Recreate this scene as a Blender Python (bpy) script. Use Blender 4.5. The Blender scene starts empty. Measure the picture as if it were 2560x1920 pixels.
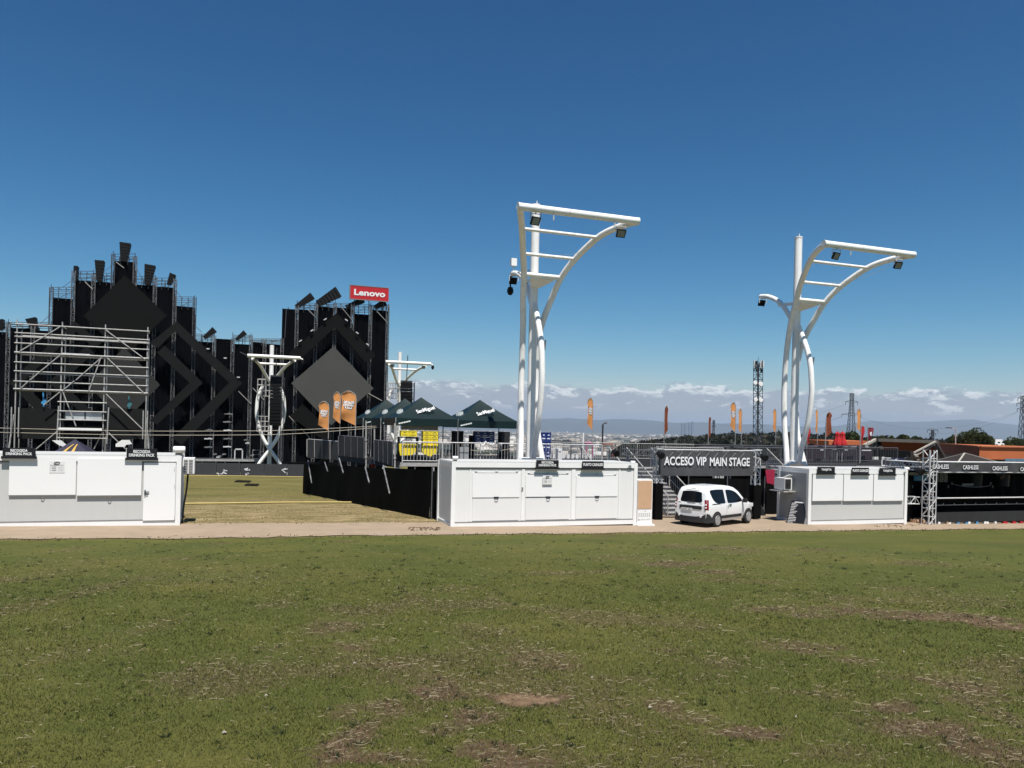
import bpy, math, random
import numpy as np
from mathutils import Vector
random.seed(7); rng = np.random.default_rng(11)
S = bpy.context.scene
R = math.radians
# ---------------------------------------------------------------- camera, sky, sun, exposure
F, HX, HY, ROLL, CZ, YAW = 1971.0, 1280.0, 1066.0, 0.024, 4.0, R(20)   # photo pixels (2560 wide), horizon line, eye height
cd = bpy.data.cameras.new('camera'); cam = bpy.data.objects.new('camera', cd); S.collection.objects.link(cam)
cd.sensor_width = 36.0; cd.lens = F / 2560 * 36.0; cd.clip_start = 0.1; cd.clip_end = 90000
cd.shift_y = (HY - 960) / 2560
cam.location = (0, 0, CZ)
from mathutils import Matrix
cam.rotation_euler = (Matrix.Rotation(-YAW, 3, 'Z') @ Matrix.Rotation(R(90), 3, 'X') @ Matrix.Rotation(ROLL, 3, 'Z')).to_euler()
S.camera = cam
SUN = Vector((-0.015, -0.40, 0.915)).normalized()
sun_el = math.asin(SUN.z); sun_az = math.atan2(SUN.x, SUN.y)
sd = bpy.data.lights.new('sun', 'SUN'); sd.energy = 5.0; sd.angle = R(0.53); sd.color = (1.0, 0.95, 0.88)
so = bpy.data.objects.new('sun', sd); S.collection.objects.link(so); so.location = (0, 0, 60)
so.rotation_euler = SUN.to_track_quat('Z', 'Y').to_euler()
W = bpy.data.worlds.new('World'); S.world = W; W.use_nodes = True
S.view_settings.view_transform = 'Standard'; S.view_settings.look = 'None'
S.view_settings.exposure = 0.6; S.view_settings.gamma = 1.0
def build_sky():
    nt = W.node_tree; N = nt.nodes; L = nt.links; N.clear()
    out = N.new('ShaderNodeOutputWorld'); bg = N.new('ShaderNodeBackground'); bg.inputs['Strength'].default_value = 0.11
    sky = N.new('ShaderNodeTexSky'); sky.sky_type = 'NISHITA'; sky.sun_disc = False
    sky.sun_elevation = sun_el; sky.sun_rotation = sun_az
    sky.altitude = 600; sky.air_density = 1.0; sky.dust_density = 0.15; sky.ozone_density = 3.0
    tint = N.new('ShaderNodeMix'); tint.data_type = 'RGBA'; tint.blend_type = 'MULTIPLY'; tint.inputs['Factor'].default_value = 1.0
    tint.inputs['B'].default_value = SKY_TINT
    L.new(sky.outputs['Color'], tint.inputs['A'])
    # deepen the blue overhead: a contrast curve per channel
    sc = N.new('ShaderNodeSeparateColor'); L.new(tint.outputs['Result'], sc.inputs[0]); cc = N.new('ShaderNodeCombineColor')
    for i, (g, a) in enumerate(SKY_CURVE):
        p = N.new('ShaderNodeMath'); p.operation = 'POWER'; L.new(sc.outputs[i], p.inputs[0]); p.inputs[1].default_value = g
        m = N.new('ShaderNodeMath'); m.operation = 'MULTIPLY'; L.new(p.outputs[0], m.inputs[0]); m.inputs[1].default_value = a * 0.140**g / (0.11 * 2**0.6); L.new(m.outputs[0], cc.inputs[i])
    # a bank of low clouds far out along the horizon
    tc = N.new('ShaderNodeTexCoord'); sep = N.new('ShaderNodeSeparateXYZ'); L.new(tc.outputs['Generated'], sep.inputs[0])
    def math_(op, a, b=None, clamp=False):
        m = N.new('ShaderNodeMath'); m.operation = op; m.use_clamp = clamp
        for i, x in enumerate((a, b)):
            if x is None: continue
            if isinstance(x, (int, float)): m.inputs[i].default_value = x
            else: L.new(x, m.inputs[i])
        return m.outputs[0]
    def noise(scale, zs, detail, rough, off=0.0):
        mp = N.new('ShaderNodeMapping'); mp.inputs['Scale'].default_value = (scale, scale, scale * zs); mp.inputs['Location'].default_value = (off, off * 0.7, off * 0.3)
        L.new(tc.outputs['Generated'], mp.inputs['Vector'])
        n = N.new('ShaderNodeTexNoise'); n.inputs['Scale'].default_value = 1.0; n.inputs['Detail'].default_value = detail; n.inputs['Roughness'].default_value = rough
        L.new(mp.outputs[0], n.inputs['Vector']); return n.outputs['Fac']
    def ramp(x, a, b):
        m = N.new('ShaderNodeMapRange'); m.interpolation_type = 'SMOOTHSTEP'
        m.inputs['From Min'].default_value = a; m.inputs['From Max'].default_value = b; L.new(x, m.inputs['Value']); return m.outputs[0]
    z = sep.outputs['Z']
    n1 = noise(15, 3.0, 8, 0.70); n2 = noise(34, 2.6, 7, 0.62, 3.1); n3 = noise(9, 9.0, 5, 0.55, 8.2)
    # ragged upper edge: the bank's top height varies with the noise
    top = math_('ADD', math_('MULTIPLY', math_('SUBTRACT', n1, 0.5), 0.060), 0.0535)
    d = math_('SUBTRACT', top, z)
    bank = ramp(d, 0.0, 0.004)
    bank = math_('MULTIPLY', bank, math_('ADD', 0.62, math_('MULTIPLY', n3, 0.5)), True)
    lit = math_('MULTIPLY', ramp(d, 0.012, 0.003), ramp(n2, 0.45, 0.53))      # sunlit heads along the top of the bank
    puffs = math_('MULTIPLY', ramp(n2, 0.57, 0.63), math_('MULTIPLY', ramp(z, 0.058, 0.048), ramp(z, 0.018, 0.032)))
    white = math_('MAXIMUM', lit, math_('MULTIPLY', puffs, 0.8), True)
    ccol = N.new('ShaderNodeMix'); ccol.data_type = 'RGBA'; ccol.inputs['A'].default_value = CLOUD_BASE; ccol.inputs['B'].default_value = CLOUD_WHITE
    L.new(white, ccol.inputs['Factor'])
    mx = N.new('ShaderNodeMix'); mx.data_type = 'RGBA'
    L.new(math_('MAXIMUM', math_('MULTIPLY', bank, 0.92), math_('MULTIPLY', white, bank)), mx.inputs['Factor'])
    L.new(cc.outputs[0], mx.inputs['A']); L.new(ccol.outputs['Result'], mx.inputs['B'])
    L.new(mx.outputs['Result'], bg.inputs['Color']); L.new(bg.outputs[0], out.inputs[0])
SKY_TINT = (0.62, 0.92, 1.10, 1); CLOUD_BASE = (2.26, 2.48, 2.95, 1); CLOUD_WHITE = (6.4, 6.5, 6.5, 1)
SKY_CURVE = ((2.4, 3.0), (1.5, 0.78), (1.27, 0.59))
build_sky()
# ---------------------------------------------------------------- from a place in the photo to a place on the site
def der(px, py):
    dx, dy = px - HX, py - HY; c, s = math.cos(ROLL), math.sin(ROLL)
    return dx * c + dy * s, -dx * s + dy * c
def ray(px, py):
    x, y = der(px, py); X, Z = x / F, -y / F; c, s = math.cos(YAW), math.sin(YAW)
    return Vector((c * X + s, -s * X + c, Z))
EYE = Vector((0, 0, CZ))
def AV(px, py, v): d = ray(px, py); return d * (v / d.y) + EYE       # on the upright plane y = v
def AU(px, py, u): d = ray(px, py); return d * (u / d.x) + EYE       # on the upright plane x = u
def AD(px, py, Y): return ray(px, py) * Y + EYE                      # at distance Y
def AZ(px, py, z): d = ray(px, py); return d * ((z - CZ) / d.z) + EYE
def gz(u, v):
    u = np.asarray(u, float); v = np.asarray(v, float)
    z = 0.155 - 0.0145 * np.clip(u, -80, 120)
    z = z + np.clip(26.6 - v, 0, 70) * 0.0835
    z = z - 0.04 * np.clip(v - 32.5, 0, 55)
    s = np.clip(np.maximum(v - 125, (np.abs(u) - 190) * 0.8), 0, None)
    s = np.where(v < 0, np.clip(np.abs(u) - 190, 0, None) * 0.8, s)
    return z - 104 * (1 - np.exp(-s / 800.0))
def G(px, py):
    d = ray(px, py); lo = 1.0
    for t in np.arange(1.0, 300, 0.05):
        p = d * t + EYE
        if p.z < gz(p.x, p.y): return p
    return d * 300 + EYE
def ground(u, v): return float(gz(u, v))
def turf_top(u, v, bare):
    return gz(u, v) - bare*0.02 + (fbm(u*0.9, v*0.9, 9, 3)-0.5)*0.035*(v < 26.8)
# ---------------------------------------------------------------- materials
def srgb(r, g, b):
    f = lambda c: (c / 255 / 12.92) if c / 255 <= 0.04045 else ((c / 255 + 0.055) / 1.055) ** 2.4
    return (f(r), f(g), f(b))
MATS = {}
def M(name, col, rough=0.6, var=0.12, scale=3.0, metal=0.0, bump=0.0, bscale=40.0, spec=0.4, streak=0.0, trans=0.0, coat=0.0):
    if name in MATS: return MATS[name]
    m = bpy.data.materials.new(name); m.use_nodes = True; nt = m.node_tree; N = nt.nodes; L = nt.links
    b = N['Principled BSDF']; b.inputs['Roughness'].default_value = rough; b.inputs['Metallic'].default_value = metal
    b.inputs['Specular IOR Level'].default_value = spec; b.inputs['Coat Weight'].default_value = coat
    tc = N.new('ShaderNodeTexCoord')
    n = N.new('ShaderNodeTexNoise'); n.inputs['Scale'].default_value = scale; n.inputs['Detail'].default_value = 5; n.inputs['Roughness'].default_value = 0.6
    L.new(tc.outputs['Object'], n.inputs['Vector'])
    cr = N.new('ShaderNodeValToRGB'); e = cr.color_ramp.elements
    e[0].position = 0.3; e[1].position = 0.72
    e[0].color = (*[c * (1 - var) for c in col], 1); e[1].color = (*[min(1, c * (1 + var * 0.6)) for c in col], 1)
    L.new(n.outputs['Fac'], cr.inputs['Fac']); col_out = cr.outputs['Color']
    if streak > 0:      # rain streaks and grime runs
        mp = N.new('ShaderNodeMapping'); mp.inputs['Scale'].default_value = (9, 9, 0.5); L.new(tc.outputs['Object'], mp.inputs['Vector'])
        n2 = N.new('ShaderNodeTexNoise'); n2.inputs['Scale'].default_value = 1.3; n2.inputs['Detail'].default_value = 6; L.new(mp.outputs[0], n2.inputs['Vector'])
        mr = N.new('ShaderNodeMapRange'); mr.inputs['From Min'].default_value = 0.52; mr.inputs['From Max'].default_value = 0.78; mr.inputs['To Max'].default_value = streak
        L.new(n2.outputs['Fac'], mr.inputs['Value'])
        mx = N.new('ShaderNodeMix'); mx.data_type = 'RGBA'; mx.inputs['B'].default_value = (0.16, 0.14, 0.115, 1)
        L.new(mr.outputs[0], mx.inputs['Factor']); L.new(col_out, mx.inputs['A']); col_out = mx.outputs['Result']
    L.new(col_out, b.inputs['Base Color'])
    if bump > 0:
        n3 = N.new('ShaderNodeTexNoise'); n3.inputs['Scale'].default_value = bscale; n3.inputs['Detail'].default_value = 4; L.new(tc.outputs['Object'], n3.inputs['Vector'])
        bp = N.new('ShaderNodeBump'); bp.inputs['Strength'].default_value = bump; bp.inputs['Distance'].default_value = 0.02
        L.new(n3.outputs['Fac'], bp.inputs['Height']); L.new(bp.outputs[0], b.inputs['Normal'])
    if trans > 0:
        t = N.new('ShaderNodeBsdfTranslucent'); L.new(col_out, t.inputs['Color']); ms = N.new('ShaderNodeMixShader'); ms.inputs['Fac'].default_value = trans
        L.new(b.outputs[0], ms.inputs[1]); L.new(t.outputs[0], ms.inputs[2]); L.new(ms.outputs[0], N['Material Output'].inputs['Surface'])
    MATS[name] = m; return m
m_white = M('white_paint', (0.77, 0.77, 0.76), 0.42, 0.04, 0.9, streak=0.06)
m_panel = M('white_panel', (0.70, 0.70, 0.69), 0.42, 0.03, 0.6, streak=0.04)
m_greypanel = M('grey_panel', (0.50, 0.505, 0.49), 0.45, 0.04, 0.5, streak=0.05)
m_midgrey = M('grey_trim', (0.20, 0.195, 0.19), 0.5, 0.1)
m_shutter = M('shutter_white', (0.77, 0.77, 0.765), 0.4, 0.02, 0.5)
m_pole = M('column_paint', (0.78, 0.775, 0.75), 0.38, 0.07, 1.6, streak=0.35)
m_black = M('black_fabric', (0.0042, 0.0042, 0.0046), 0.95, 0.25, 1.2, bump=0.2, bscale=6, spec=0.06)
m_drape = M('stage_drape', (0.0030, 0.0033, 0.0048), 0.95, 0.5, 0.25, bump=0.15, bscale=2, spec=0.03)
m_blackpaint = M('black_paint', (0.007, 0.007, 0.008), 0.6, 0.2, spec=0.2)
m_netting = M('fence_netting', (0.0052, 0.0055, 0.0048), 0.95, 0.3, 1.5, bump=0.5, bscale=9, spec=0.05)
m_screen_dark = M('screen_dark', (0.0072, 0.0072, 0.0072), 0.8, 0.12, 0.6, spec=0.06)
m_screen_mid = M('screen_mid', (0.0115, 0.0118, 0.0118), 0.8, 0.1, 0.6, spec=0.06)
m_screen_soft = M('screen_soft', (0.030, 0.030, 0.029), 0.8, 0.06, 0.5, spec=0.1)
m_legsteel = M('leg_steel', (0.17, 0.17, 0.175), 0.5, 0.7, 2.5)
m_screen_grey = M('screen_grey', (0.066, 0.066, 0.063), 0.8, 0.06, 0.5, spec=0.1)
m_galv = M('galvanised_steel', (0.36, 0.355, 0.345), 0.5, 0.3, 7, metal=0.1)
m_alu = M('bright_aluminium', (0.58, 0.58, 0.58), 0.42, 0.2, 8, metal=0.15)
m_darksteel = M('dark_steel', (0.055, 0.058, 0.065), 0.5, 0.4, 3, metal=0.3)
m_darkrail = M('weathered_rail', (0.12, 0.125, 0.14), 0.5, 0.4, 6, metal=0.3)
m_panelgrey = M('grey_barrier_cloth', (0.034, 0.036, 0.041), 0.75, 0.2, 1.5, bump=0.3, bscale=5)
m_red = M('red_board', (0.42, 0.012, 0.018), 0.5, 0.06)
m_letter = M('white_lettering', (0.70, 0.70, 0.71), 0.5, 0.02)
m_signblack = M('black_sign', (0.010, 0.010, 0.012), 0.45, 0.2)
m_orange = M('orange_flag', (0.86, 0.37, 0.12), 0.75, 0.08, 2, trans=0.35)
m_orange_edge = M('orange_hem', (0.70, 0.22, 0.05), 0.75, 0.08)
m_redcloth = M('red_cloth', (0.50, 0.02, 0.025), 0.75, 0.12, 2, trans=0.2)
m_maroon = M('maroon_cloth', (0.17, 0.012, 0.022), 0.75, 0.15, 2)
m_green = M('dark_green_canopy', (0.0045, 0.0165, 0.0165), 0.42, 0.2, 1.4, bump=0.35, bscale=2.5, spec=0.35, trans=0.12)
m_yellow = M('yellow_plastic', (0.72, 0.58, 0.03), 0.5, 0.08)
m_yellowdark = M('yellow_shadow_print', (0.30, 0.24, 0.03), 0.6, 0.1)
m_blue = M('blue_plastic', (0.012, 0.030, 0.16), 0.45, 0.12)
m_cyan = M('light_blue_board', (0.05, 0.26, 0.52), 0.5, 0.1)
m_tan = M('tan_board', (0.52, 0.33, 0.20), 0.65, 0.07)
m_carpaint = M('car_white', (0.78, 0.785, 0.79), 0.22, 0.02, 1, coat=0.7, spec=0.5)
m_glass = M('dark_glass', (0.004, 0.005, 0.007), 0.10, 0.1, 1, spec=0.25)
m_plastic = M('black_plastic', (0.022, 0.022, 0.024), 0.55, 0.15)
m_rubber = M('tyre_rubber', (0.018, 0.018, 0.018), 0.85, 0.2)
m_taillight = M('tail_light_red', (0.20, 0.006, 0.008), 0.25, 0.1, spec=0.4, coat=0.2)
m_clear = M('clear_lens', (0.70, 0.70, 0.72), 0.15, 0.05, spec=0.6)
m_lens = M('flood_glass', (0.26, 0.265, 0.24), 0.15, 0.3, 4, spec=0.6)
m_terra = M('terracotta_wall', (0.42, 0.115, 0.040), 0.85, 0.12, 0.4, bump=0.15, bscale=8)
m_terra_shaded = M('terracotta_shaded', (0.20, 0.044, 0.020), 0.85, 0.12, 0.4)  # terracotta with the shade of the unlit walls put into the colour
m_concrete = M('concrete', (0.33, 0.31, 0.27), 0.85, 0.25, 0.8)
m_darkroof = M('dark_tiles', (0.019, 0.013, 0.010), 0.8, 0.3, 2, bump=0.4, bscale=9)
m_bark = M('bark', (0.09, 0.065, 0.045), 0.9, 0.3, 8)
m_rope = M('pale_cable', (0.42, 0.38, 0.31), 0.7, 0.1)
m_hose = M('yellow_hose', (0.42, 0.33, 0.12), 0.7, 0.1)
m_wire = M('dark_wire', (0.05, 0.05, 0.055), 0.7, 0.1)
m_navy = M('navy_canvas', (0.022, 0.020, 0.040), 0.7, 0.15)
m_mustard = M('mustard_print', (0.45, 0.29, 0.06), 0.7, 0.1)
# ---------------------------------------------------------------- mesh helpers
def col_link(o): S.collection.objects.link(o)
class MB:
    """collects shapes in site coordinates and links them as one mesh object"""
    def __init__(s): s.v = []; s.f = []; s.sm = []; s.mi = []; s.cur = 0
    def add(s, vs, fs, smooth=False):
        b = len(s.v); s.v += [tuple(map(float, x)) for x in vs]
        for f in fs: s.f.append(tuple(b + i for i in f)); s.sm.append(smooth); s.mi.append(s.cur)
        return s
    def box(s, a, b):
        x0, y0, z0 = [min(p, q) for p, q in zip(a, b)]; x1, y1, z1 = [max(p, q) for p, q in zip(a, b)]
        return s.add([(x0,y0,z0),(x1,y0,z0),(x1,y1,z0),(x0,y1,z0),(x0,y0,z1),(x1,y0,z1),(x1,y1,z1),(x0,y1,z1)],
                     [(0,3,2,1),(4,5,6,7),(0,1,5,4),(1,2,6,5),(2,3,7,6),(3,0,4,7)])
    def cbox(s, c, d, rz=0.0, rx=0.0, ry=0.0):
        m = Matrix.Rotation(rz, 3, 'Z') @ Matrix.Rotation(ry, 3, 'Y') @ Matrix.Rotation(rx, 3, 'X'); c = Vector(c); vs = []
        for k in range(8):
            p = Vector(((k & 1) - .5, ((k >> 1) & 1) - .5, (k >> 2) - .5)); vs.append(c + m @ Vector((p.x*d[0], p.y*d[1], p.z*d[2])))
        return s.add(vs, [(0,2,3,1),(4,5,7,6),(0,1,5,4),(1,3,7,5),(3,2,6,7),(2,0,4,6)])
    def beam(s, a, b, w, h=None, up=(0, 0, 1)):
        a, b = Vector(a), Vector(b); h = h or w; d = (b - a); 
        if d.length < 1e-6: return s
        d.normalize(); r = d.cross(Vector(up))
        if r.length < 1e-3: r = d.cross(Vector((1, 0, 0)))
        r.normalize(); t = r.cross(d); vs = []
        for p in (a, b):
            for i, j in ((-1,-1),(1,-1),(1,1),(-1,1)): vs.append(p + r*(i*w/2) + t*(j*h/2))
        return s.add(vs, [(3,2,1,0),(4,5,6,7),(0,1,5,4),(1,2,6,5),(2,3,7,6),(3,0,4,7)])
    def tube(s, pts, r, n=8, caps=True, smooth=True):
        pts = [Vector(p) for p in pts]; rs = r if isinstance(r, (list, tuple)) else [r] * len(pts)
        prev = None; rings = []
        for i, p in enumerate(pts):
            d = (pts[min(i+1, len(pts)-1)] - pts[max(i-1, 0)])
            d = d.normalized() if d.length > 1e-9 else Vector((0,0,1))
            if prev is None:
                prev = d.cross(Vector((0.13, 0.31, 0.94)))
                if prev.length < 1e-2: prev = d.cross(Vector((1, 0, 0)))
            x = (prev - d * prev.dot(d)).normalized(); y = d.cross(x); prev = x
            rings.append([p + (x*math.cos(2*math.pi*k/n) + y*math.sin(2*math.pi*k/n)) * rs[i] for k in range(n)])
        vs = [q for g in rings for q in g]; fs = []
        for i in range(len(pts)-1):
            for k in range(n): fs.append((i*n+k, i*n+(k+1)%n, (i+1)*n+(k+1)%n, (i+1)*n+k))
        s.add(vs, fs, smooth)
        if caps: s.add(rings[0], [tuple(range(n-1, -1, -1))]); s.add(rings[-1], [tuple(range(n))])
        return s
    def prism(s, outline, off):
        o = [Vector(p) for p in outline]; off = Vector(off); n = len(o)
        nrm = Vector((0,0,0))
        for i in range(n): nrm += (o[i]-o[0]).cross(o[(i+1)%n]-o[0])
        if nrm.dot(off) > 0: o.reverse()
        return s.add(o + [p + off for p in o], [tuple(range(n)), tuple(range(2*n-1, n-1, -1))] + [((i+1)%n, i, n+i, n+(i+1)%n) for i in range(n)])
    def grid(s, rows, smooth=True):
        nr, nc = len(rows), len(rows[0])
        return s.add([p for r_ in rows for p in r_], [(i*nc+j, i*nc+j+1, (i+1)*nc+j+1, (i+1)*nc+j) for i in range(nr-1) for j in range(nc-1)], smooth)
    def lattice(s, a, b, w, r=0.025, seg=None, n=5, d=None, rd=None):
        """square truss: four chords and zig-zag lacing"""
        a, b = Vector(a), Vector(b); ax = (b-a).normalized(); L = (b-a).length; d = d or w; rd = rd or r*0.6
        x = ax.cross(Vector((0, 1, 0)))
        if x.length < 0.2: x = ax.cross(Vector((0, 0, 1)))
        x.normalize(); y = ax.cross(x); k = max(1, round(L / (seg or w)))
        c = [x*(i*w/2) + y*(j*d/2) for i, j in ((-1,-1),(1,-1),(1,1),(-1,1))]
        for q in c: s.tube([a+q, b+q], r, n)
        for m in range(k):
            p0, p1 = a + ax*(L*m/k), a + ax*(L*(m+1)/k)
            for e in range(4):
                q0, q1 = (c[e], c[(e+1)%4]) if (m+e) % 2 == 0 else (c[(e+1)%4], c[e])
                s.tube([p0+q0, p1+q1], rd, 4, False)
                s.tube([p0+c[e], p0+c[(e+1)%4]], rd, 4, False)
        return s
    def text(s, txt, origin, xdir, w, h, thick=0.01, bold=0.02, updir=(0, 0, 1), italic=0.0):
        vs, fs = glyphs(txt, bold); origin, xd, ud = Vector(origin), Vector(xdir).normalized(), Vector(updir).normalized(); nd = ud.cross(xd).normalized() * -1
        xs = [v[0] for v in vs]; ys = [v[1] for v in vs]; x0, x1, y0, y1 = min(xs), max(xs), min(ys), max(ys)
        out = [origin + xd*((v[0]-x0)/(x1-x0)*w + italic*(v[1]-y0)/(y1-y0)*h) + ud*((v[1]-y0)/(y1-y0)*h) + nd*(v[2]*thick) for v in vs]
        return s.add(out, fs)
    def build(s, name, mat, parent=None, loc=None, label=None, cat=None, group=None, kind=None):
        V = np.array(s.v, dtype=np.float64)
        if parent is not None: base = WORLD[parent.name]; base = np.array(base)
        else:
            if loc is None: mn, mxx = V.min(0), V.max(0); loc = ((mn[0]+mxx[0])/2, (mn[1]+mxx[1])/2, mn[2])
            base = np.array(loc)
        V = V - base
        me = bpy.data.meshes.new(name); me.from_pydata(V.tolist(), [], s.f)
        mats = mat if isinstance(mat, (list, tuple)) else [mat]
        for m in mats: me.materials.append(m)
        me.polygons.foreach_set('use_smooth', s.sm)
        if len(mats) > 1: me.polygons.foreach_set('material_index', s.mi)
        me.update()
        o = bpy.data.objects.new(name, me); col_link(o)
        if parent is not None: o.parent = parent; WORLD[o.name] = tuple(base)
        else: o.location = base; WORLD[o.name] = tuple(base)
        tag(o, label, cat, group, kind); return o
WORLD = {}
def tag(o, label=None, cat=None, group=None, kind=None):
    if label: o['label'] = label
    if cat: o['category'] = cat
    if group: o['group'] = group
    if kind: o['kind'] = kind
def thing(name, label, cat, loc, group=None):
    o = bpy.data.objects.new(name, None); col_link(o); o.location = loc; o.empty_display_size = 0.3
    WORLD[o.name] = tuple(loc); tag(o, label, cat, group); return o
def copy_thing(root, loc, label=None, rz=None, scale=None):
    r = root.copy(); col_link(r); r.location = loc
    if label: r['label'] = label
    if rz is not None: r.rotation_euler = (0, 0, rz)
    if scale: r.scale = scale if isinstance(scale, (tuple, list)) else (scale,)*3
    for ch in list(root.children):
        c = ch.copy(); col_link(c); c.parent = r
        for g in list(ch.children):
            d = g.copy(); col_link(d); d.parent = c
    WORLD[r.name] = tuple(loc); return r
_gl = {}
def glyphs(txt, bold):
    k = (txt, bold)
    if k not in _gl:
        cu = bpy.data.curves.new('lettering', 'FONT'); cu.body = txt; cu.offset = bold; cu.extrude = 0.5; cu.resolution_u = 3
        ob = bpy.data.objects.new('lettering', cu); col_link(ob)
        dg = bpy.context.evaluated_depsgraph_get(); me = bpy.data.meshes.new_from_object(ob.evaluated_get(dg))
        _gl[k] = ([tuple(v.co) for v in me.vertices], [tuple(p.vertices) for p in me.polygons])
        bpy.data.objects.remove(ob); bpy.data.curves.remove(cu); bpy.data.meshes.remove(me)
    return _gl[k]
def spline(pts, k=6):
    P = [Vector(p) for p in pts]; out = []
    for i in range(len(P)-1):
        p0, p1, p2, p3 = P[max(i-1,0)], P[i], P[i+1], P[min(i+2, len(P)-1)]
        for j in range(k):
            t = j/k; out.append(0.5*((2*p1)+(p2-p0)*t+(2*p0-5*p1+4*p2-p3)*t*t+(3*p1-p0-3*p2+p3)*t**3))
    return out + [P[-1]]
def sag(a, b, d, n=14):
    a, b = Vector(a), Vector(b); return [a.lerp(b, i/n) - Vector((0, 0, d*4*(i/n)*(1-i/n))) for i in range(n+1)]
def vnoise(x, y, seed=0):
    """smooth value noise, numpy"""
    xi, yi = np.floor(x).astype(np.int64), np.floor(y).astype(np.int64); fx, fy = x-xi, y-yi
    fx, fy = fx*fx*(3-2*fx), fy*fy*(3-2*fy)
    def h(a, b):
        n = (a*374761393 + b*668265263 + seed*982451653) & 0x7fffffff; n = ((n ^ (n >> 13))*1274126177) & 0x7fffffff
        return ((n ^ (n >> 16)) & 0xffff)/65535.0
    return (h(xi,yi)*(1-fx)+h(xi+1,yi)*fx)*(1-fy)+(h(xi,yi+1)*(1-fx)+h(xi+1,yi+1)*fx)*fy
def fbm(x, y, seed=0, o=4):
    t = 0; a = 0.5; n = 0
    for k in range(o): t = t + a*vnoise(x*2**k, y*2**k, seed+k*7); n += a; a *= 0.5
    return t/n
# ---------------------------------------------------------------- the ground
def mesh_np(name, V, faces, mats, loc=(0,0,0), smooth=True, attrs=None, **tg):
    V = np.asarray(V, dtype=np.float32) - np.asarray(loc, dtype=np.float32); faces = np.asarray(faces, dtype=np.int32); k = faces.shape[1]
    me = bpy.data.meshes.new(name); me.vertices.add(len(V)); me.vertices.foreach_set('co', V.ravel())
    me.loops.add(faces.size); me.loops.foreach_set('vertex_index', faces.ravel())
    me.polygons.add(len(faces)); me.polygons.foreach_set('loop_start', np.arange(0, faces.size, k, dtype=np.int32))
    if smooth: me.polygons.foreach_set('use_smooth', np.ones(len(faces), bool))
    for m in (mats if isinstance(mats, list) else [mats]): me.materials.append(m)
    for an, av in (attrs or {}).items():
        a = me.attributes.new(an, 'FLOAT', 'POINT'); a.data.foreach_set('value', np.asarray(av, dtype=np.float32))
    me.update(calc_edges=True)
    o = bpy.data.objects.new(name, me); col_link(o); o.location = loc; WORLD[o.name] = tuple(loc); tag(o, **tg); return o
PATCH = []   # worn places in the lawn, seen in the photo: centre, half width, half height (photo pixels), bare soil, dead straw
for cx, cy, rx, ry, b, s in [
    (1305,1751,130,23,1.0,0.1),(1080,1735,120,38,.75,.9),(1180,1790,90,28,.6,1.0),(960,1765,110,30,.6,.8),(880,1850,80,70,.8,.8),(860,1790,60,25,.4,.8),
    (830,1570,70,26,.45,.7),(880,1620,90,24,.5,.8),(960,1665,150,22,.35,.8),(1060,1690,90,18,.4,.7),(1340,1645,110,26,.4,.8),(1290,1630,70,16,.3,.7),(1400,1665,70,14,.5,.8),
    (1220,1870,90,28,.7,.8),(1300,1905,110,20,.8,.8),(950,1900,120,26,.7,.8),(1090,1830,60,18,.4,.9),(1170,1625,120,14,.2,.5),
    (340,1625,60,14,.3,.4),(680,1620,50,14,.3,.4),(690,1510,60,20,.4,.5),(350,1580,50,40,.25,.5),(130,1500,70,110,.10,.55),(150,1640,60,70,.10,.45),(90,1440,90,40,.08,.45),(520,1440,300,30,.05,.35),
    (1950,1520,110,12,.5,.8),(2010,1535,90,10,.5,.8),(2200,1525,240,12,.75,.4),(2400,1545,260,15,.85,.4),(2520,1565,120,14,.85,.4),(1680,1410,110,9,.6,.6),(1800,1430,90,9,.55,.6),(1900,1455,90,8,.4,.5),
    (2150,1500,200,14,.35,.5),(2360,1500,260,22,.25,.45),(1560,1395,160,10,.2,.5),(2060,1375,150,4,.6,.2),(2200,1385,60,3,.6,.2),(2440,1415,60,5,.4,.2),
    (2000,1620,120,18,.4,.8),(2130,1650,90,16,.45,.8),(1930,1610,90,12,.35,.7),(1790,1650,60,12,.4,.7),(1670,1625,50,8,.4,.7),
    (1660,1770,60,26,.45,.8),(1740,1800,80,20,.3,.8),(1855,1830,90,20,.75,.9),(1900,1845,60,12,.6,1.0),
    (2400,1715,150,34,.55,.8),(2240,1770,90,20,.6,.9),(2330,1820,150,30,.65,.9),(2480,1880,140,40,.6,.9),(2420,1745,200,30,.4,.7),(2290,1700,70,10,.4,.8),(2520,1790,90,60,.3,.7),(2080,1735,120,20,.2,.6),
    (1290,1950,120,40,.5,.7),(60,1850,60,12,.3,.2),(2100,1890,120,24,.2,.6),(1500,1780,90,16,.15,.6),(1560,1700,140,14,.15,.6)]:
    c = G(cx, cy); f, n = G(cx, cy-ry), G(cx, cy+ry); Yd = (c - EYE).dot(Vector((math.sin(YAW), math.cos(YAW), 0)))
    PATCH.append((c.x, c.y, rx*Yd/F, max((f-n).length/2, 0.12), b, s))
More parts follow.
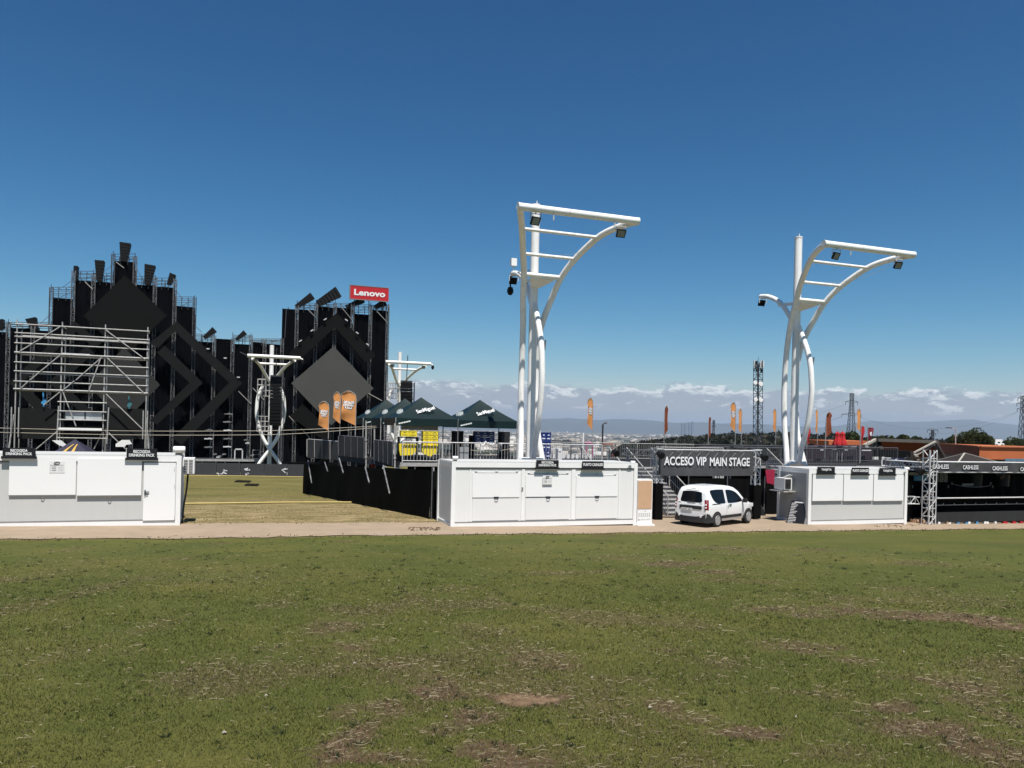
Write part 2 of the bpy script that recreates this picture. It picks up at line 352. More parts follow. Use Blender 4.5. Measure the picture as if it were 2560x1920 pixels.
def wear(u, v):
    """how bare and how dry the lawn is at a place"""
    bare = np.zeros_like(u); dry = np.zeros_like(u); s, c = math.sin(YAW), math.cos(YAW)
    wob = fbm(u*1.6, v*1.6, 3, 4) - 0.5; wob2 = fbm(u*7, v*7, 5, 3) - 0.5
    for (x, y, a, b_, kb, ks) in PATCH:
        X, Y = (u-x)*c - (v-y)*s, (u-x)*s + (v-y)*c
        d = np.sqrt((X/a)**2 + (Y/b_)**2) + wob*1.3 + wob2*0.9
        m = np.clip((1.15-d)/0.75, 0, 1); bare = np.maximum(bare, m*(kb if kb >= 1 else kb*.85)); dry = np.maximum(dry, np.clip((1.45-d)/1.1, 0, 1)*ks*.95)
    dry = np.maximum(dry, np.clip((fbm(u*0.55+40, v*0.55, 21, 5)-0.56)*3.2, 0, 0.6))
    return bare, dry
def build_ground():
    az = np.concatenate([np.arange(-22, 62, 0.22), np.arange(62, 338, 6.0)]); az = np.radians(az)
    rr = [0.8]
    while rr[-1] < 46000: rr.append(rr[-1]*(1.017 if rr[-1] < 140 else 1.04))
    rr = np.array(rr); na, nr = len(az), len(rr)
    A, Rr = np.meshgrid(az, rr); u, v = Rr*np.sin(A), Rr*np.cos(A); u, v = u.ravel(), v.ravel()
    z = gz(u, v); bare, dry = wear(u, v); near = (Rr.ravel() < 70)
    z = z - np.where(near, bare*0.02, 0) + np.where(near, (fbm(u*0.9, v*0.9, 9, 3)-0.5)*0.035*(v < 26.8), 0)
    lawn = np.clip((27.6 - v)/0.4, 0, 1); far = np.clip((np.hypot(u, v)-420)/500, 0, 1)
    V = np.stack([u, v, z], 1); V = np.vstack([V, [[0, 0, float(gz(0, 0))]]])
    i, j = np.meshgrid(np.arange(nr-1), np.arange(na), indexing='ij'); j2 = (j+1) % na
    q = np.stack([i*na+j, i*na+j2, (i+1)*na+j2, (i+1)*na+j], -1).reshape(-1, 4)
    q = q[:, ::-1]
    ext = lambda a: np.append(a, 0)
    m = bpy.data.materials.new('ground_turf'); m.use_nodes = True; nt = m.node_tree; N = nt.nodes; L = nt.links; b = N['Principled BSDF']
    b.inputs['Roughness'].default_value = 0.95; b.inputs['Specular IOR Level'].default_value = 0.12
    tc = N.new('ShaderNodeTexCoord')
    def noise(sc, det=6, rough=0.6, stretch=(1,1,1), dist=0.0):
        mp = N.new('ShaderNodeMapping'); mp.inputs['Scale'].default_value = stretch; L.new(tc.outputs['Object'], mp.inputs['Vector'])
        n = N.new('ShaderNodeTexNoise'); n.inputs['Scale'].default_value = sc; n.inputs['Detail'].default_value = det; n.inputs['Roughness'].default_value = rough; n.inputs['Distortion'].default_value = dist
        L.new(mp.outputs[0], n.inputs['Vector']); return n.outputs['Fac']
    def ramp(f, stops):
        c = N.new('ShaderNodeValToRGB'); e = c.color_ramp.elements
        while len(e) < len(stops): e.new(0.5)
        for k, (p, cc) in enumerate(stops): e[k].position = p; e[k].color = (*cc, 1)
        L.new(f, c.inputs['Fac']); return c.outputs['Color']
    def mix(f, a, c, mode='MIX'):
        x = N.new('ShaderNodeMix'); x.data_type = 'RGBA'; x.blend_type = mode
        if isinstance(f, float): x.inputs['Factor'].default_value = f
        else: L.new(f, x.inputs['Factor'])
        L.new(a, x.inputs['A']); L.new(c, x.inputs['B']); return x.outputs['Result']
    def att(n): a = N.new('ShaderNodeAttribute'); a.attribute_name = n; return a.outputs['Fac']
    big = ramp(noise(0.35, 5), [(0.30, (0.063,0.074,0.019)), (0.52, (0.084,0.090,0.023)), (0.72, (0.107,0.101,0.029))])
    fine = ramp(noise(42, 4, 0.7), [(0.28, (0.60,0.62,0.52)), (0.5, (0.98,0.98,0.98)), (0.75, (1.28,1.22,1.1))])
    mid = ramp(noise(5, 6, 0.7), [(0.3, (0.78,0.84,0.74)), (0.55, (1,1,1)), (0.75, (1.2,1.1,1.05))])
    lawn_c = mix(1.0, mix(1.0, big, fine, 'MULTIPLY'), mid, 'MULTIPLY')
    straw = ramp(noise(60, 5, 0.75), [(0.3, (0.046,0.029,0.018)), (0.5, (0.082,0.052,0.032)), (0.72, (0.140,0.098,0.060))])
    soil = ramp(noise(9, 7, 0.7), [(0.3, (0.115,0.074,0.044)), (0.55, (0.180,0.118,0.072)), (0.75, (0.235,0.165,0.105))])
    def sharp(a, nz, lo, hi):
        s = N.new('ShaderNodeMath'); s.operation = 'ADD'; L.new(a, s.inputs[0]); t = N.new('ShaderNodeMath'); t.operation = 'MULTIPLY_ADD'; L.new(nz, t.inputs[0]); t.inputs[1].default_value = 0.9; t.inputs[2].default_value = -0.45
        L.new(t.outputs[0], s.inputs[1]); mr = N.new('ShaderNodeMapRange'); mr.inputs['From Min'].default_value = lo; mr.inputs['From Max'].default_value = hi; L.new(s.outputs[0], mr.inputs['Value']); return mr.outputs[0]
    nz = noise(16, 5, 0.75)
    c = mix(sharp(att('dry'), nz, 0.30, 1.0), lawn_c, straw); c = mix(sharp(att('bare'), nz, 0.25, 0.75), c, straw); c = mix(sharp(att('bare'), nz, 0.66, 0.95), c, soil)
    dryc = ramp(noise(0.5, 8, 0.7, (1, 2.6, 1)), [(0.30, (0.105,0.093,0.035)), (0.46, (0.170,0.135,0.062)), (0.60, (0.25,0.195,0.105)), (0.75, (0.38,0.30,0.19))])
    greener = ramp(noise(0.22, 6, 0.65, (1, 1.8, 1)), [(0.35, (0.092,0.088,0.028)), (0.65, (0.150,0.128,0.048))])
    sep = N.new('ShaderNodeSeparateXYZ'); L.new(tc.outputs['Object'], sep.inputs[0])
    mr = N.new('ShaderNodeMapRange'); mr.inputs['From Min'].default_value = 40; mr.inputs['From Max'].default_value = 50; L.new(sep.outputs['Y'], mr.inputs['Value'])
    field = mix(1.0, mix(mr.outputs[0], dryc, greener), ramp(noise(3, 8, 0.8, (1, 2, 1)), [(0.3, (0.6,0.6,0.58)), (0.5, (1,1,1)), (0.7, (1.35,1.32,1.25))]), 'MULTIPLY')
    c = mix(att('lawn'), field, c)
    vor = N.new('ShaderNodeTexVoronoi'); vor.inputs['Scale'].default_value = 0.0022; mp = N.new('ShaderNodeMapping'); mp.inputs['Scale'].default_value = (1, 0.55, 1); L.new(tc.outputs['Object'], mp.inputs['Vector']); L.new(mp.outputs[0], vor.inputs['Vector'])
    sx = N.new('ShaderNodeSeparateColor'); L.new(vor.outputs['Color'], sx.inputs[0])
    land = ramp(sx.outputs[0], [(0.1, (0.06,0.057,0.04)), (0.4, (0.14,0.12,0.09)), (0.7, (0.22,0.19,0.145)), (0.95, (0.32,0.28,0.22))])
    land = mix(1.0, land, ramp(noise(0.006, 8, 0.7), [(0.35, (0.35,0.40,0.35)), (0.6, (1.1,1.05,1.0))]), 'MULTIPLY')
    c = mix(att('far'), c, land)
    L.new(c, b.inputs['Base Color'])
    bp = N.new('ShaderNodeBump'); bp.inputs['Strength'].default_value = 0.55; bp.inputs['Distance'].default_value = 0.05; L.new(noise(30, 5, 0.7), bp.inputs['Height']); L.new(bp.outputs[0], b.inputs['Normal'])
    mesh_np('ground', V, q, m, attrs={'bare': ext(bare*near), 'dry': ext(dry*near), 'lawn': ext(lawn), 'far': ext(far)}, kind='structure')
build_ground()
def build_path():
    us = np.concatenate([np.arange(-70, -12, 1.0), np.arange(-12, 42, 0.2), np.arange(42, 90, 1.5)]); rows = []
    fr = 27.3 + (fbm(us*1.1, us*0, 31, 4)-0.5)*0.55 + (fbm(us*0.12, us*0+5, 33, 3)-0.5)*0.5
    bk = np.where(us < 8.3, 30.9, 40.0) + (fbm(us*0.9, us*0+9, 35, 4)-0.5)*0.3
    n = 9; V = []; 
    for k in range(n):
        t = k/(n-1); v = fr + (bk-fr)*t; z = gz(us, v) + 0.022; V.append(np.stack([us, v, z], 1))
    V = np.concatenate(V); nu = len(us); i, j = np.meshgrid(np.arange(n-1), np.arange(nu-1), indexing='ij')
    q = np.stack([i*nu+j, i*nu+j+1, (i+1)*nu+j+1, (i+1)*nu+j], -1).reshape(-1, 4)
    m = M('path_sand', (0.275, 0.215, 0.155), 0.95, 0.13, 1.3, bump=0.25, bscale=25, spec=0.1)
    mesh_np('path', V, q, m, kind='structure')
build_path()
# ---------------------------------------------------------------- grass blades, straw, weeds (nobody could count them)
def blade_mat(name, stops):
    m = bpy.data.materials.new(name); m.use_nodes = True; N = m.node_tree.nodes; L = m.node_tree.links; b = N['Principled BSDF']
    b.inputs['Roughness'].default_value = 0.7; b.inputs['Specular IOR Level'].default_value = 0.2
    a = N.new('ShaderNodeAttribute'); a.attribute_name = 'tint'; c = N.new('ShaderNodeValToRGB'); e = c.color_ramp.elements
    while len(e) < len(stops): e.new(0.5)
    for k, (p, cc) in enumerate(stops): e[k].position = p; e[k].color = (*cc, 1)
    L.new(a.outputs['Fac'], c.inputs['Fac']); L.new(c.outputs['Color'], b.inputs['Base Color'])
    t = N.new('ShaderNodeBsdfTranslucent'); L.new(c.outputs['Color'], t.inputs['Color']); ms = N.new('ShaderNodeMixShader'); ms.inputs['Fac'].default_value = 0.3
    L.new(b.outputs[0], ms.inputs[1]); L.new(t.outputs[0], ms.inputs[2]); L.new(ms.outputs[0], N['Material Output'].inputs['Surface']); return m
def fan(n, r0, r1, power=0.0):
    r = r0*(r1/r0)**rng.random(n) if power == 0 else (r0**power + (r1**power-r0**power)*rng.random(n))**(1/power)
    a = YAW + np.radians((rng.random(n)-0.5)*84); return r*np.sin(a), r*np.cos(a), r
def build_blades():
    n = 400000; u, v, r = fan(n, 3.9, 22.0); bare, dry = wear(u, v)
    clump = fbm(u*2.2, v*2.2, 51, 3)
    keep = (rng.random(n) > bare*0.93) & (v < 27.1) & (rng.random(n) < 0.45 + clump); u, v, r, bare, dry, clump = [x[keep] for x in (u, v, r, bare, dry, clump)]; n = len(u)
    z = turf_top(u, v, bare) - 0.003; h = (0.008 + 0.015*rng.random(n)**1.5)*(0.7+clump*0.7); h = h*np.clip((24-r)/12, 0.2, 1); w = (0.0028 + 0.0022*rng.random(n))*np.clip(r/6, 0.8, 2.2)
    a = rng.random(n)*2*np.pi; lean = 0.3+rng.random(n)*1.5; la = rng.random(n)*2*np.pi
    dx, dy = np.cos(a)*w, np.sin(a)*w
    P0 = np.stack([u-dx, v-dy, z], 1); P1 = np.stack([u+dx, v+dy, z], 1)
    P2 = np.stack([u+np.cos(la)*h*lean, v+np.sin(la)*h*lean, z+h+0.006], 1)
    V = np.stack([P0, P1, P2], 1).reshape(-1, 3); f = np.arange(3*n).reshape(-1, 3)
    t = np.clip(0.10 + 0.42*rng.random(n) + (fbm(u*0.5, v*0.5, 71, 3)-0.5)*0.5, 0, 0.62); isd = rng.random(n) < 0.05 + dry*0.55
    t = np.where(isd, 0.72 + 0.28*rng.random(n), t)
    m = blade_mat('grass_blades', [(0.0, (0.058,0.071,0.016)), (0.35, (0.101,0.110,0.025)), (0.62, (0.150,0.145,0.041)), (0.72, (0.060,0.045,0.025)), (0.86, (0.13,0.105,0.058)), (1.0, (0.24,0.20,0.12))])
    mesh_np('grass', V, f, m, smooth=False, attrs={'tint': np.repeat(t, 3)}, label='short green turf blades covering the sloping foreground lawn', cat='grass', kind='stuff')
build_blades()
def build_straw():
    n = 130000; u, v, r = fan(n, 3.9, 26.0, 0.9); bare, dry = wear(u, v)
    keep = (rng.random(n) < 0.035 + dry**1.5*0.62 + bare*0.2) & (v < 27.0); u, v, r, dry = [x[keep] for x in (u, v, r, dry)]; n = len(u)
    L_ = 0.014 + 0.060*rng.random(n)**3; L_ = np.where(rng.random(n) < 0.03, L_*2.6, L_); a = np.radians(-20) + rng.normal(0, 0.9, n); w = (0.0007+0.0008*rng.random(n))*np.clip(r/7, 0.65, 2.6); cur = rng.normal(0, 0.30, n); z = turf_top(u, v, np.zeros_like(u))+0.010+0.012*rng.random(n)
    pts = []
    for k in range(4):
        t = k/3-0.5; aa = a + cur*t*2; cx = u + np.cos(aa)*L_*t; cy = v + np.sin(aa)*L_*t; cz = z - 0.006 + 0.006*np.sin(np.pi*(t+0.5))*rng.random(n)
        for s in (-1, 1): pts.append(np.stack([cx - np.sin(aa)*w*s, cy + np.cos(aa)*w*s, cz + (0.004 if s > 0 else 0)], 1))
    V = np.stack(pts, 1).reshape(-1, 3); b = (np.arange(n)*8)[:, None]
    f = np.concatenate([b + np.array([[2*k, 2*k+2, 2*k+3, 2*k+1]]) for k in range(3)])
    t = np.repeat(rng.random(n), 8)
    m = blade_mat('dead_straw', [(0, (0.13,0.105,0.06)), (0.5, (0.23,0.19,0.115)), (1.0, (0.36,0.31,0.20))])
    mesh_np('straw', V, f, m, smooth=False, attrs={'tint': t}, label='pale dead straw stalks strewn over the worn lawn', cat='straw', kind='stuff')
    # darker leafy weeds standing a little above the turf
    k = 3200; u, v, r = fan(k, 4.0, 26.5, 0.8); Vs = []; ts = []
    for x, y, q in zip(u, v, r):
        nb = rng.integers(6, 18); s = rng.uniform(0.22, 0.9)*rng.uniform(.5,1)*min(1.4, max(0.85, q/10)); zz = float(turf_top(np.array([x]), np.array([y]), np.zeros(1))[0])
        for _ in range(nb):
            an = rng.random()*6.283; l = s*rng.uniform(0.03, 0.085); hh = s*rng.uniform(0.012, 0.06); ww = s*rng.uniform(0.004, 0.008); ox, oy = rng.normal(0, 0.03*s, 2)
            Vs += [(x+ox-math.sin(an)*ww, y+oy+math.cos(an)*ww, zz), (x+ox+math.sin(an)*ww, y+oy-math.cos(an)*ww, zz), (x+ox+math.cos(an)*l, y+oy+math.sin(an)*l, zz+hh)]
            ts += [rng.random()*0.5]*3
    m = blade_mat('weed_leaves', [(0, (0.006,0.013,0.004)), (0.5, (0.018,0.030,0.009)), (1, (0.06,0.07,0.024))])
    mesh_np('weeds', np.array(Vs), np.arange(len(Vs)).reshape(-1, 3), m, smooth=False, attrs={'tint': ts}, label='dark leafy weed tufts dotted through the turf', cat='weeds', kind='stuff')
    mb = MB()
    for px, py in [(1000,1578),(886,1664),(1115,1800),(1076,1748),(1345,1614),(740,1524),(2480,1550),(1800,1568),(1625,1776),(222,1632),(665,1746),(640,1450),(2260,1635),(1480,1700),(1250,1590),(560,1840),(1990,1800)]:
        p = G(px, py); p.z += .012; r = rng.uniform(0.007, 0.013)
        mb.tube([(p.x-r, p.y, p.z+0.008), (p.x, p.y+r*0.3, p.z+0.014), (p.x+r*1.3, p.y, p.z+0.008)], [r*0.5, r, r*0.4], 6)
    mb.build('pebbles', M('pale_stone', (0.30,0.265,0.215), 0.8, 0.2, 20), kind='stuff', label='pale pebbles and scraps lying on the lawn', cat='pebbles')
build_straw()
# ---------------------------------------------------------------- the far landscape
def build_far():
    # mountains under the cloud bank
    for nm, Y, seed, prof in (('mountains', 24000, 5, [(600,1062),(1050,1050),(1300,1052),(1420,1045),(1500,1051),(1560,1047),(1700,1056),(1900,1060),(2050,1072),(2180,1052),(2300,1056),(2440,1047),(2500,1060),(2560,1066),(2800,1072)]),):
        xs = np.linspace(500, 2850, 190); ys = np.interp(xs, [p[0] for p in prof], [p[1] for p in prof]) + (fbm(xs/60, xs*0, seed, 4)-0.5)*7
        rows = []
        for k in range(6):
            t = k/5; row = []
            for x, y in zip(xs, ys):
                p = AD(x, y, Y); q = ray(x, y); e = Vector((q.x, q.y, 0)); 
                top = max(p.z, 20.0); zz = -109 + (top+109)*math.sin(t*math.pi/2)**1.2*(1+0.10*(fbm(np.array([x/25.0]), np.array([t*3.0]), seed+3, 3)[0]-0.5)*(1-t)); row.append((e.x*(Y-4500*(1-t)), e.y*(Y-4500*(1-t)), zz))
            rows.append(row)
        MB().grid(rows).build('mountains', M('mountain_scrub', (0.05,0.056,0.06), 0.95, 0.3, 0.0008), loc=(0,0,0), kind='structure')
    # the city on the plain
    V = []; Fc = []; ts = []; n = 0
    def addbox(u, v, w, d, h, rz, t):
        nonlocal n
        c, s = math.cos(rz), math.sin(rz); z0 = ground(u, v)-3
        for zz in (z0, z0+3+h):
            for i, j in ((-1,-1),(1,-1),(1,1),(-1,1)): V.append((u+i*w/2*c-j*d/2*s, v+i*w/2*s+j*d/2*c, zz))
        for f in ((4,5,6,7),(0,1,5,4),(1,2,6,5),(2,3,7,6),(3,0,4,7)): Fc.append([n+k for k in f])
        ts.extend([t]*8); n += 8
    for k in range(5200):
        Y = 2500*(19000/2500)**rng.random(); px = rng.uniform(900, 2600); d = ray(px, 1066); u, v = d.x*Y, d.y*Y
        if fbm(np.array([u/900.0]), np.array([v/1500.0]), 77, 3)[0] < 0.47: continue
        h = rng.choice([6, 9, 14, 20, 30], p=[.3,.3,.22,.13,.05]); big = rng.random() < 0.16
        w = rng.uniform(60, 190) if big else rng.uniform(12, 50); addbox(u, v, w, rng.uniform(15, 60), 9 if big else h, rng.uniform(0, 1.5), rng.random()**1.5)
    m = blade_mat('city_walls', [(0, (0.12,0.11,0.10)), (0.3, (0.30,0.26,0.22)), (0.6, (0.50,0.45,0.39)), (1, (0.78,0.76,0.72))])
    mesh_np('distant_city', np.array(V), np.array(Fc), m, smooth=False, attrs={'tint': ts}, kind='stuff', label='hazy sprawl of pale city blocks across the plain', cat='city')
    # far dark tree belts on the plain
    V = []; Fc = []; ts = []; n = 0
    for k in range(900):
        Y = 1500*(12000/1500)**rng.random(); px = rng.uniform(900, 2600); d = ray(px, 1066); u, v = d.x*Y, d.y*Y
        addbox(u, v, rng.uniform(40, 260), rng.uniform(10, 40), rng.uniform(4, 9), rng.uniform(-0.6, 0.2), rng.random()*0.8)
    m = blade_mat('tree_belts', [(0, (0.018,0.026,0.014)), (1, (0.05,0.06,0.035))])
    mesh_np('tree_belts', np.array(V), np.array(Fc), m, smooth=False, attrs={'tint': ts}, kind='stuff', label='dark belts of trees crossing the hazy plain', cat='trees')
    m_tower = M('tower_glass', (0.10,0.11,0.13), 0.4, 0.1, 0.01)
    for (px, pt, w), lb in zip([(1706,1057,46),(1714,1058,50),(1724,1056,46),(1731.5,1054,44)],
            ['leftmost of four hazy skyscrapers on the far skyline','second from left of four far hazy skyscrapers','third from left of four far hazy skyscrapers','rightmost of the four far skyscrapers, slightly the tallest']):
        p = AD(px, pt, 18000); mb = MB(); z0 = ground(p.x, p.y)-5
        mb.box((p.x-w/2, p.y-w/2, z0), (p.x+w/2, p.y+w/2, p.z-20)); mb.box((p.x-w/3, p.y-w/3, p.z-20), (p.x+w/3, p.y+w/3, p.z))
        mb.build('skyscraper', m_tower, label=lb, cat='skyscraper', group='four skyscrapers on the skyline')
    # wooded hill on the right
    prof = [(1500,1122),(1560,1110),(1640,1101),(1700,1093),(1770,1089),(1830,1084),(1900,1083),(1980,1085),(2080,1088),(2180,1090),(2300,1096),(2420,1100),(2600,1104),(2760,1110)]
    xs = np.linspace(1500, 2760, 127); ys = np.interp(xs, [p[0] for p in prof], [p[1] for p in prof]); rows = []
    Ys = [720, 600, 500, 420, 350, 290, 240]
    def hz(x, k):
        y = np.interp(x, [p[0] for p in prof], [p[1] for p in prof]); zt = AD(x, y, 600).z - 1.5
        t = [0.86, 1, 0.93, 0.78, 0.6, 0.42, 0.25][k]; lo = -17; return lo + (zt-lo)*t + (fbm(np.array([x/60.0]), np.array([k*1.0]), 13, 3)[0]-0.5)*4
    for k, Y in enumerate(Ys):
        row = []
        for x in xs:
            d = ray(x, 1066); edge = min(1, (x-1500)/60); row.append((d.x*Y, d.y*Y, hz(x, k)*edge + (-25)*(1-edge) if edge < 1 else hz(x, k)))
        rows.append(row)
    rows = rows[::-1]; hill_rows = rows
    MB().grid(rows).build('hill', M('hill_scrub', (0.028,0.029,0.018), 0.95, 0.45, 0.05), loc=(0,0,0), kind='structure')
    V = []; ts = []
    for k in range(3600):
        i = rng.integers(0, len(rows)-1); j = rng.integers(0, len(xs)-1); a, b = rng.random(2)
        P = [Vector(rows[i+p][j+q]) for p in (0,1) for q in (0,1)]; c = (P[0]*(1-a)+P[2]*a)*(1-b)+(P[1]*(1-a)+P[3]*a)*b
        s = rng.uniform(0.8, 2.3); tn = rng.random()*0.7
        for _ in range(14):
            o = Vector(rng.normal(0, 1, 3)); o = o.normalized()*s*rng.uniform(0.5, 1); o.z = abs(o.z)*0.75; q = c + o
            for m_ in range(3): V.append(q + Vector(rng.normal(0, 0.5*s, 3)))
            ts += [min(1, max(0, tn + rng.uniform(-.2, .3)))]*3
    m = blade_mat('scrub_leaves', [(0, (0.008,0.010,0.006)), (0.5, (0.018,0.020,0.011)), (1, (0.045,0.046,0.027))])
    mesh_np('scrub_woods', np.array([tuple(p) for p in V]), np.arange(len(V)).reshape(-1, 3), m, smooth=False, attrs={'tint': ts}, kind='stuff', label='dark scrubby woodland covering the hill beyond the platform', cat='woods')
build_far()
m_leaf = blade_mat('tree_leaves', [(0, (0.014,0.022,0.007)), (0.5, (0.044,0.058,0.017)), (1, (0.115,0.125,0.045))])
def make_tree(px0, px1, ptop, pbase, Y, label, group=None, dens=1.0, name='broadleaf_tree', lobes=9):
    b = AD((px0+px1)/2, pbase, Y); t = AD((px0+px1)/2, ptop, Y); wd = (px1-px0)*Y/F; H = max(t.z-b.z, 1.5); gzb = b.z - 2.5
    root = thing(name, label, 'tree', (b.x, b.y, gzb), group)
    tr = MB(); tr.tube([(b.x, b.y, gzb), (b.x+0.1, b.y, b.z+H*0.25), (b.x, b.y+0.1, b.z+H*0.55)], [0.28, 0.2, 0.09], 7)
    for k in range(5):
        a = k*1.26+rng.random(); tr.tube([(b.x, b.y, b.z+H*0.05*k), (b.x+math.cos(a)*wd*0.2, b.y+math.sin(a)*wd*0.2, b.z+H*0.3), (b.x+math.cos(a)*wd*0.34, b.y+math.sin(a)*wd*0.34, b.z+H*0.6)], [0.12, 0.08, 0.03], 5)
    tr.build('trunk', m_bark, root)
    V = []; ts = []
    for k in range(lobes):
        a = k/lobes*6.283+rng.random()*0.5; rr = wd*0.32*math.sqrt(rng.random()) if k else 0
        c = Vector((b.x+math.cos(a)*rr, b.y+math.sin(a)*rr, b.z+H*rng.uniform(0.18, 0.66))); s = Vector((wd*rng.uniform(0.15, 0.24),)*2+(H*rng.uniform(0.2, 0.34),)); tn = rng.uniform(0.15, 0.75)
        if k == 0: c.z = b.z + H*0.62; s.z = H*0.36
        for _ in range(int(230*dens)):
            o = Vector(rng.normal(0, 1, 3)).normalized()*rng.uniform(0.55, 1.05)**0.5; q = c + Vector((o.x*s.x, o.y*s.y, o.z*s.z)); ls = rng.uniform(0.07, 0.17)*max(1, Y/130)
            d1 = Vector(rng.normal(0, 1, 3)).normalized()*ls; d2 = Vector(rng.normal(0, 1, 3)).normalized()*ls
            V += [q-d1, q+d2, q+d1, q-d2]; ts += [min(1, max(0, tn+rng.uniform(-.3, .3)))]*4
    Va = np.array([tuple(p) for p in V]); o = mesh_np('crown', Va, np.arange(len(V)).reshape(-1, 4), m_leaf, loc=WORLD[root.name], smooth=False, attrs={'tint': ts}); o.parent = root; o.location = (0, 0, 0)
    return root
TG = 'trees beyond the terracotta buildings'
make_tree(2395, 2487, 1068, 1118, 128, 'large rounded green tree behind the orange wall, lamp post at its left', None, 2.2, lobes=16)
make_tree(2364, 2402, 1086, 1118, 131, 'small bush-like tree just left of the lamp post', TG, 1.0)
make_tree(2500, 2556, 1090, 1122, 170, 'dark tree mass right of the white camper van', TG, 1.3)
make_tree(2105, 2158, 1076, 1108, 150, 'dark round tree rising directly behind the red parasols', TG, 1.3)
for k, (a, b_, t, lb) in enumerate([(2160,2192,1088,'low dark tree between the red pennant and the grey roof beam'),(2188,2222,1088,'dark tree over the left end of the grey ridge beam'),(2216,2242,1088,'small dark tree over the middle of the grey ridge beam'),(2238,2276,1085,'tallest dark tree in the row over the grey ridge beam'),(2268,2308,1089,'dark tree at the right end of the row, left of the small pylon')]):
    make_tree(a, b_, t, 1112, 160, lb, TG, 0.9, lobes=7)
# ---------------------------------------------------------------- main stage, far behind
VS = 100.0
def build_stage():
    base = AV(500, 1190, VS); zb = -2.15
    root = thing('concert_stage', 'huge black draped concert stage with diamond screens and stepped scaffold towers', 'stage', (base.x, VS, zb))
    # black drapes between the tower legs: px left, px right, px top
    dr = [(-60,20,828),(22,80,820),(80,129,826),(130,183,745),(185,234,701),(234,283,705),(284,338,653),(338,386,712),(386,438,717),(441,488,766),
          (487,536,854),(537,581,847),(582,629,860),(630,662,856),(662,706,860),(706,744,772),(745,791,774),(792,838,767),(839,882,769),(883,927,785),(928,971,775)]
    for k, (a, b, t) in enumerate(dr):
        p, q = AV(a, t, VS), AV(b, t, VS); n = 15; rows = []
        for zz in (zb, zb+(p.z-zb)*0.5, (p.z+q.z)/2):
            rows.append([(p.x+(q.x-p.x)*i/(n-1), VS+0.22+0.09*math.sin(i*2.4+k)+0.05*math.sin(i*5.1+k*2), zz) for i in range(n)])
        MB().grid(rows).build('drape', m_drape, root)
    # left-hand return of the right tower, and the backing behind the drapes
    c0 = AV(742, 768, VS); rows = []
    for zz in (zb, c0.z-0.6): rows.append([(c0.x-0.35+0.12*math.sin(i*1.9), VS+0.3+i*0.45, zz) for i in range(40)])
    MB().grid(rows).build('drape', m_drape, root)
    bk = MB()
    for a, b, t in ((-60,20,832),(22,129,830),(130,183,750),(185,283,709),(284,338,660),(338,438,722),(441,488,772),(487,629,866),(630,744,864),(744,971,790)):
        p, q = AV(a, t, VS), AV(b, t, VS); bk.box((p.x, VS+1.5, zb), (q.x, VS+1.8, min(p.z, q.z)-0.3))
    bk.build('backing_wall', m_black, root)
    # scaffold legs showing between the drapes
    for px, t in [(21,805),(82,815),(128,718),(184,676),(234,684),(283,634),(338,640),(388,692),(438,696),(487,742),(536,838),(582,845),(628,838),(662,846),(706,846),(743,764),(791,760),(838,758),(882,758),(927,762),(970,762)]:
        p = AV(px, t, VS-0.5); MB().lattice((p.x, VS-0.35, zb), (p.x, VS-0.35, p.z), 0.34, 0.042, 0.8, 4, rd=0.022).build('scaffold_leg', m_legsteel if px not in (128,283,487) else m_darkrail, root)
    for px, t, n in [(716,772,5),(722,770,5),(732,768,5)]:
        p = AV(px, t, VS+7); MB().tube([(c0.x-0.5, VS+2+n, zb), (c0.x-0.5, VS+2+n, p.z)], 0.05, 5).build('scaffold_leg', m_darkrail, root)
    # guard rails on the tower tops
    for a, b, t, h in [(-20,21,805,26),(21,128,806,16),(128,184,718,28),(184,234,678,26),(234,283,683,24),(283,338,635,20),(338,388,691,24),(388,438,695,24),(438,487,742,26),(487,536,835,20),(582,628,838,18),(628,706,847,12),(743,791,758,18),(791,838,757,14),(838,882,758,12),(882,927,762,22),(927,971,763,14)]:
        p, q = AV(a, t, VS), AV(b, t, VS); lo = AV(a, t+h, VS).z; mb = MB()
        for f in (0, 0.35, 0.7):
            for dv in (0, 1.6): mb.tube([(p.x, VS+dv, p.z+(lo-p.z)*f), (q.x, VS+dv, q.z+(lo-p.z)*f)], 0.035, 4)
        for i in range(4):
            x = p.x+(q.x-p.x)*i/3; mb.tube([(x, VS, lo-0.2), (x, VS, p.z+0.35 if i in (0, 3) else p.z)], 0.04, 4)
            mb.tube([(x, VS, p.z), (x, VS+1.6, p.z)], 0.03, 4)
        mb.tube([(p.x, VS+1.6, lo), (q.x, VS+1.6, q.z)], 0.025, 4); mb.build('guard_rail', m_darksteel, root)
    # stays
    mb = MB()
    for a, b in [((100,810),(127,785)),((157,718),(182,700)),((260,680),(283,660)),((338,665),(352,690)),((438,725),(458,748)),((487,815),(505,830)),((712,845),(716,770)),((885,790),(882,775)),((600,880),(640,900))]:
        p, q = AV(a[0], a[1], VS-0.5), AV(b[0], b[1], VS-0.5); MB().tube([p, q], 0.035, 4).build('stay', m_darkrail, root)
    for a, b in [((770,774),(788,792)),((852,766),(880,800)),((942,778),(970,808)),((596,978),(628,1010)),((632,970),(660,1000)),((722,1040),(742,1062)),((752,1070),(775,1095)),((212,704),(232,724)),((290,655),(310,670)),((905,975),(955,1002)),((560,925),(580,945))]:
        p, q = AV(a[0], a[1], VS-0.6), AV(b[0], b[1], VS-0.6); MB().tube([p, q], 0.05, 4).build('brace', m_galv, root)
    # screens
    def flat(pts, v, mat, label=None, th=0.25):
        MB().prism([tuple(AV(x, y, v)) for x, y in pts], (0, th, 0)).build('screen', mat, root, label=label)
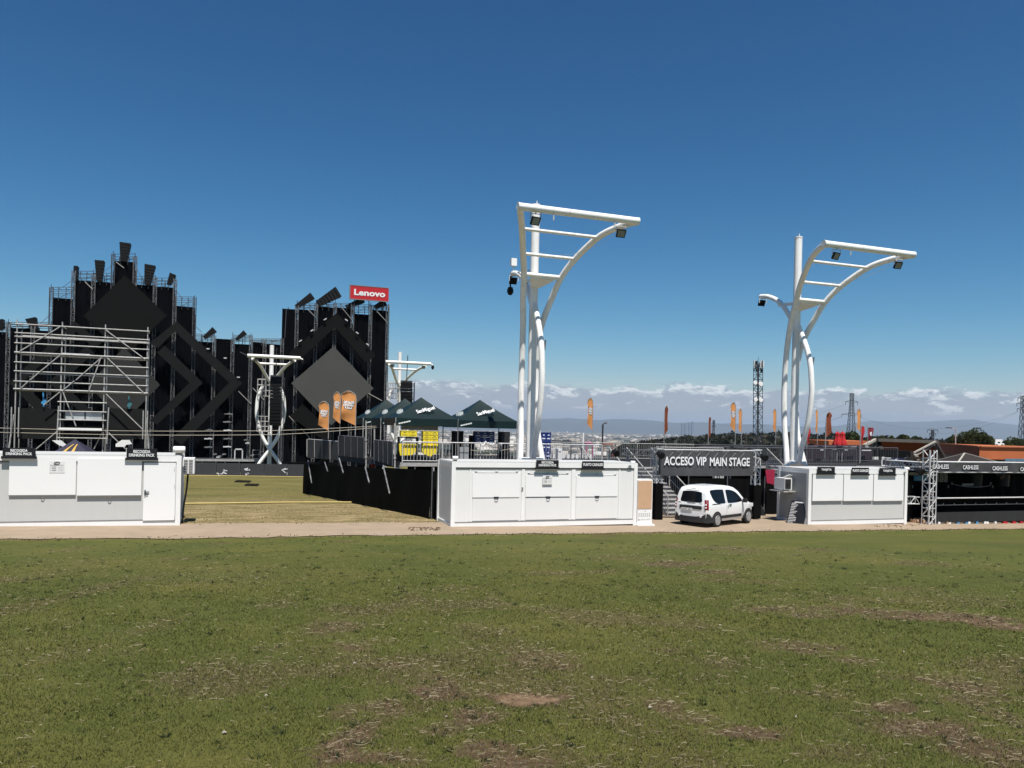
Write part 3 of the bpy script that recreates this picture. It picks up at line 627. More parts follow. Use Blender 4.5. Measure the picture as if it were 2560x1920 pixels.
    flat([(312,688),(417,789),(312,893),(209,789)], VS-1.2, m_screen_dark, 'great black diamond screen under the tallest tower')
    flat([(442,803),(606,957),(454,1112),(430,1095),(573,957),(437,828),(395,870),(374,858)], VS-1.6, m_screen_mid, 'outer chevron of the black screen pointing right')
    flat([(394,864),(408,860),(507,957),(392,1062),(376,1050),(474,957),(391,880)], VS-1.4, m_screen_mid, 'inner chevron of the black screen pointing right')
    flat([(310,868),(400,962),(310,1056),(220,962)], VS-1.5, m_screen_soft, 'grey diamond screen behind the bare scaffold')
    flat([(186,803),(22,957),(174,1112),(198,1095),(55,957),(191,828),(233,870),(254,858)], VS-1.6, m_screen_mid, 'outer chevron of the black screen pointing left')
    flat([(234,864),(220,860),(121,957),(236,1062),(252,1050),(154,957),(237,880)], VS-1.4, m_screen_mid, 'inner chevron of the black screen pointing left')
    flat([(842,782),(941,889),(914,907),(838,818),(745,904),(723,882)], VS-1.4, m_screen_dark, 'black roof-shaped chevron screen over the grey diamond')
    flat([(834,866),(934,971),(828,1063),(728,958)], VS-1.6, m_screen_grey, 'light grey diamond screen on the right tower')
    flat([(724,1040),(757,1010),(829,1080),(818,1108)], VS-1.4, m_screen_dark, 'lower black chevron screen by the orange flags')
    mb = MB()
    for x, y, a in [(813,798,1),(780,826,1),(751,852,1),(866,800,-1),(893,832,-1),(919,861,-1),(563,895,0),(596,943,0),(520,872,0)]:
        p = AV(x, y, VS-1.7); mb.beam(p+Vector((-.16,0,-.1*a)), p+Vector((.16,0,.1*a)), 0.12)
    mb.build('screen_clamp', m_alu, root)
    # deck, its lit edge, the dark void below and gear on it
    p, q = AV(380, 1147, VS-4), AV(652, 1149, VS-4)
    MB().box((p.x-40, VS-4, p.z-0.25), (q.x, VS-0.6, p.z)).build('deck', m_darksteel, root)
    mb = MB(); mb.box((p.x-40, VS-4.06, p.z-0.22), (q.x, VS-4.0, p.z+0.02)); mb.build('deck_edge', m_galv, root)
    MB().box((p.x-40, VS-3.2, zb), (q.x+9, VS-2.8, p.z-0.3)).build('deck_skirt', m_black, root)
    mb = MB()
    for x in (505,540,563,598,640):
        a = AV(x, 1150, VS-3.9); mb.box((a.x-.06, VS-3.9, zb), (a.x+.06, VS-3.8, a.z))
    mb.build('deck_prop', m_galv, root)
    rail = MB(); a, b = AV(632, 1125, VS-3.6), AV(648, 1148, VS-3.6)
    for zz in (a.z, (a.z+b.z)/2): rail.tube([(a.x, VS-3.6, zz), (b.x, VS-3.6, zz)], 0.03, 4)
    for x in (a.x, b.x): rail.tube([(x, VS-3.6, b.z), (x, VS-3.6, a.z)], 0.03, 4)
    rail.build('step_rail', m_galv, root)
    for i, (x, y) in enumerate([(521,1097),(521,1118),(569,1097),(568,1117),(568,1055),(521,1075),(569,1076),(571,1035),(614,1100),(618,1108),(537,1136),(560,1136),(545,1143),(630,1139),(548,1141)]):
        p = AV(x, y, VS-.9); m = MB(); m.cbox(p, (.9 if i < 8 else .4, .3, .14)); m.cbox(p+Vector((.1,-.2,.05)), (.25,.12,.16)); m.build('side_lamp', m_legsteel if i % 3 else m_alu, root)
    # things that stand on the deck or hang on the towers
    t = MB(); a, b = AV(586, 1122, VS-3.5), AV(607, 1148, VS-3.5)
    t.box((a.x, VS-3.5, a.z-.12), (b.x, VS-2.7, a.z)); t.box((a.x, VS-3.5, b.z), (a.x+.12, VS-2.7, a.z)); t.box((b.x-.12, VS-3.5, b.z), (b.x, VS-2.7, a.z))
    t.build('stage_table', m_alu, label='small white-topped table on the stage deck', cat='table')
    def beamer(px0, py0, px1, py1, label, w=1.5, v=VS+0.4):
        """a blinder bar: black louvred box tilted up on a yoke"""
        a, b = AV(px0, py0, v), AV(px1, py1, v); d = (b-a); L = d.length; d.normalize(); up = Vector((0,1,0)).cross(d); up.normalize()
        if up.z < 0: up = -up
        r = thing('stage_light', label, 'stage light', tuple(a), 'stage lights on the tower tops')
        h = MB(); 
        for k in range(7):
            c = a.lerp(b, (k+.5)/7); ww = w*(0.75+0.5*k/6); h.beam(c-up*ww/2, c+up*ww/2, 1.1, L/7*0.8, up=d)
        h.beam(a, b, 0.5, w*0.35); h.build('light_housing', m_blackpaint, r)
        y = MB(); c = a.lerp(b, .25); y.tube([c+Vector((-.5,0,-1.1)), c+Vector((-.5,0,0))], .05, 5); y.tube([c+Vector((.5,0,-1.1)), c+Vector((.5,0,0))], .05, 5); y.tube([c+Vector((-.8,0,-1.1)), c+Vector((.8,0,-1.1))], .06, 5); y.build('yoke', m_darksteel, r)
    beamer(192,704,191,666,'small black light standing at the left edge of the second step of the stage',0.32)
    beamer(249,704,250,652,'black louvred light left of the topmost tower',0.75)
    beamer(310,656,314,608,'topmost black light crowning the stage',0.9)
    beamer(369,712,376,663,'black louvred light right of the topmost tower',0.9)
    beamer(422,712,433,686,'small black light at the right edge of the second step',0.55)
    beamer(88,826,78,796,'black light on the low left tower above the bare scaffold',0.8)
    beamer(4,824,-2,800,'black light cut off by the left edge of the photo',0.7)
    beamer(510,845,537,824,'black light on the low roofline beside the left towers',0.55)
    beamer(590,850,613,831,'second black light on the low roofline, nearer the white column',0.45)
    beamer(740,768,781,740,'wedge of black lights at the left corner of the right tower',0.7)
    beamer(794,760,846,730,'largest wedge of black lights, left of the red board',1.1)
    beamer(866,768,908,750,'black lights under the left half of the red board',0.6)
    beamer(938,768,962,756,'small black lights under the right half of the red board',0.7)
    # the red board with its lettering
    a, b = AV(875, 746, VS-0.8), AV(972, 721, VS-0.8); z0, z1 = a.z, AV(875, 713, VS-0.8).z
    s = thing('sponsor_board', 'bright red board with white name on top of the right stage tower', 'sign board', (a.x, VS-0.8, z0))
    MB().box((a.x, VS-0.8, z0), (b.x, VS-0.6, z1)).build('board', m_red, s)
    fr = MB(); fr.box((a.x-.08, VS-0.83, z0-.08), (a.x+.02, VS-0.55, z1+.08)); fr.box((a.x+.02, VS-0.83, z1), (b.x, VS-0.55, z1+.08)); fr.box((a.x+.02, VS-0.83, z0-.08), (b.x, VS-0.55, z0)); fr.build('frame', m_midgrey, s)
    w = b.x-a.x; MB().text('Lenovo', (a.x+w*.10, VS-0.8, z0+(z1-z0)*.28), (1,0,0), w*.81, (z1-z0)*.47, .06, .035).build('lettering', m_letter, s)
    pr = MB()
    for f in (.12, .5, .88): pr.tube([(a.x+w*f, VS-.5, z0-1.2), (a.x+w*f, VS-.5, z1)], .06, 5)
    pr.build('prop', m_darksteel, s)
    # crowd barrier in front
    v = 90.0; a, b = AV(380, 1166, v), AV(775, 1166, v); u0, u1 = -8.0, b.x; k = int((u1-u0)/2.2)
    for i in range(k):
        x0 = u0+(u1-u0)*i/k; x1 = x0+(u1-u0)/k-.03; z0 = ground((x0+x1)/2, v)
        if x1 < -7: continue
        mb = MB(); mb.box((x0, v, z0), (x1, v+.05, z0+1.32)); mb.beam((x0, v+.1, z0+1.34), (x1, v+.1, z0+1.34), .07)
        for x in (x0+.2, x1-.2): mb.tube([(x, v+.08, z0+1.3), (x, v+1.0, z0+.05)], .03, 4)
        mb.build('stage_barrier', m_panelgrey, label='black steel crowd barrier panel in the row below the stage', cat='barrier', group='crowd barrier panels below the stage')
    mb = MB()
    for cx, cy in ((563,1178),(616,1175),(616,1183),(713,1177),(551,1183)):
        p = AV(cx, cy, v-.02)
        for m in range(3): mb.cbox((p.x+rng.normal(0,.15), v-.02, p.z+rng.normal(0,.12)), (rng.uniform(.2,.5), .02, rng.uniform(.06,.14)), ry=rng.normal(0,.3))
    mb.build('barrier_stickers', m_clear, label='torn white stickers on the black barriers below the stage', cat='sticker', kind='stuff')
build_stage()
# ---------------------------------------------------------------- bare scaffold tower at the left
def build_scaffold():
    v = 53.0; g = -0.75
    X = [AV(px, 980, v).x for px in (39, 152, 260, 366)]; zt = AV(152, 811, v).z
    Z = [AV(152, y, v).z for y in (816, 838, 847, 863, 886, 910, 932, 957, 976)]
    root = thing('scaffold_tower', 'bare grey tube scaffold of three bays standing behind the left kiosk', 'scaffold', (X[0], v, g))
    for i, x in enumerate(X):
        for dv in (0, 1.1): MB().tube([(x, v+dv, g), (x, v+dv, zt+(.15 if dv == 0 else -.4))], .04, 6).build('standard', m_galv, root)
    lg = MB()
    for z in Z:
        thick = .05 if z in (Z[4], Z[8]) else .036
        lg.tube([(X[0]-.1, v-.06, z), (X[3]+.1, v-.06, z)], thick, 6)
    for z in (Z[1], Z[4], Z[6], Z[8]): lg.tube([(X[0], v+1.16, z-.05), (X[3], v+1.16, z-.05)], .036, 5)
    for x in X:
        for z in (Z[0], Z[2], Z[4], Z[8]): lg.tube([(x, v-.1, z), (x, v+1.2, z)], .034, 5)
    lg.build('ledger', m_galv, root)
    pl = MB(); pl.box((X[1], v, Z[4]+.03), (X[2]-.8, v+.6, Z[4]+.10)); pl.box((X[0], v+.55, Z[4]+.03), (X[3], v+1.1, Z[4]+.09)); pl.box((X[0], v+.1, Z[8]-.02), (X[3], v+1.1, Z[8]+.06)); pl.build('deck_plank', m_alu, root)
    P = lambda x, y, dv=-.1: AV(x, y, v+dv)
    for a, b in [((50,878),(150,817)),((264,825),(362,898)),((75,950),(150,888)),((50,973),(72,952)),((190,950),(255,893)),((155,978),(186,952)),((222,978),(252,895)),((268,895),(362,985)),((110,1012),(150,980)),((265,985),(358,1075)),((90,1123),(146,1076)),((265,1076),(313,1122)),((157,980),(190,1066)),((235,1122),(256,1080))]:
        MB().tube([P(*a), P(*b)], .034, 5).build('brace', m_galv, root)
    # control booth behind the tubes: black side screens, white shelf, pale window strip
    for a, b in ((48,152),(266,362)):
        p, q = P(a, 1020, .3), P(b, 1098, .3); MB().box((p.x, v+.3, q.z), (q.x, v+.5, p.z)).build('side_screen', M('booth_screen', (.012,.0125,.0125), .8, .2, spec=.1), root)
    fr = MB(); zA, zB, zC, zD = P(200,1006).z, P(200,1029).z, P(200,1050).z, P(200,1095).z
    for z in (zA, zB, zC): fr.tube([(X[1]-.1, v-.3, z), (X[2]+.2, v-.3, z)], .04, 5)
    fr.tube([(X[1]-.1, v-.3, zD), (X[2]+.3, v-.3, zD)], .04, 5)
    for x in (X[1]-.1, X[2]+.25): fr.tube([(x, v-.3, zD-.3), (x+.06, v-.3, zB+.3)], .045, 5)
    for x in (X[0]+.25, X[0]-.12, X[3]+.12, X[3]-.12): fr.tube([(x, v-.3, P(200,1095).z), (x, v-.3, P(200,1022).z)], .04, 5)
    for x0, s in ((X[0]-.05, -1), (X[3]+.05, 1)): fr.tube([(x0+s*.4, v-.4, g), (x0, v-.1, P(200,1040).z)], .05, 5)
    fr.build('booth_frame', m_galv, root)
    MB().box((X[1], v-.5, P(200,1076).z), (X[2], v+.2, P(200,1070).z)).build('shelf', m_white, root)
    w = MB(); w.box((X[1]+.15, v+.55, P(200,1050).z), (X[2]-.15, v+.6, P(200,1031).z)); w.build('window', M('booth_window', (0.42,0.45,0.47), .2, .25, 1.2), root)
    bb = MB(); bb.box((X[1]+.05, v+.7, zD), (X[2]-.05, v+1.0, P(200,1030).z)); bb.box((X[1]+1.2, v+.5, P(200,1066).z), (X[1]+1.26, v+.53, P(200,1031).z)); bb.build('booth_back', m_black, root)
    for cx, y0, y1, m, lb in ((108, 980, 1016, m_cyan, 'bright blue strap hanging in the left bay of the bare scaffold'), (322, 990, 1022, M('teal_strap', (.04,.16,.19), .6), 'teal strap with a bundled end in the right bay of the bare scaffold')):
        a, b = P(cx, y0, .2), P(cx+1, y1, .2); mb = MB(); mb.tube([a, b], .045, 5); mb.cbox(a.lerp(b, .75), (.2, .08, .16), ry=.4); mb.cbox(a.lerp(b, .6)+Vector((.08,0,0)), (.12, .1, .2), ry=-.5); mb.build('strap', m, label=lb, cat='strap')
    # tent top and white screens peeping over the kiosk
    apex = AV(188, 1098, 46); l, r = AV(140, 1132, 46), AV(232, 1132, 46); t = thing('printed_tent', 'navy tent top with mustard stripes peeping over the left kiosk', 'tent', (apex.x, 46, ground(apex.x, 46)))
    cn = [(l.x, 44.6, l.z), (r.x, 44.6, r.z), (r.x, 47.4, r.z), (l.x, 47.4, l.z)]
    mb = MB(); ap = (apex.x, 46, apex.z); mb.add([ap]+cn, [(0,1,2),(0,2,3),(0,3,4),(0,4,1)]); mb.box((l.x, 44.62, l.z-.35), (r.x, 47.38, l.z-.005)); mb.build('canopy', m_navy, t)
    st = MB()
    def lp(fx, fz): # on the front slope
        e = Vector(cn[0]).lerp(Vector(cn[1]), fx); return e.lerp(Vector(ap), fz)+Vector((0,-.03,.02))
    for f in (.34, .60): st.add([lp(f-.08,.10), lp(f+.02,.10), lp(f+.10,.45), lp(f+.24,.62), lp(f+.18,.64), lp(f+.02,.45)], [(0,1,2,5),(5,2,3,4)])
    st.build('stripe', m_mustard, t)
    lgs = MB()
    for c in cn: lgs.tube([(c[0], c[1], ground(c[0], c[1])), c], .04, 5)
    lgs.build('leg', m_galv, t)
    for pts, lb in (([(130,1101),(152,1101),(168,1115),(158,1117),(146,1112)], 'white tilted screen left of the navy tent top'), ([(289,1110),(304,1100),(323,1100),(330,1110),(315,1112),(312,1117),(289,1117)], 'white crumpled screen right of the navy tent top')):
        mb = MB(); mb.prism([tuple(AV(x, y, 45.5)) for x, y in pts], (0, .12, 0)); c = AV(pts[0][0]+12, pts[0][1]+10, 45.6); mb.tube([(c.x+.3, 45.6, ground(c.x, 45.6)), (c.x+.3, 45.6, c.z)], .04, 5); mb.build('folding_screen', m_panel, label=lb, cat='screen')
    # overhead cables slung from the left to the tents
    for k, (ys, lb) in enumerate((((1068,1077,1077.5,1074,1064), 'upper pale cable slung across in front of the stage'), ((1079,1087,1087.5,1083,1067), 'lower pale cable slung across in front of the stage'))):
        pts = [AD(x, y, 46) for x, y in zip((-80, 300, 600, 760, 968), ys)]; MB().tube(spline(pts, 8), .015, 5).build('cable', m_rope, label=lb, cat='cable')
build_scaffold()
# ---------------------------------------------------------------- white tubular columns with their canopies
LEG = [(0.93,-0.75,-0.5),(0.74,-0.45,1.2),(0.56,-0.17,2.5),(0.45,0.06,3.4),(0.41,0.24,4.2),(0.39,0.36,5.5),(0.37,0.40,6.6),(0.40,0.30,7.9),(0.49,0.05,9.0),(0.72,-0.48,10.1),(0.93,-1.085,11.03),(1.28,-1.84,11.79),(1.82,-3.07,12.57),(2.27,-4.1,12.84),(2.64,-5.0,12.90)]
def flood(root, x, y, z, tilt=0.5, yaw=0.0, off=(0,0,0)):
    m = Matrix.Translation(Vector((x+off[0], y+off[1], z+off[2]))) @ Matrix.Scale(.80, 4) @ Matrix.Rotation(yaw, 4, 'Z') @ Matrix.Rotation(tilt, 4, 'X')
    def bx(mb, a, b):
        k = MB().box(a, b); mb.add([m @ Vector(p) for p in k.v], k.f)
    h = MB(); bx(h, (-.21,-.11,-.40), (.21,.0,-.04)); 
    for i in range(6): bx(h, (-.20,0.0,-.38+i*.06), (.20,.05,-.36+i*.06))
    bx(h, (-.24,-.14,-.43), (-.21,.0,-.01)); bx(h, (.21,-.14,-.43), (.24,.0,-.01)); bx(h, (-.21,-.14,-.04), (.21,.0,-.01)); bx(h, (-.21,-.14,-.43), (.21,.0,-.40))
    o = h.build('floodlight', m_blackpaint, root)
    g = MB(); bx(g, (-.20,-.125,-.39), (.20,-.112,-.05)); g.build('glass', m_lens, o)
    b = MB(); p = m @ Vector((0,0,-.02)); b.beam(p+Vector((-.24,0,-.15)), p+Vector((-.24,0,.12)), .03); b.beam(p+Vector((.24,0,-.15)), p+Vector((.24,0,.12)), .03); b.beam(p+Vector((-.25,0,.12)), p+Vector((.25,0,.12)), .03); b.tube([p+Vector((0,0,.10)), p+Vector((0,0,.26))], .03, 6); b.build('bracket', m_alu, o)
def build_columns():
    u0, v0, z0 = 13.683, 35.0, -0.02
    root = thing('canopy_column', 'tall white tubular column with ladder canopy, rising behind the middle kiosk', 'column', (u0, v0, z0), 'white tubular columns with ladder canopies')
    P = lambda x, y, z: (u0+x, v0+y, z0+z)
    mb = MB(); mb.tube([P(0,0,-.6), P(0,0,14.55)], .2, 20); mb.tube([P(0,0,14.55), P(0,0,14.62)], .215, 20); mb.tube([P(.05,0,14.6), P(.05,0,14.8)], .02, 6); mb.build('pole', m_pole, root)
    for s in (-1, 1):
        pts = spline([P(s*a, b, c) for a, b, c in LEG], 6); MB().tube(pts, .145, 16).build('curved_leg', m_pole, root)
    bow = [(0,-.42,2.45),(0,-.63,3.25),(0,-.89,4.0),(0,-1.10,4.75),(0,-1.23,5.5),(0,-1.30,6.25),(0,-1.25,7.0),(0,-1.13,7.75),(0,-.86,8.5),(0,-.50,9.2),(0,-.08,9.9)]
    MB().tube(spline([P(*q) for q in bow], 5), [.10]+[.14]*50, 16).build('bow', m_pole, root)
    MB().tube([P(-.52,-.28,2.45), P(.52,-.28,2.45)], .13, 14).build('crossbar', m_pole, root)
    MB().tube([P(-2.72,-5.04,12.93), P(2.72,-5.04,12.93)], .155, 18).tube([P(-2.76,-5.04,12.93), P(-2.71,-5.04,12.93)], .17, 18).tube([P(2.71,-5.04,12.93), P(2.76,-5.04,12.93)], .17, 18).build('top_bar', m_pole, root)
    for a, b, c, r in ((.92,-1.085,11.03,.10),(1.27,-1.84,11.79,.075),(1.81,-3.07,12.57,.075)): MB().tube([P(-a,b,c), P(a,b,c)], r, 12).build('rung', m_pole, root)
    MB().add([P(-.66,-1.10,10.99), P(.66,-1.10,10.99), P(.2,-.1,10.95), P(-.2,-.1,10.95), P(-.60,-1.06,10.86), P(.60,-1.06,10.86), P(.2,-.1,10.62), P(-.2,-.1,10.62)], [(0,1,2,3),(7,6,5,4),(0,4,5,1),(1,5,6,2),(3,2,6,7),(0,3,7,4)]).build('gusset', m_pole, root)
    MB().tube(spline([P(0,.05,9.6), P(0,.55,10.4), P(0,1.35,11.25), P(0,2.3,11.72), P(0,3.1,11.86)], 6), .13, 14).build('rear_arm', m_pole, root)
    MB().beam(P(0,.1,11.05), P(0,1.5,11.15), .10, .16).build('strut', m_pole, root)
    flood(root, u0-1.95, v0-5.0, z0+12.62, .45, .2); flood(root, u0+2.1, v0-4.75, z0+12.60, .5, -.1)
    flood(root, u0+.02, v0+2.9, z0+11.62, -.4, 3.1)
    hk = MB()
    for x in (-1.2, 1.6): hk.tube([P(x,-5.1,12.8), P(x,-5.1,12.52)], .03, 6)
    hk.build('hook', m_alu, root)
    MB().tube(sag(P(.1,-.2,12.3), P(2.3,-4.7,12.72), .55), .008, 4, False).build('loose_wire', m_rope, root)
    MB().prism([P(.10,-1.24,8.05), P(.16,-1.15,8.05), P(.14,-1.10,7.6)], (.05,-.05,0)).build('small_lamp', m_midgrey, root)
    c2 = copy_thing(root, (28.786, 34.70, -0.05), 'tall white tubular column with ladder canopy, rising behind the kiosk with three shutters')
    # security gear only the first column carries
    ant = MB(); ant.tube([P(-.1,.2,11.5), P(-.05,2.7,11.85)], .03, 6); ant.tube([P(0,2.95,11.7), P(0,2.95,12.4)], .03, 6); ant.build('bracket_arm', m_alu, root)
    bx = MB(); bx.cbox(P(0,2.95,12.42), (.30,.22,.38)); bx.build('antenna_box', m_white, root)
    cm = MB(); cm.tube([P(0,3.35,11.55), P(0,3.35,11.2)], .04, 8); cm.tube([P(0,3.35,11.2), P(0,3.35,11.05), P(0,3.35,10.92), P(0,3.35,10.80)], [.12,.17,.16,.08], 12); cm.tube([P(0,2.9,11.75), P(0,3.35,11.75), P(0,3.35,11.5)], .04, 8); cm.build('dome_camera', m_blackpaint, root)
    # further columns, seen face on with line-array speakers hung under their bars
    def front_column(px, pyt, v, gl, label):
        t = AV(px, pyt, v); u = t.x; z0 = t.z-14.6; r = thing('canopy_column', label, 'column', (u, v, z0), 'white tubular columns with ladder canopies'); Q = lambda x, y, z: (u+x, v+y, z0+z)
        MB().tube([Q(0,0,-.3), Q(0,0,14.6)], .24, 14).build('pole', m_pole, r)
        bp = [(-2.0,-.7,-.3),(-1.0,-.6,1.3),(0,-.5,2.75),(.85,-.4,4.2),(1.42,-.35,6.1),(1.50,-.3,7.5),(1.35,-.25,8.8),(.9,-.2,9.9)]
        for s in (-1, 1): MB().tube(spline([Q(s*a, b-.06*s, c) for a, b, c in bp], 5), .2, 12).build('curved_leg', m_pole, r)
        for s in (-1, 1): MB().tube(spline([Q(s*.12,-.35,10.3), Q(s*.75,-1.2,11.25), Q(s*1.5,-3.0,12.2), Q(s*2.2,-4.6,12.65)], 5), .16, 12).build('canopy_arm', m_pole, r)
        MB().tube([Q(-2.75,-5,12.9), Q(2.75,-5,12.9)], .19, 14).build('top_bar', m_pole, r)
        MB().tube([Q(-1.5,-3,12.25), Q(1.5,-3,12.25)], .12, 10).build('rung', m_pole, r)
        MB().tube([Q(2.7,-5,12.9), Q(3.0,-5,12.75)], .09, 8).build('camera_arm', m_pole, r)
        cm = MB(); cm.tube([Q(3.0,-5,12.75), Q(3.0,-5,12.5), Q(3.0,-5,12.25)], [.12,.2,.1], 10); cm.build('dome_camera', m_blackpaint, r)
        flood(r, u-1.9, v-4.9, z0+12.65, .4); flood(r, u+1.9, v-4.9, z0+12.65, .4)
        # maintenance baskets and a box truss strapped to the pole
        bk = MB()
        for zc, h in ((9.7,1.9),(5.6,1.7)):
            for x in (-1.35,-.9,-.45,0):
                for y in (-.6,.6): bk.tube([Q(x-.1,y,zc-h/2), Q(x-.1,y,zc+h/2)], .04, 5)
            for zz in (-h/2,-h/6,h/6,h/2):
                for y in (-.6,.6): bk.tube([Q(-1.5,y,zc+zz), Q(0,y,zc+zz)], .04, 5)
        bk.build('work_basket', m_galv, r)
        return u, z0
    u, z0 = front_column(680, 863, 94.0, -2, 'white column standing against the black stage, black speaker stack hung before it')
    u4, z4 = front_column(1000, 880, 98.0, -2, 'white column right of the stage with a dome camera, behind the green tents')
    def line_array(px0, px1, py0, py1, v, n, label):
        a, b = AV(px0, py0, v), AV(px1, py1, v); w = b.x-a.x; r = thing('line_array', label, 'speaker', ((a.x+b.x)/2, v, b.z), 'hanging line arrays'); h = (a.z-b.z)/n
        for i in range(n):
            zc = a.z-(i+.5)*h; f = (i/n)**2*.5; mb = MB(); mb.cbox((a.x+w/2, v-f*.8, zc), (w, .9, h*.90), rx=f*.6); mb.cbox((a.x+w/2, v-.46-f*.8, zc), (w*.9, .04, h*.25), rx=f*.6); mb.build('speaker_cabinet', m_blackpaint, r)
        mb = MB(); mb.box((a.x, v-.4, a.z+.03), (b.x, v+.4, a.z+.18)); mb.tube([(a.x+w/2, v, a.z+.1), (a.x+w/2, v-.4, a.z+3.2)], .05, 6); mb.lattice((b.x+.25, v+.3, b.z-4), (b.x+.25, v+.3, a.z), .3, .035, .8, 4); mb.build('hanging_frame', m_darksteel, r)
    line_array(676, 700, 942, 1062, 90.5, 14, 'long black hanging speaker stack before the stage')
    line_array(1003, 1028, 955, 1010, 93.5, 7, 'shorter black hanging speaker stack above the green tents')
build_columns()
# ---------------------------------------------------------------- kiosks
def kiosk(name, label, u0, u1, v0, depth, z0, h, wall_m, front):
    root = thing(name, label, 'kiosk', ((u0+u1)/2, v0+depth/2, z0)); v1 = v0+depth; p = .16
    zf = z0+.10; zt = z0+h
    fr = MB()
    for x in (u0, u1-p):
        for y in (v0, v1-p): fr.box((x, y, z0+.02), (x+p, y+p, zt))
    for y, in ((v0+.02,), (v1-p+.02,)):
        fr.box((u0+p, y, zf), (u1-p, y+p-.04, zf+.17)); fr.box((u0+p, y, zt-.20), (u1-p, y+p-.04, zt-.002))
    for x in (u0+.02, u1-p+.02):
        fr.box((x, v0+p, zf), (x+p-.04, v1-p, zf+.17)); fr.box((x, v0+p, zt-.20), (x+p-.04, v1-p, zt-.002))
    fr.build('frame', m_white, root)
    w = MB(); w.box((u0+.06, v0+.07, zf+.02), (u1-.06, v1-.07, zt-.03)); w.build('wall', wall_m, root)
    rf = MB(); rf.box((u0+.04, v0+.04, zt+.002), (u1-.04, v1-.04, zt+.03)); rf.build('roof', m_greypanel, root)
    gr = MB(); gr.box((u0+p, v0+.045, zt-.262), (u1-p, v0+.068, zt-.205)); gr.box((u0+p, v0+.045, zf+.173), (u1-p, v0+.068, zf+.225)); gr.build('groove', m_midgrey, root)
    ft = MB()
    for x in (u0+.3, (u0+u1)/2, u1-.3):
        for y in (v0+.3, v1-.3): ft.box((x-.1, y-.1, z0-.25), (x+.1, y+.1, zf+.01))
    ft.build('foot', m_blackpaint, root)
    return root
def board(root, px0, px1, py0, py1, v, lines, m=m_signblack):
    a, b = AV(px0, py1, v), AV(px1, py0, v); zb = a.z; zt = AV(px0, py0, v).z; mb = MB(); mb.box((a.x, v, zb), (b.x, v+.04, zt)); mb.box((a.x-.04, v-.012, zb-.09), (b.x+.04, v+.05, zb-.004)); o = mb.build('sign_board', m, root)
    sh = MB(); sh.box((a.x-.05, v-.02, zb-.10), (b.x+.05, v+.06, zb-.085)); sh.build('sill', m_midgrey, o)
    t = MB(); H = zt-zb; W = b.x-a.x
    for i, (s, wf) in enumerate(lines):
        n = len(lines); hh = H*(.66/n if n > 1 else .44); y = zb + H*(.12 + (n-1-i)*(.78/n)) if n > 1 else zb+H*.28
        t.text(s, (a.x+W*(1-wf)/2, v-.002, y), (1,0,0), W*wf, hh, .01, .03)
    t.build('lettering', m_letter, o)
def lamp(root, px, py, w, h, v):
    p = AV(px, py, v); mb = MB(); s = w/2
    mb.tube([(p.x-s, v, p.z), (p.x-s*.9, v, p.z), (p.x+s*.9, v, p.z), (p.x+s, v, p.z)], [h*.36, h*.5, h*.5, h*.36], 14); o = mb.build('bulkhead_lamp', m_shutter, root)
    b = MB(); b.box((p.x-s*.6, v-.03, p.z-h*.5-.12), (p.x+s*.6, v+.05, p.z-h*.45)); b.build('lamp_base', m_midgrey, o)
def sticker(root, px, py, v, w=.30):
    """paper notice: small dark ring emblem over rows of tiny print"""
    p = AV(px, py, v); mb = MB(); mb.box((p.x-w/2, v-.004, p.z-w*.62), (p.x+w/2, v+.004, p.z+w*.25)); o = mb.build('notice', m_panel, root)
    i = MB(); k = 18; ring = []
    pts = [(p.x+w*.14*math.cos(a)*1.25+w*.03*math.sin(a), v-.008, p.z+w*.10+w*.085*math.sin(a)) for a in [2*math.pi*j/k for j in range(k+1)]]
    i.tube(pts, [w*(.018+.03*abs(math.sin(math.pi*j/k))) for j in range(k+1)], 5, False)
    for r_ in range(4):
        z = p.z-w*(.08+.13*r_)
        if r_ == 0:
            for s in range(9): i.box((p.x-w*.45+s*w*.10, v-.007, z), (p.x-w*.45+s*w*.10+w*.07, v-.004, z+w*.045))
        else:
            i.box((p.x-w*.45, v-.007, z), (p.x-w*.41, v-.004, z+w*.04)); i.box((p.x-w*.34, v-.007, z), (p.x-w*.06, v-.004, z+w*.05)); i.box((p.x+w*.05, v-.007, z), (p.x+w*.42, v-.004, z+w*.012))
    i.build('print', m_midgrey, o)
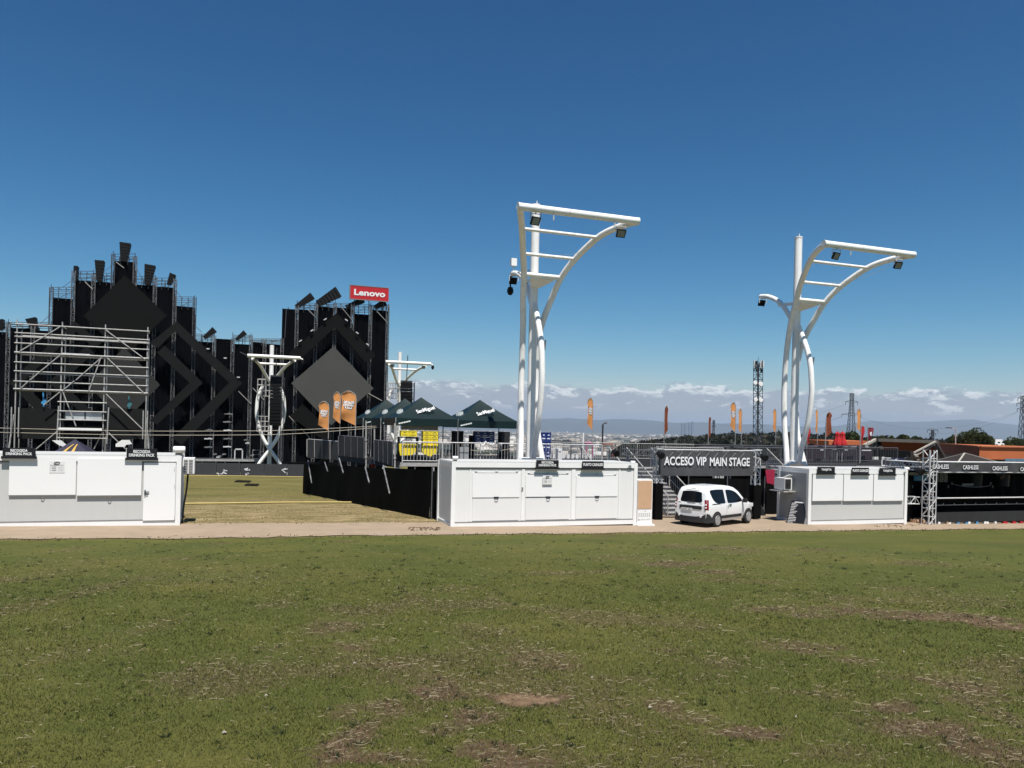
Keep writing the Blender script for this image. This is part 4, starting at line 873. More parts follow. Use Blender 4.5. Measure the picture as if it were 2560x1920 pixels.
def build_kiosks():
    # left kiosk, cut by the left edge
    v0 = 30.35; u1 = -1.426; z0 = 0.10; h = 2.56
    k1 = kiosk('drinks_kiosk', 'grey and white kiosk with two shutters and a door, cut by the left edge', u1-8.1, u1, v0, 2.44, z0, h, m_greypanel, None)
    P = lambda x, y, v=v0: AV(x, y, v)
    def shutter(root, a, b, t, bt, v, lab=None, eye=True):
        p, q = AV(a, bt, v), AV(b, t, v); mb = MB(); mb.box((p.x+.002, v+.015, p.z), (q.x-.001, v+.062, q.z)); o = mb.build('shutter', m_shutter, root, label=lab)
        s = MB(); s.box((p.x+.002, v+.020, p.z-.035), (q.x-.001, v+.066, p.z-.004)); s.build('shutter_edge', m_midgrey, o)
        if eye: e = MB(); c = (p.x+q.x)/2; e.tube([(c-.05, v+.02, p.z-.03), (c-.03, v+.015, p.z-.10), (c+.03, v+.015, p.z-.10), (c+.05, v+.02, p.z-.03)], .012, 5); e.build('pull_ring', m_midgrey, o)
    shutter(k1, 21, 191, 1143, 1238, v0-.0); shutter(k1, 191.5, 355, 1147, 1239, v0-.03)
    a, b = P(357, 1303), P(440, 1157); d = MB(); d.box((a.x, v0-.02, z0+.29), (b.x, v0+.02, b.z)); do = d.build('door', m_shutter, k1)
    hd = MB(); c = P(365, 1232, v0-.05); hd.beam(c+Vector((-.06,0,.03)), c+Vector((.10,0,.03)), .025); hd.box((c.x-.05, v0-.05, c.z-.12), (c.x-.015, v0-.02, c.z+.1)); hd.beam(c+Vector((0,0,-.05)), c+Vector((.06,0,-.05)), .02); hd.build('handle', m_blackpaint, do)
    hg = MB()
    for y in (1172, 1215, 1295): c = P(436, y, v0-.03); hg.box((c.x-.01, v0-.035, c.z-.06), (c.x+.012, v0-.02, c.z+.06))
    hg.build('hinge', m_greypanel, do)
    board(k1, 6, 89, 1119, 1140, v0-.07, (('RECOGIDA', .52), ('DRINKING PACK', .80))); board(k1, 316, 393, 1121, 1144, v0-.07, (('RECOGIDA', .56), ('DRINKING PACK', .84)))
    lamp(k1, 448, 1124, .40, .24, v0+.1); sticker(k1, 143, 1161, v0+.010, .46)
    ac = MB(); c = AV(462, 1163, v0+1.0); ac.box((u1+.02, v0+.5, c.z-.28), (u1+.42, v0+1.35, c.z+.28)); o = ac.build('air_conditioner', m_panel, k1)
    g = MB()
    for i in range(5):
        for j in range(2): g.box((u1+.06+j*.17, v0+.485, c.z-.24+i*.10), (u1+.19+j*.17, v0+.499, c.z-.18+i*.10))
    g.build('grille', m_midgrey, o)
    hs = MB(); hs.tube(spline([(u1+.2, v0+.7, c.z-.28), (u1+.16, v0+.65, c.z-.9), (u1+.08, v0+.6, c.z-1.5), (u1+.05, v0+.6, z0)], 5), .035, 6); hs.build('hose', m_blackpaint, o)
    # middle kiosk
    u0, u1 = 8.30, 16.44; v0 = 29.5; z0 = -.10; h = 2.66
    k2 = kiosk('drinks_kiosk', 'all-white kiosk with three closed hatches, below the first tall column', u0, u1, v0, 2.2, z0, h, m_panel, None)
    P = lambda x, y, v=v0: AV(x, y, v)
    pn = MB()
    for x0, x1 in ((1173,1178),(1303,1313),(1428,1440),(1546,1552)):
        a, b = P(x0, 1305), P(x1, 1175); pn.box((a.x, v0+.035, z0+.34), (b.x, v0+.09, z0+h-.27))
    pn.build('panel_joint', m_white, k2)
    for (x0, x1, t) in ((1182,1301,1180),(1315,1427,1184),(1441,1546,1187)):
        a, b = P(x0, 1243), P(x1, t); zc = P(1360, 1243).z; up = MB(); up.box((a.x, v0+.04, zc+.02), (b.x, v0+.085, b.z-.04)); o = up.build('hatch', m_shutter, k2)
        e = MB(); e.box((a.x+.02, v0+.03, zc-.004), (b.x-.02, v0+.085, zc+.016)); e.box((a.x+.1, v0+.033, b.z-.035), (b.x-.1, v0+.085, b.z-.022)); e.build('hatch_seam', m_midgrey if x0 == 1315 else m_greypanel, o)
        hi = MB()
        for f in (.06, .5, .94): x = a.x+(b.x-a.x)*f; hi.box((x-.05, v0+.02, b.z+.005), (x+.05, v0+.085, b.z+.03))
        hi.build('hinge', m_greypanel, o)
        lo = MB(); lo.box((a.x+.01, v0+.045, z0+.36), (b.x-.01, v0+.08, zc-.03)); lo.build('lower_panel', m_panel, k2)
        hd = MB(); x = (a.x+b.x)/2; hd.box((x-.10, v0+.02, zc-.01), (x+.10, v0+.085, zc+.03)); hd.tube([(x-.07, v0+.01, zc-.01), (x-.05, v0+.0, zc-.07), (x+.05, v0+.0, zc-.07), (x+.07, v0+.01, zc-.01)], .012, 6); hd.build('handle', m_blackpaint, o)
    kn = MB(); c = P(1306, 1220, v0+.02); kn.tube([(c.x, v0+.03, c.z), (c.x, v0-.02, c.z)], .035, 8); kn.build('lock', m_midgrey, k2)
    board(k2, 1341, 1397, 1150, 1168, v0-.065, (('RECOGIDA', .54), ('DRINKING PACK', .80))); board(k2, 1456, 1509.5, 1153, 1169.5, v0-.065, (('PUNTO CASHLESS', .92),))
    lamp(k2, 1138, 1145, .22, .15, v0+.1); lamp(k2, 1582, 1156, .20, .13, v0+.1); sticker(k2, 1369, 1195, v0-.01, .42)
    em = MB(); c = P(1575, 1165, v0); em.tube([(c.x+.05*math.cos(t)*1.3, v0+.005, c.z+.03*math.sin(t)) for t in [j*.52 for j in range(13)]], .01, 5, False); em.box((c.x-.12, v0+.0, c.z-.09), (c.x+.1, v0+.015, c.z-.07)); em.build('emblem', m_midgrey, k2)
    # right kiosk
    u0, u1 = 25.30, 31.22; v0 = 29.4; z0 = -.33; h = 2.68
    k3 = kiosk('ticket_kiosk', 'grey kiosk under a long row of three white shutters, below the right tall column', u0, u1, v0, 2.2, z0, h, m_greypanel, None)
    P = lambda x, y, v=v0: AV(x, y, v)
    sd_ = MB(); sd_.box((u0+.03, v0+.16, z0+.28), (u0+.058, v0+2.04, z0+h-.2)); sd_.build('side_panel', M('side_grey', (.32,.325,.33), .5, .08, .6), k3)
    for a, b in ((2031.5,2109),(2109.1,2184),(2184.1,2260)): shutter(k3, a, b, 1186.5, 1252.5, v0-.02, eye=False)
    for x in (2022, 2264):
        a, b = P(x, 1186, v0), P(x+5, 1250, v0); MB().box((a.x, v0+.02, a.z-1.9), (b.x, v0+.06, a.z)).build('wall_strip', m_greypanel, k3)
    board(k3, 2044.5, 2087.5, 1167, 1182, v0-.065, (('TARJETA', .60),)); board(k3, 2130.5, 2172.5, 1169, 1184, v0-.065, (('PUNTO CASHLESS', .94),)); board(k3, 2199.5, 2239.5, 1170, 1185, v0-.065, (('TARJETA', .60),))
    lamp(k3, 2267, 1172, .24, .16, v0+.1)
    em = MB(); c = P(2262, 1181, v0); em.tube([(c.x+.05*math.cos(t)*1.3, v0+.005, c.z+.03*math.sin(t)) for t in [j*.52 for j in range(13)]], .01, 5, False); em.build('emblem', m_midgrey, k3)
    c = AV(1937, 1190, v0+1.2); ac = MB(); ac.box((u0-.54, v0+1.0, z0+1.66), (u0-.12, v0+1.75, z0+2.20)); o = ac.build('air_conditioner', m_panel, k3)
    f = MB(); f.box((u0-.52, v0+.985, z0+1.70), (u0-.19, v0+.999, z0+2.16)); f.tube([(u0-.36, v0+.98, z0+1.93), (u0-.36, v0+.96, z0+1.93)], .05, 8); f.build('fan_grille', m_plastic, o)
    b = MB(); b.box((u0-.66, v0+.9, z0+1.55), (u0+.02, v0+1.95, z0+1.6)); b.box((u0-.1, v0+1.2, z0+1.45), (u0+.02, v0+1.5, z0+2.3)); b.tube([(u0-.3, v0+1.4, z0+2.22), (u0-.1, v0+1.2, z0+2.35), (u0+.02, v0+1.2, z0+2.3)], .03, 6); b.build('bracket', m_galv, o)
    # chalkboard leaning on the end of the right kiosk, with rows of writing
    q0, q1 = Vector((u0-.08, v0+.12, ground(u0, v0)+.01)), Vector((u0-.62, v0+.75, ground(u0, v0)+.01)); up = Vector((.30, 0.02, 1.06))
    r = thing('menu_board', 'black menu board with white rows of writing leaning on the right kiosk end', 'menu board', tuple(q0))
    n = (q1-q0).cross(up).normalized()*.03
    MB().prism([q0, q1, q1+up, q0+up], n).build('panel', m_signblack, r)
    fm = MB(); fm.beam(q0, q0+up, .05); fm.build('edge', m_galv, r)
    t = MB(); s_ = -1 if n.dot(Vector((-1,-1,0))) > 0 else 1
    for i in range(13):
        e = q1.lerp(q0, .06)+up*(.06+.068*i); l = (q0-q1)*rng.uniform(.18, .42)
        nn = n.normalized()*(.034 if n.dot(Vector((-1,-1,0))) > 0 else -.006); t.beam(e+nn, e+l+nn, .008, .03)
    e = q1.lerp(q0, .2)+up*.93; t.beam(e+nn, e+(q0-q1)*.6+nn, .008, .06); t.build('writing', m_letter, r)
build_kiosks()
def build_totem():
    v = 29.47; a, b = AV(1591.5, 1315, v), AV(1632, 1198, v); zg = ground(16.8, v); r = thing('charging_station', 'white upright charging cabinet with a blank tan panel beside the middle kiosk', 'charging station', ((a.x+b.x)/2, v+.15, zg)); w = b.x-a.x
    a = Vector((a.x+.02, v, zg)); x1 = b.x; zt = b.z
    mb = MB(); k = 5; out = [(a.x, v, zg+.06), (x1, v, zg+.06)]
    for cx, sx in ((x1-.06, 0), (a.x+.06, 1)):
        for j in range(k+1): an = (j/k+sx)*math.pi/2; out.append((cx+.06*math.cos(an), v, zt-.06+.06*math.sin(an)))
    mb.prism(out, (0, .32, 0)); mb.build('cabinet', m_white, r)
    MB().box((a.x-.04, v-.12, zg+.0), (x1+.09, v+.42, zg+.07)).build('base_plate', m_white, r)
    p0, p1 = AV(1594, 1272, v), AV(1630, 1202, v); MB().box((p0.x, v-.015, p0.z), (p1.x, v-.001, p1.z)).build('panel', m_tan, r)
    t = MB(); t.text('CARGA GRATIS', (a.x+.14, v-.001, zg+.24), (1,0,0), w*.68, .065, .006, .0); t.box((a.x+.05, v-.006, zg+.23), (a.x+.11, v-.001, zg+.31))
    for i in range(6):
        for j in range(2): t.box((a.x+.06+i*.10, v-.005, zg+.40+j*.09), (a.x+.11+i*.10, v-.001, zg+.455+j*.09))
    for i, j in ((3,2),(5,3),(4,3)): t.box((a.x+.06+i*.10, v-.005, zg+.42+j*.1), (a.x+.10+i*.10, v-.001, zg+.46+j*.1))
    t.build('lettering', m_greypanel if False else M('pale_print', (.36,.36,.35), .6, .05), r)
build_totem()
# ---------------------------------------------------------------- the parked van
def build_van():
    hd = R(25); O = Vector((18.90, 29.22, -0.125)); Rm = Matrix.Rotation(hd, 3, 'Z') @ Matrix.Scale(.965, 3)
    T = lambda x, y, z: O + Rm @ Vector((x, y, z))
    root = thing('parked_van', 'small white van with dark windows parked on the sand below the black banner', 'van', tuple(O))
    tx = [0,.05,.12,.22,.45,.8,1.6,2.2,2.55,2.85,3.2,3.42,3.8,4.15,4.3,4.36]; tz = [.98,1.22,1.60,1.74,1.80,1.825,1.83,1.79,1.72,1.57,1.27,1.10,1.02,.92,.78,.60]
    top = lambda x: float(np.interp(x, tx, tz)); xrear = lambda z: float(np.interp(z, tz[:4], tx[:4]))
    prof = lambda z: float(np.interp(z, [.24,.42,.72,1.0,1.1,1.5,1.68,1.85], [.90,.975,1.0,.988,.965,.845,.79,.74]))
    plan = lambda x: float(np.interp(x, [0,.05,.25,.6,1,3,3.7,4.1,4.3,4.36], [.80,.83,.855,.87,.878,.878,.85,.77,.66,.52]))
    hw = lambda x, z: plan(x)*prof(z)
    sect = []
    for x in sorted(set(list(np.linspace(0, 4.36, 44)) + tx)):
        t = top(x); zs = np.linspace(.24, max(t-.10, .3), 9); ye = hw(x, zs[-1]); half = [(hw(x, z), z) for z in zs] + [(ye*.95, t-.045), (ye*.86, t-.012), (ye*.5, t+.004), (0, t+.008)]
        ring = [T(x, -y, z) for y, z in half] + [T(x, y, z) for y, z in half[-2::-1]]; sect.append(ring)
    mb = MB(); mb.grid(sect); mb.add(sect[0], [tuple(range(len(sect[0])))]); mb.add(sect[-1], [tuple(range(len(sect[-1])-1, -1, -1))]); mb.add([T(.2,-.75,.25), T(4.1,-.7,.25), T(4.1,.7,.25), T(.2,.75,.25)], [(0,1,2,3)])
    body = mb.build('body', m_carpaint, root)
    def sidepatch(xs, lo, hi, s, off, name, mat, parent, rows=5):
        g = []
        for k in range(rows):
            g.append([T(x, s*(hw(x, l+(h-l)*k/(rows-1))+off), l+(h-l)*k/(rows-1)) for x, l, h in zip(xs, lo, hi)])
        if s > 0: g = g[::-1]
        m = MB(); m.grid(g); return m.build(name, mat, parent)
    for s in (-1, 1):
        xs = [.40,.46,.52,.62,.76,.95,1.2,1.45,1.52]; lo = [1.52,1.38,1.26,1.16,1.09,1.05,1.04,1.04,1.06]; hi = [1.62,1.645,1.655,1.66,1.665,1.665,1.66,1.65,1.63]
        sidepatch(xs, lo, hi, s, .007, 'side_window', m_glass, root)
        xs = [1.70,1.76,2.0,2.2,2.4,2.6,2.75,2.9,3.02]; lo = [1.08,1.04,1.03,1.03,1.035,1.04,1.05,1.06,1.09]; hi = [1.61,1.63,1.62,1.595,1.55,1.47,1.375,1.25,1.13]
        sidepatch(xs, lo, hi, s, .007, 'side_window', m_glass, root)
        sidepatch([1.14,1.6,2.1,2.6,2.98], [.36]*5, [.50]*5, s, .012, 'rub_strip', m_plastic, root, 3)
        sidepatch([.42,.7,1.06], [1.02]*3, [1.055]*3, s, .010, 'door_track', m_plastic, root, 2)
        for xa, z0, z1 in ((1.62,.30,1.70),(3.0,.34,1.12),(1.12,.95,1.05)):
            MB().tube([T(xa, s*(hw(xa, z)+.001), z) for z in np.linspace(z0, z1, 8)], .006, 4).build('shut_line', m_midgrey, root)
        m = MB(); m.cbox((0,0,0), (.16,.03,.035)); c = T(1.92, s*(hw(1.9,.95)+.02), .95); MB().cbox(c, (.17,.035,.045), rz=hd).build('handle', m_plastic, root)
        c = T(3.02, s*1.0, 1.10); q = MB(); q.cbox(c, (.11,.19,.17), rz=hd); q.beam(T(3.02, s*.84, 1.06), c, .05); q.build('mirror', m_plastic, root)
        # arches and wheels
        for xa in (.80, 3.61):
            y0 = s*(plan(xa)+.004); ar = [T(xa+.40*math.cos(a), y0, .31+.40*math.sin(a)) for a in np.linspace(-.12, math.pi+.12, 20)]
            MB().prism(ar, Rm @ Vector((0, -s*.10, 0))).build('wheel_arch', m_plastic, root)
            w = MB(); yc = s*(plan(xa)-.085); n = 28
            w.tube([T(xa, yc-s*.10, .315), T(xa, yc-s*.095, .315), T(xa, yc+s*.085, .315), T(xa, yc+s*.105, .315)], [.28,.315,.315,.285], n, True); wo = w.build('wheel', m_rubber, root)
            rm = MB(); rm.tube([T(xa, yc+s*.104, .315), T(xa, yc+s*.112, .315)], [.205,.195], 24)
            ro = rm.build('rim', m_midgrey, wo)
            sp = MB()
            for k in range(8):
                a = k*math.pi/4; sp.beam(T(xa+.03*math.cos(a), yc+s*.122, .315+.03*math.sin(a)), T(xa+.20*math.cos(a), yc+s*.117, .315+.20*math.sin(a)), .075 if k % 2 else .05, .02, up=tuple(Rm @ Vector((0,1,0))))
            sp.tube([T(xa+.20*math.cos(a), yc+s*.116, .315+.20*math.sin(a)) for a in np.linspace(0, 6.2832, 25)], .018, 5, False); sp.build('hubcap', M('wheel_silver', (.36,.36,.365), .4, .15, 6, metal=.2), wo)
        # lights
        g = []
        for z in np.linspace(.80, 1.24, 6):
            xr = xrear(max(z, .98)); wv = .74 if z < 1.1 else .76; g.append([T(xr-.014, s*(hw(xr+.02,z)-.09), z), T(xr-.012, s*(hw(xr+.02,z)-.02), z), T(xr+.06, s*(hw(xr+.06,z)+.012), z), T(xr+.13, s*(hw(xr+.13,z)+.010), z)])
        if s > 0: g = [q[::-1] for q in g]
        l = MB(); l.grid(g[::-1]); lo_ = l.build('tail_light', m_taillight, root)
        c = MB()
        for z in (.90, 1.02): p = T(.02, s*.765, z); c.tube([p, T(-.035, s*.765, z)], [.045,.03], 10)
        c.build('lens', m_clear, lo_)
        MB().cbox(T(4.2, s*.62, .82), (.22,.2,.16), rz=hd).build('headlight', m_clear, root)
        MB().tube([T(-.035, s*.55, .50), T(-.06, s*.55, .50)], [.06,.05], 10).build('fog_lamp', m_clear, root)
    # rear window, plate recess, bumper
    g = []
    for z in np.linspace(1.10, 1.64, 7):
        x = xrear(z)-.012; w = hw(x+.05, z)-.05-(.05 if z > 1.6 or z < 1.15 else 0); g.append([T(x+.03*abs(y)**3, y*w, z) for y in np.linspace(-1, 1, 9)])
    m = MB(); m.grid([q[::-1] for q in g]); m.build('rear_window', m_glass, root)
    m = MB(); m.prism([T(-.004, y, z) for y, z in ((-.55,.80),(.55,.80),(.58,.86),(.55,.95),(-.55,.95),(-.58,.86))], Rm @ Vector((-.012,0,0))); m.build('plate_recess', m_plastic, root)
    m = MB(); m.box((0,0,0), (0,0,0)) if False else None; m.prism([T(-.02, y, z) for y, z in ((-.1,.72),(.46,.72),(.46,.83),(-.1,.83))], Rm @ Vector((-.008,0,0))); po = m.build('number_plate', m_panel, root)
    ch = MB()
    for i in range(7): ch.cbox(T(-.031, .40-i*.065-(.05 if i > 3 else 0), .775), (.006,.032,.06), rz=hd)
    ch.build('characters', m_midgrey, po)
    bp = []; path = [(.62,-.888),(.40,-.895),(.16,-.885),(.02,-.82),(-.05,-.66),(-.07,-.3),(-.07,.3),(-.05,.66),(.02,.82),(.16,.885),(.40,.895),(.62,.888)]
    tops = [.34,.42,.60,.66,.54,.48,.48,.54,.66,.60,.42,.34]
    for f in (0,.35,.8,1): bp.append([T(x, y*(1 if f < 1 else .985), .23+(t-.23)*f) for (x, y), t in zip(path, tops)])
    m = MB(); m.grid([r_[::-1] for r_ in bp]); m.build('bumper', m_plastic, root)
    m = MB(); m.cbox(T(.19, 0, 1.70), (.02,.24,.03), rz=hd); m.build('brake_light', m_plastic, root)
    m = MB(); m.beam(T(-.01,.15,1.16), T(-.0,-.25,1.13), .018); m.build('wiper', m_plastic, root)
    m = MB(); [m.cbox(T(.012, y, 1.06), (.012, .16, .022), rz=hd) for y in (.6, -.5)]; m.build('badge', m_midgrey, root)
    m = MB(); m.prism([T(1.70, -(hw(1.7,.9)+.004), .78), T(1.755, -(hw(1.7,.9)+.004), .80), T(1.77, -(hw(1.7,.9)+.004), .93), T(1.72, -(hw(1.7,.9)+.004), .95)], Rm @ Vector((0,-.004,0))); m.build('green_sticker', M('sticker_green', (.02,.16,.04), .5), root)
    m = MB(); g = []
    for x in np.linspace(2.66, 3.36, 6): g.append([T(x, y*(hw(x, top(x)-.1)-.10), top(x)+.016) for y in np.linspace(-1, 1, 7)])
    m.grid(g); m.build('windscreen', m_glass, root)
build_van()
# ---------------------------------------------------------------- raised viewing platform, its fence, stairs and tents
ZD = 1.96
def railing(p0, p1, h, label, mat=m_galv, gap=.13, group='railings around the viewing platform', plates=False):
    p0, p1 = Vector(p0), Vector(p1); L = (p1-p0).length; mb = MB(); up = Vector((0,0,1))
    mb.tube([p0+up*h, p1+up*h], .03, 6); mb.tube([p0+up*.12, p1+up*.12], .02, 5)
    n = max(1, round(L/2.0))
    for i in range(n+1): q = p0.lerp(p1, i/n); mb.tube([q, q+up*h], .028, 5)
    k = int(L/gap)
    for i in range(k): q = p0.lerp(p1, (i+.5)/k); mb.tube([q+up*.12, q+up*(h-.03)], .011, 4, False)
    o = mb.build('guard_railing', mat, label=label, cat='railing', group=group); return o
def build_platform():
    A = Vector((8.6, 40.5, ZD)); B = AD(848, 1147, 47); C = AD(768, 1141, 50); B.z = C.z = ZD
    root = thing('viewing_platform', 'raised grey scaffold platform carrying the green tents behind the middle kiosk', 'platform', (20, 44, 0))
    d = MB(); d.prism([C, B, A, (17.2,40.5,ZD), (17.2,37.6,ZD), (26.5,37.6,ZD), (26.5,40.5,ZD), (52,40.5,ZD), (52,49,ZD), (C.x+.3,52,ZD)], (0,0,-.16)); d.build('deck', M('deck_ply', (.018,.018,.019), .9, .3, 1, spec=.1), root)
    e = MB()
    for a, b in ((A, Vector((17.2,40.5,ZD))), (Vector((17.2,37.6,ZD)), Vector((26.5,37.6,ZD))), (Vector((26.5,40.5,ZD)), Vector((52,40.5,ZD)))): e.box((a.x, a.y-.06, ZD-.17), (b.x, a.y-.002, ZD+.02))
    e.build('edge_beam', m_galv, root)
    e = MB(); e.beam(A+Vector((0,0,-.1)), B+Vector((0,0,-.1)), .06, .3); e.beam(B+Vector((0,0,-.1)), C+Vector((0,0,-.1)), .06, .3); e.build('edge_beam', m_panelgrey, root)
    sk = MB(); sk.box((A.x+.6, 41.3, -.9), (50, 41.4, ZD-.2)); sk.box((17.6, 38.2, -.6), (26.2, 38.3, ZD-.2)); sk.build('under_skirt', m_black, root)
    for q in [(A.x, A.y), (10.4,40.5), (12.8,40.5), (15.2,40.5), (17.3,37.7), (19.4,37.7), (23,37.7), (26.4,37.7), (29,40.6), (32,40.6), (35,40.6), (38,40.6)] + [(C.lerp(A, f).x+1.0, C.lerp(A, f).y+.3) for f in (0,.2,.4,.6,.8)]:
        MB().tube([(q[0], q[1], ground(*q)-.1), (q[0], q[1], ZD-.1)], .045, 6).build('leg', m_galv, root)
    b = MB(); b.tube([(A.x+.2,40.4,1.5), (A.x+1.9,40.3,.2)], .045, 6); b.build('brace', m_galv, root)
    # cloth-covered barriers on the left side
    for (x0, t0, b0, Y0, x1, t1, b1, Y1, lb) in ((770,1098,1141,50,848,1104,1151,47,'long grey barrier with ribbed panels at the far left end of the platform'),(849,1089,1138,46.8,913,1094,1147,44,'higher grey barrier below the rightmost of the three orange flags'),(938,1100,1151,43,984,1105,1164,41.1,'grey barrier at the corner of the platform beside the yellow crates')):
        p0, p1, q0, q1 = AD(x0,b0,Y0), AD(x1,b1,Y1), AD(x0,t0,Y0), AD(x1,t1,Y1); r = thing('platform_barrier', lb, 'barrier', tuple(p0)); nrm = (p1-p0).cross(Vector((0,0,1))).normalized()*.05
        MB().prism([p0, p1, q1, q0], nrm).build('cloth', m_panelgrey, r)
        f = MB(); f.tube([q0, q1], .035, 6)
        for k in range(5): a = p0.lerp(p1, k/4)+nrm*1.4; c = q0.lerp(q1, k/4)+nrm*1.4; f.tube([a, c], .022 if 0 < k < 4 else .035, 5)
        f.build('tube_frame', m_darkrail if x0 != 770 else m_galv, r)
    for px, t, b, Y, lb in ((768,1100,1150,50.2,None),(915,1052,1185,43.9,'tall thin post left of the platform stair gap'),(936,1072,1160,43.1,'thin post right of the platform stair gap'),(987,1058,1186,41.0,'tall corner post of the platform before the yellow crates')):
        if lb is None: continue
        p, q = AD(px, t, Y), AD(px, b, Y); MB().tube([q, p], .045, 7).tube([q.lerp(p,.3), q.lerp(p,.34)], .07, 7).tube([q.lerp(p,.62), q.lerp(p,.66)], .07, 7).build('scaffold_post', m_galv, label=lb, cat='post')
    railing((A.x+.1,40.45,ZD), (17.2,40.45,ZD), 1.1, 'galvanised railing along the platform front before the green tents', m_alu, .17)
    railing((17.3,40.4,ZD), (20.2,40.4,ZD), 1.1, 'railing section just right of the first column, over the white kiosk', m_alu, .12)
    railing((17.0,46.2,ZD), (30,46.2,ZD), 1.1, 'long rear railing seen above the black entrance banner', m_galv, .14)
    railing((30,46.2,ZD), (48,46.2,ZD), 1.1, 'rear railing running behind the right column', m_darkrail, .16)
    railing((26.6,40.4,ZD), (38.5,40.4,ZD), 1.1, 'dark front railing passing behind the foot of the right column', m_darkrail, .14)
    railing((22.1,37.65,ZD), (26.4,37.65,ZD), 1.1, 'railing right of the metal stairs, mostly behind the black banner', m_galv, .13)
    # pale cover strips on the deck behind
    for a, b, z0, z1 in ((17.6,21.2,2.15,2.4),(27,31,2.1,2.38)):
        mb = MB(); n = 12
        for i in range(n): x = a+(b-a)*i/n; mb.box((x, 43.5, ZD+z0-1.96), (x+(b-a)/n*.55, 43.56, ZD+z1-1.96))
        mb.build('slatted_bench', m_panel, label='pale slatted bench backs on the platform' + (' left of the banner' if a < 20 else ' behind the right column'), cat='bench')
    # stairs
    def stairs(u0, u1, va, vb, label):
        r = thing('metal_stairs', label, 'stairs', ((u0+u1)/2, va, ground(u0, va))); n = 12; z0 = ground((u0+u1)/2, va)
        st = MB()
        for i in range(n):
            z = z0+(ZD-z0)*(i+1)/n; v = va+(vb-va)*i/n; st.box((u0, v, z-.05), (u1, v+(vb-va)/n+.02, z)); 
        st.build('tread', m_galv, r)
        rs = MB()
        for i in range(n): z = z0+(ZD-z0)*(i+1)/n; v = va+(vb-va)*i/n; rs.box((u0+.02, v+.025, z-(ZD-z0)/n+.002), (u1-.02, v+.04, z-.052))
        rs.build('riser', m_darkrail, r)
        for u in (u0, u1):
            h = MB(); h.tube([(u, va-.1, z0+1.0), (u, vb, ZD+1.05)], .03, 6); h.tube([(u, va-.1, z0+.5), (u, vb, ZD+.5)], .02, 5); h.beam((u, va, z0+.02), (u, vb, ZD-.12), .04, .2)
            h.tube([(u, va-.1, z0), (u, va-.1, z0+1.0)], .03, 6); h.tube([(u, vb, ZD), (u, vb, ZD+1.05)], .03, 6)
            for i in range(24): f = (i+.5)/24; v = va+(vb-va)*f; z = z0+(ZD-z0)*f; h.tube([(u, v, z), (u, v, z+1.0)], .010, 4, False)
            h.build('handrail', m_galv, r)
    stairs(20.25, 21.75, 33.4, 37.6, 'grey metal stairs rising left of the white van'); stairs(17.6, 19.2, 33.6, 37.6, 'grey metal stairs behind the tan charging cabinet')
    stairs(31.5, 33.0, 36.4, 40.4, 'metal stairs with pale handrails behind the right kiosk')
    # black mesh fence on the left
    f0, f1 = Vector((8.15,32.2,0)), Vector((4.95,53.6,0)); r = thing('mesh_fence', 'long black mesh-covered fence running back from the middle kiosk', 'fence', tuple((f0+f1)/2)); n = 11
    for i in range(n):
        a, b = f0.lerp(f1, i/n), f0.lerp(f1, (i+1.02)/n); rows = []; hh = 2.05 if i < 3 else 2.0
        for k in range(5):
            row = []
            for j in range(9):
                q = a.lerp(b, j/8); row.append((q.x+.025*math.sin(q.y*2.3+k*.7), q.y, ground(q.x, q.y)-.02+hh*k/4))
            rows.append(row)
        MB().grid(rows).build('mesh_panel', m_netting, r)
        if i < 4: c = MB(); c.tube([(a.x+.06, a.y, ground(a.x,a.y)), (a.x+.06, a.y, ground(a.x,a.y)+hh+.12)], .028, 6); c.build('post', m_darkrail, r)
    rows = [[(8.15+4*j/12, 32.25+.02*math.sin(j*1.7), ground(8.15, 32.2)-.05+2.05*k/2) for j in range(13)] for k in range(3)]; MB().grid(rows).build('mesh_panel', m_netting, r)
    # grey struts leaning on the fence
    for k, ((x0,y0),(x1,y1),Y) in enumerate([((770,1152),(779,1208),51),((812,1156),(819,1178),49),((848,1146),(858,1182),46.5),((913,1168),(923,1207),42.5),((958,1164),(974,1234),40.5)]):
        def fp(x, y, off): d = ray(x, y); k = (f1.x-f0.x)/(f1.y-f0.y); t = (f0.x-off-k*f0.y)/(d.x-k*d.y); return d*t+EYE
        a, b = fp(x0, y0, .12), fp(x1, y1, .45); MB().tube([b, a], .04, 6).build('strut', m_legsteel, r)
    # bits under the deck
    mb = MB()
    for k in range(16): x = rng.uniform(0, 1); q = C.lerp(A, x)+Vector((.9, .6, 0)); mb.cbox((q.x, q.y, rng.uniform(.6, 1.5)), (rng.uniform(.2,.8), .2, rng.uniform(.08,.35)), rz=rng.uniform(0,1))
    mb.build('stored_gear', m_panelgrey, label='jumble of grey gear stored under the platform edge', cat='gear', kind='stuff')
    q = AD(932, 1161, 44.3); MB().cbox(q, (.2,.2,.3)).cbox(q+Vector((0,0,.2)), (.1,.1,.12)).build('extinguisher', m_redcloth, label='small red extinguisher hanging under the platform edge', cat='extinguisher')
    # dark fence and doors behind the van
    r = thing('black_hoarding', 'black cloth hoarding behind the white van', 'hoarding', (25, 34.2, ground(25, 34.2)))
    for i in range(5):
        a = 21.9+i*1.15; g = ground(a, 34.2); rows = [[(a+1.13*j/8, 34.2+.05*math.sin(j*1.7+i), g+1.85*k/2) for j in range(9)] for k in range(3)]; MB().grid(rows).build('cloth', m_black, r)
    for a in (21.9, 24.2, 26.5, 27.6): MB().tube([(a, 34.1, ground(a,34.1)), (a, 34.1, ground(a,34.1)+2.0)], .03, 6).build('post', m_darkrail, r)
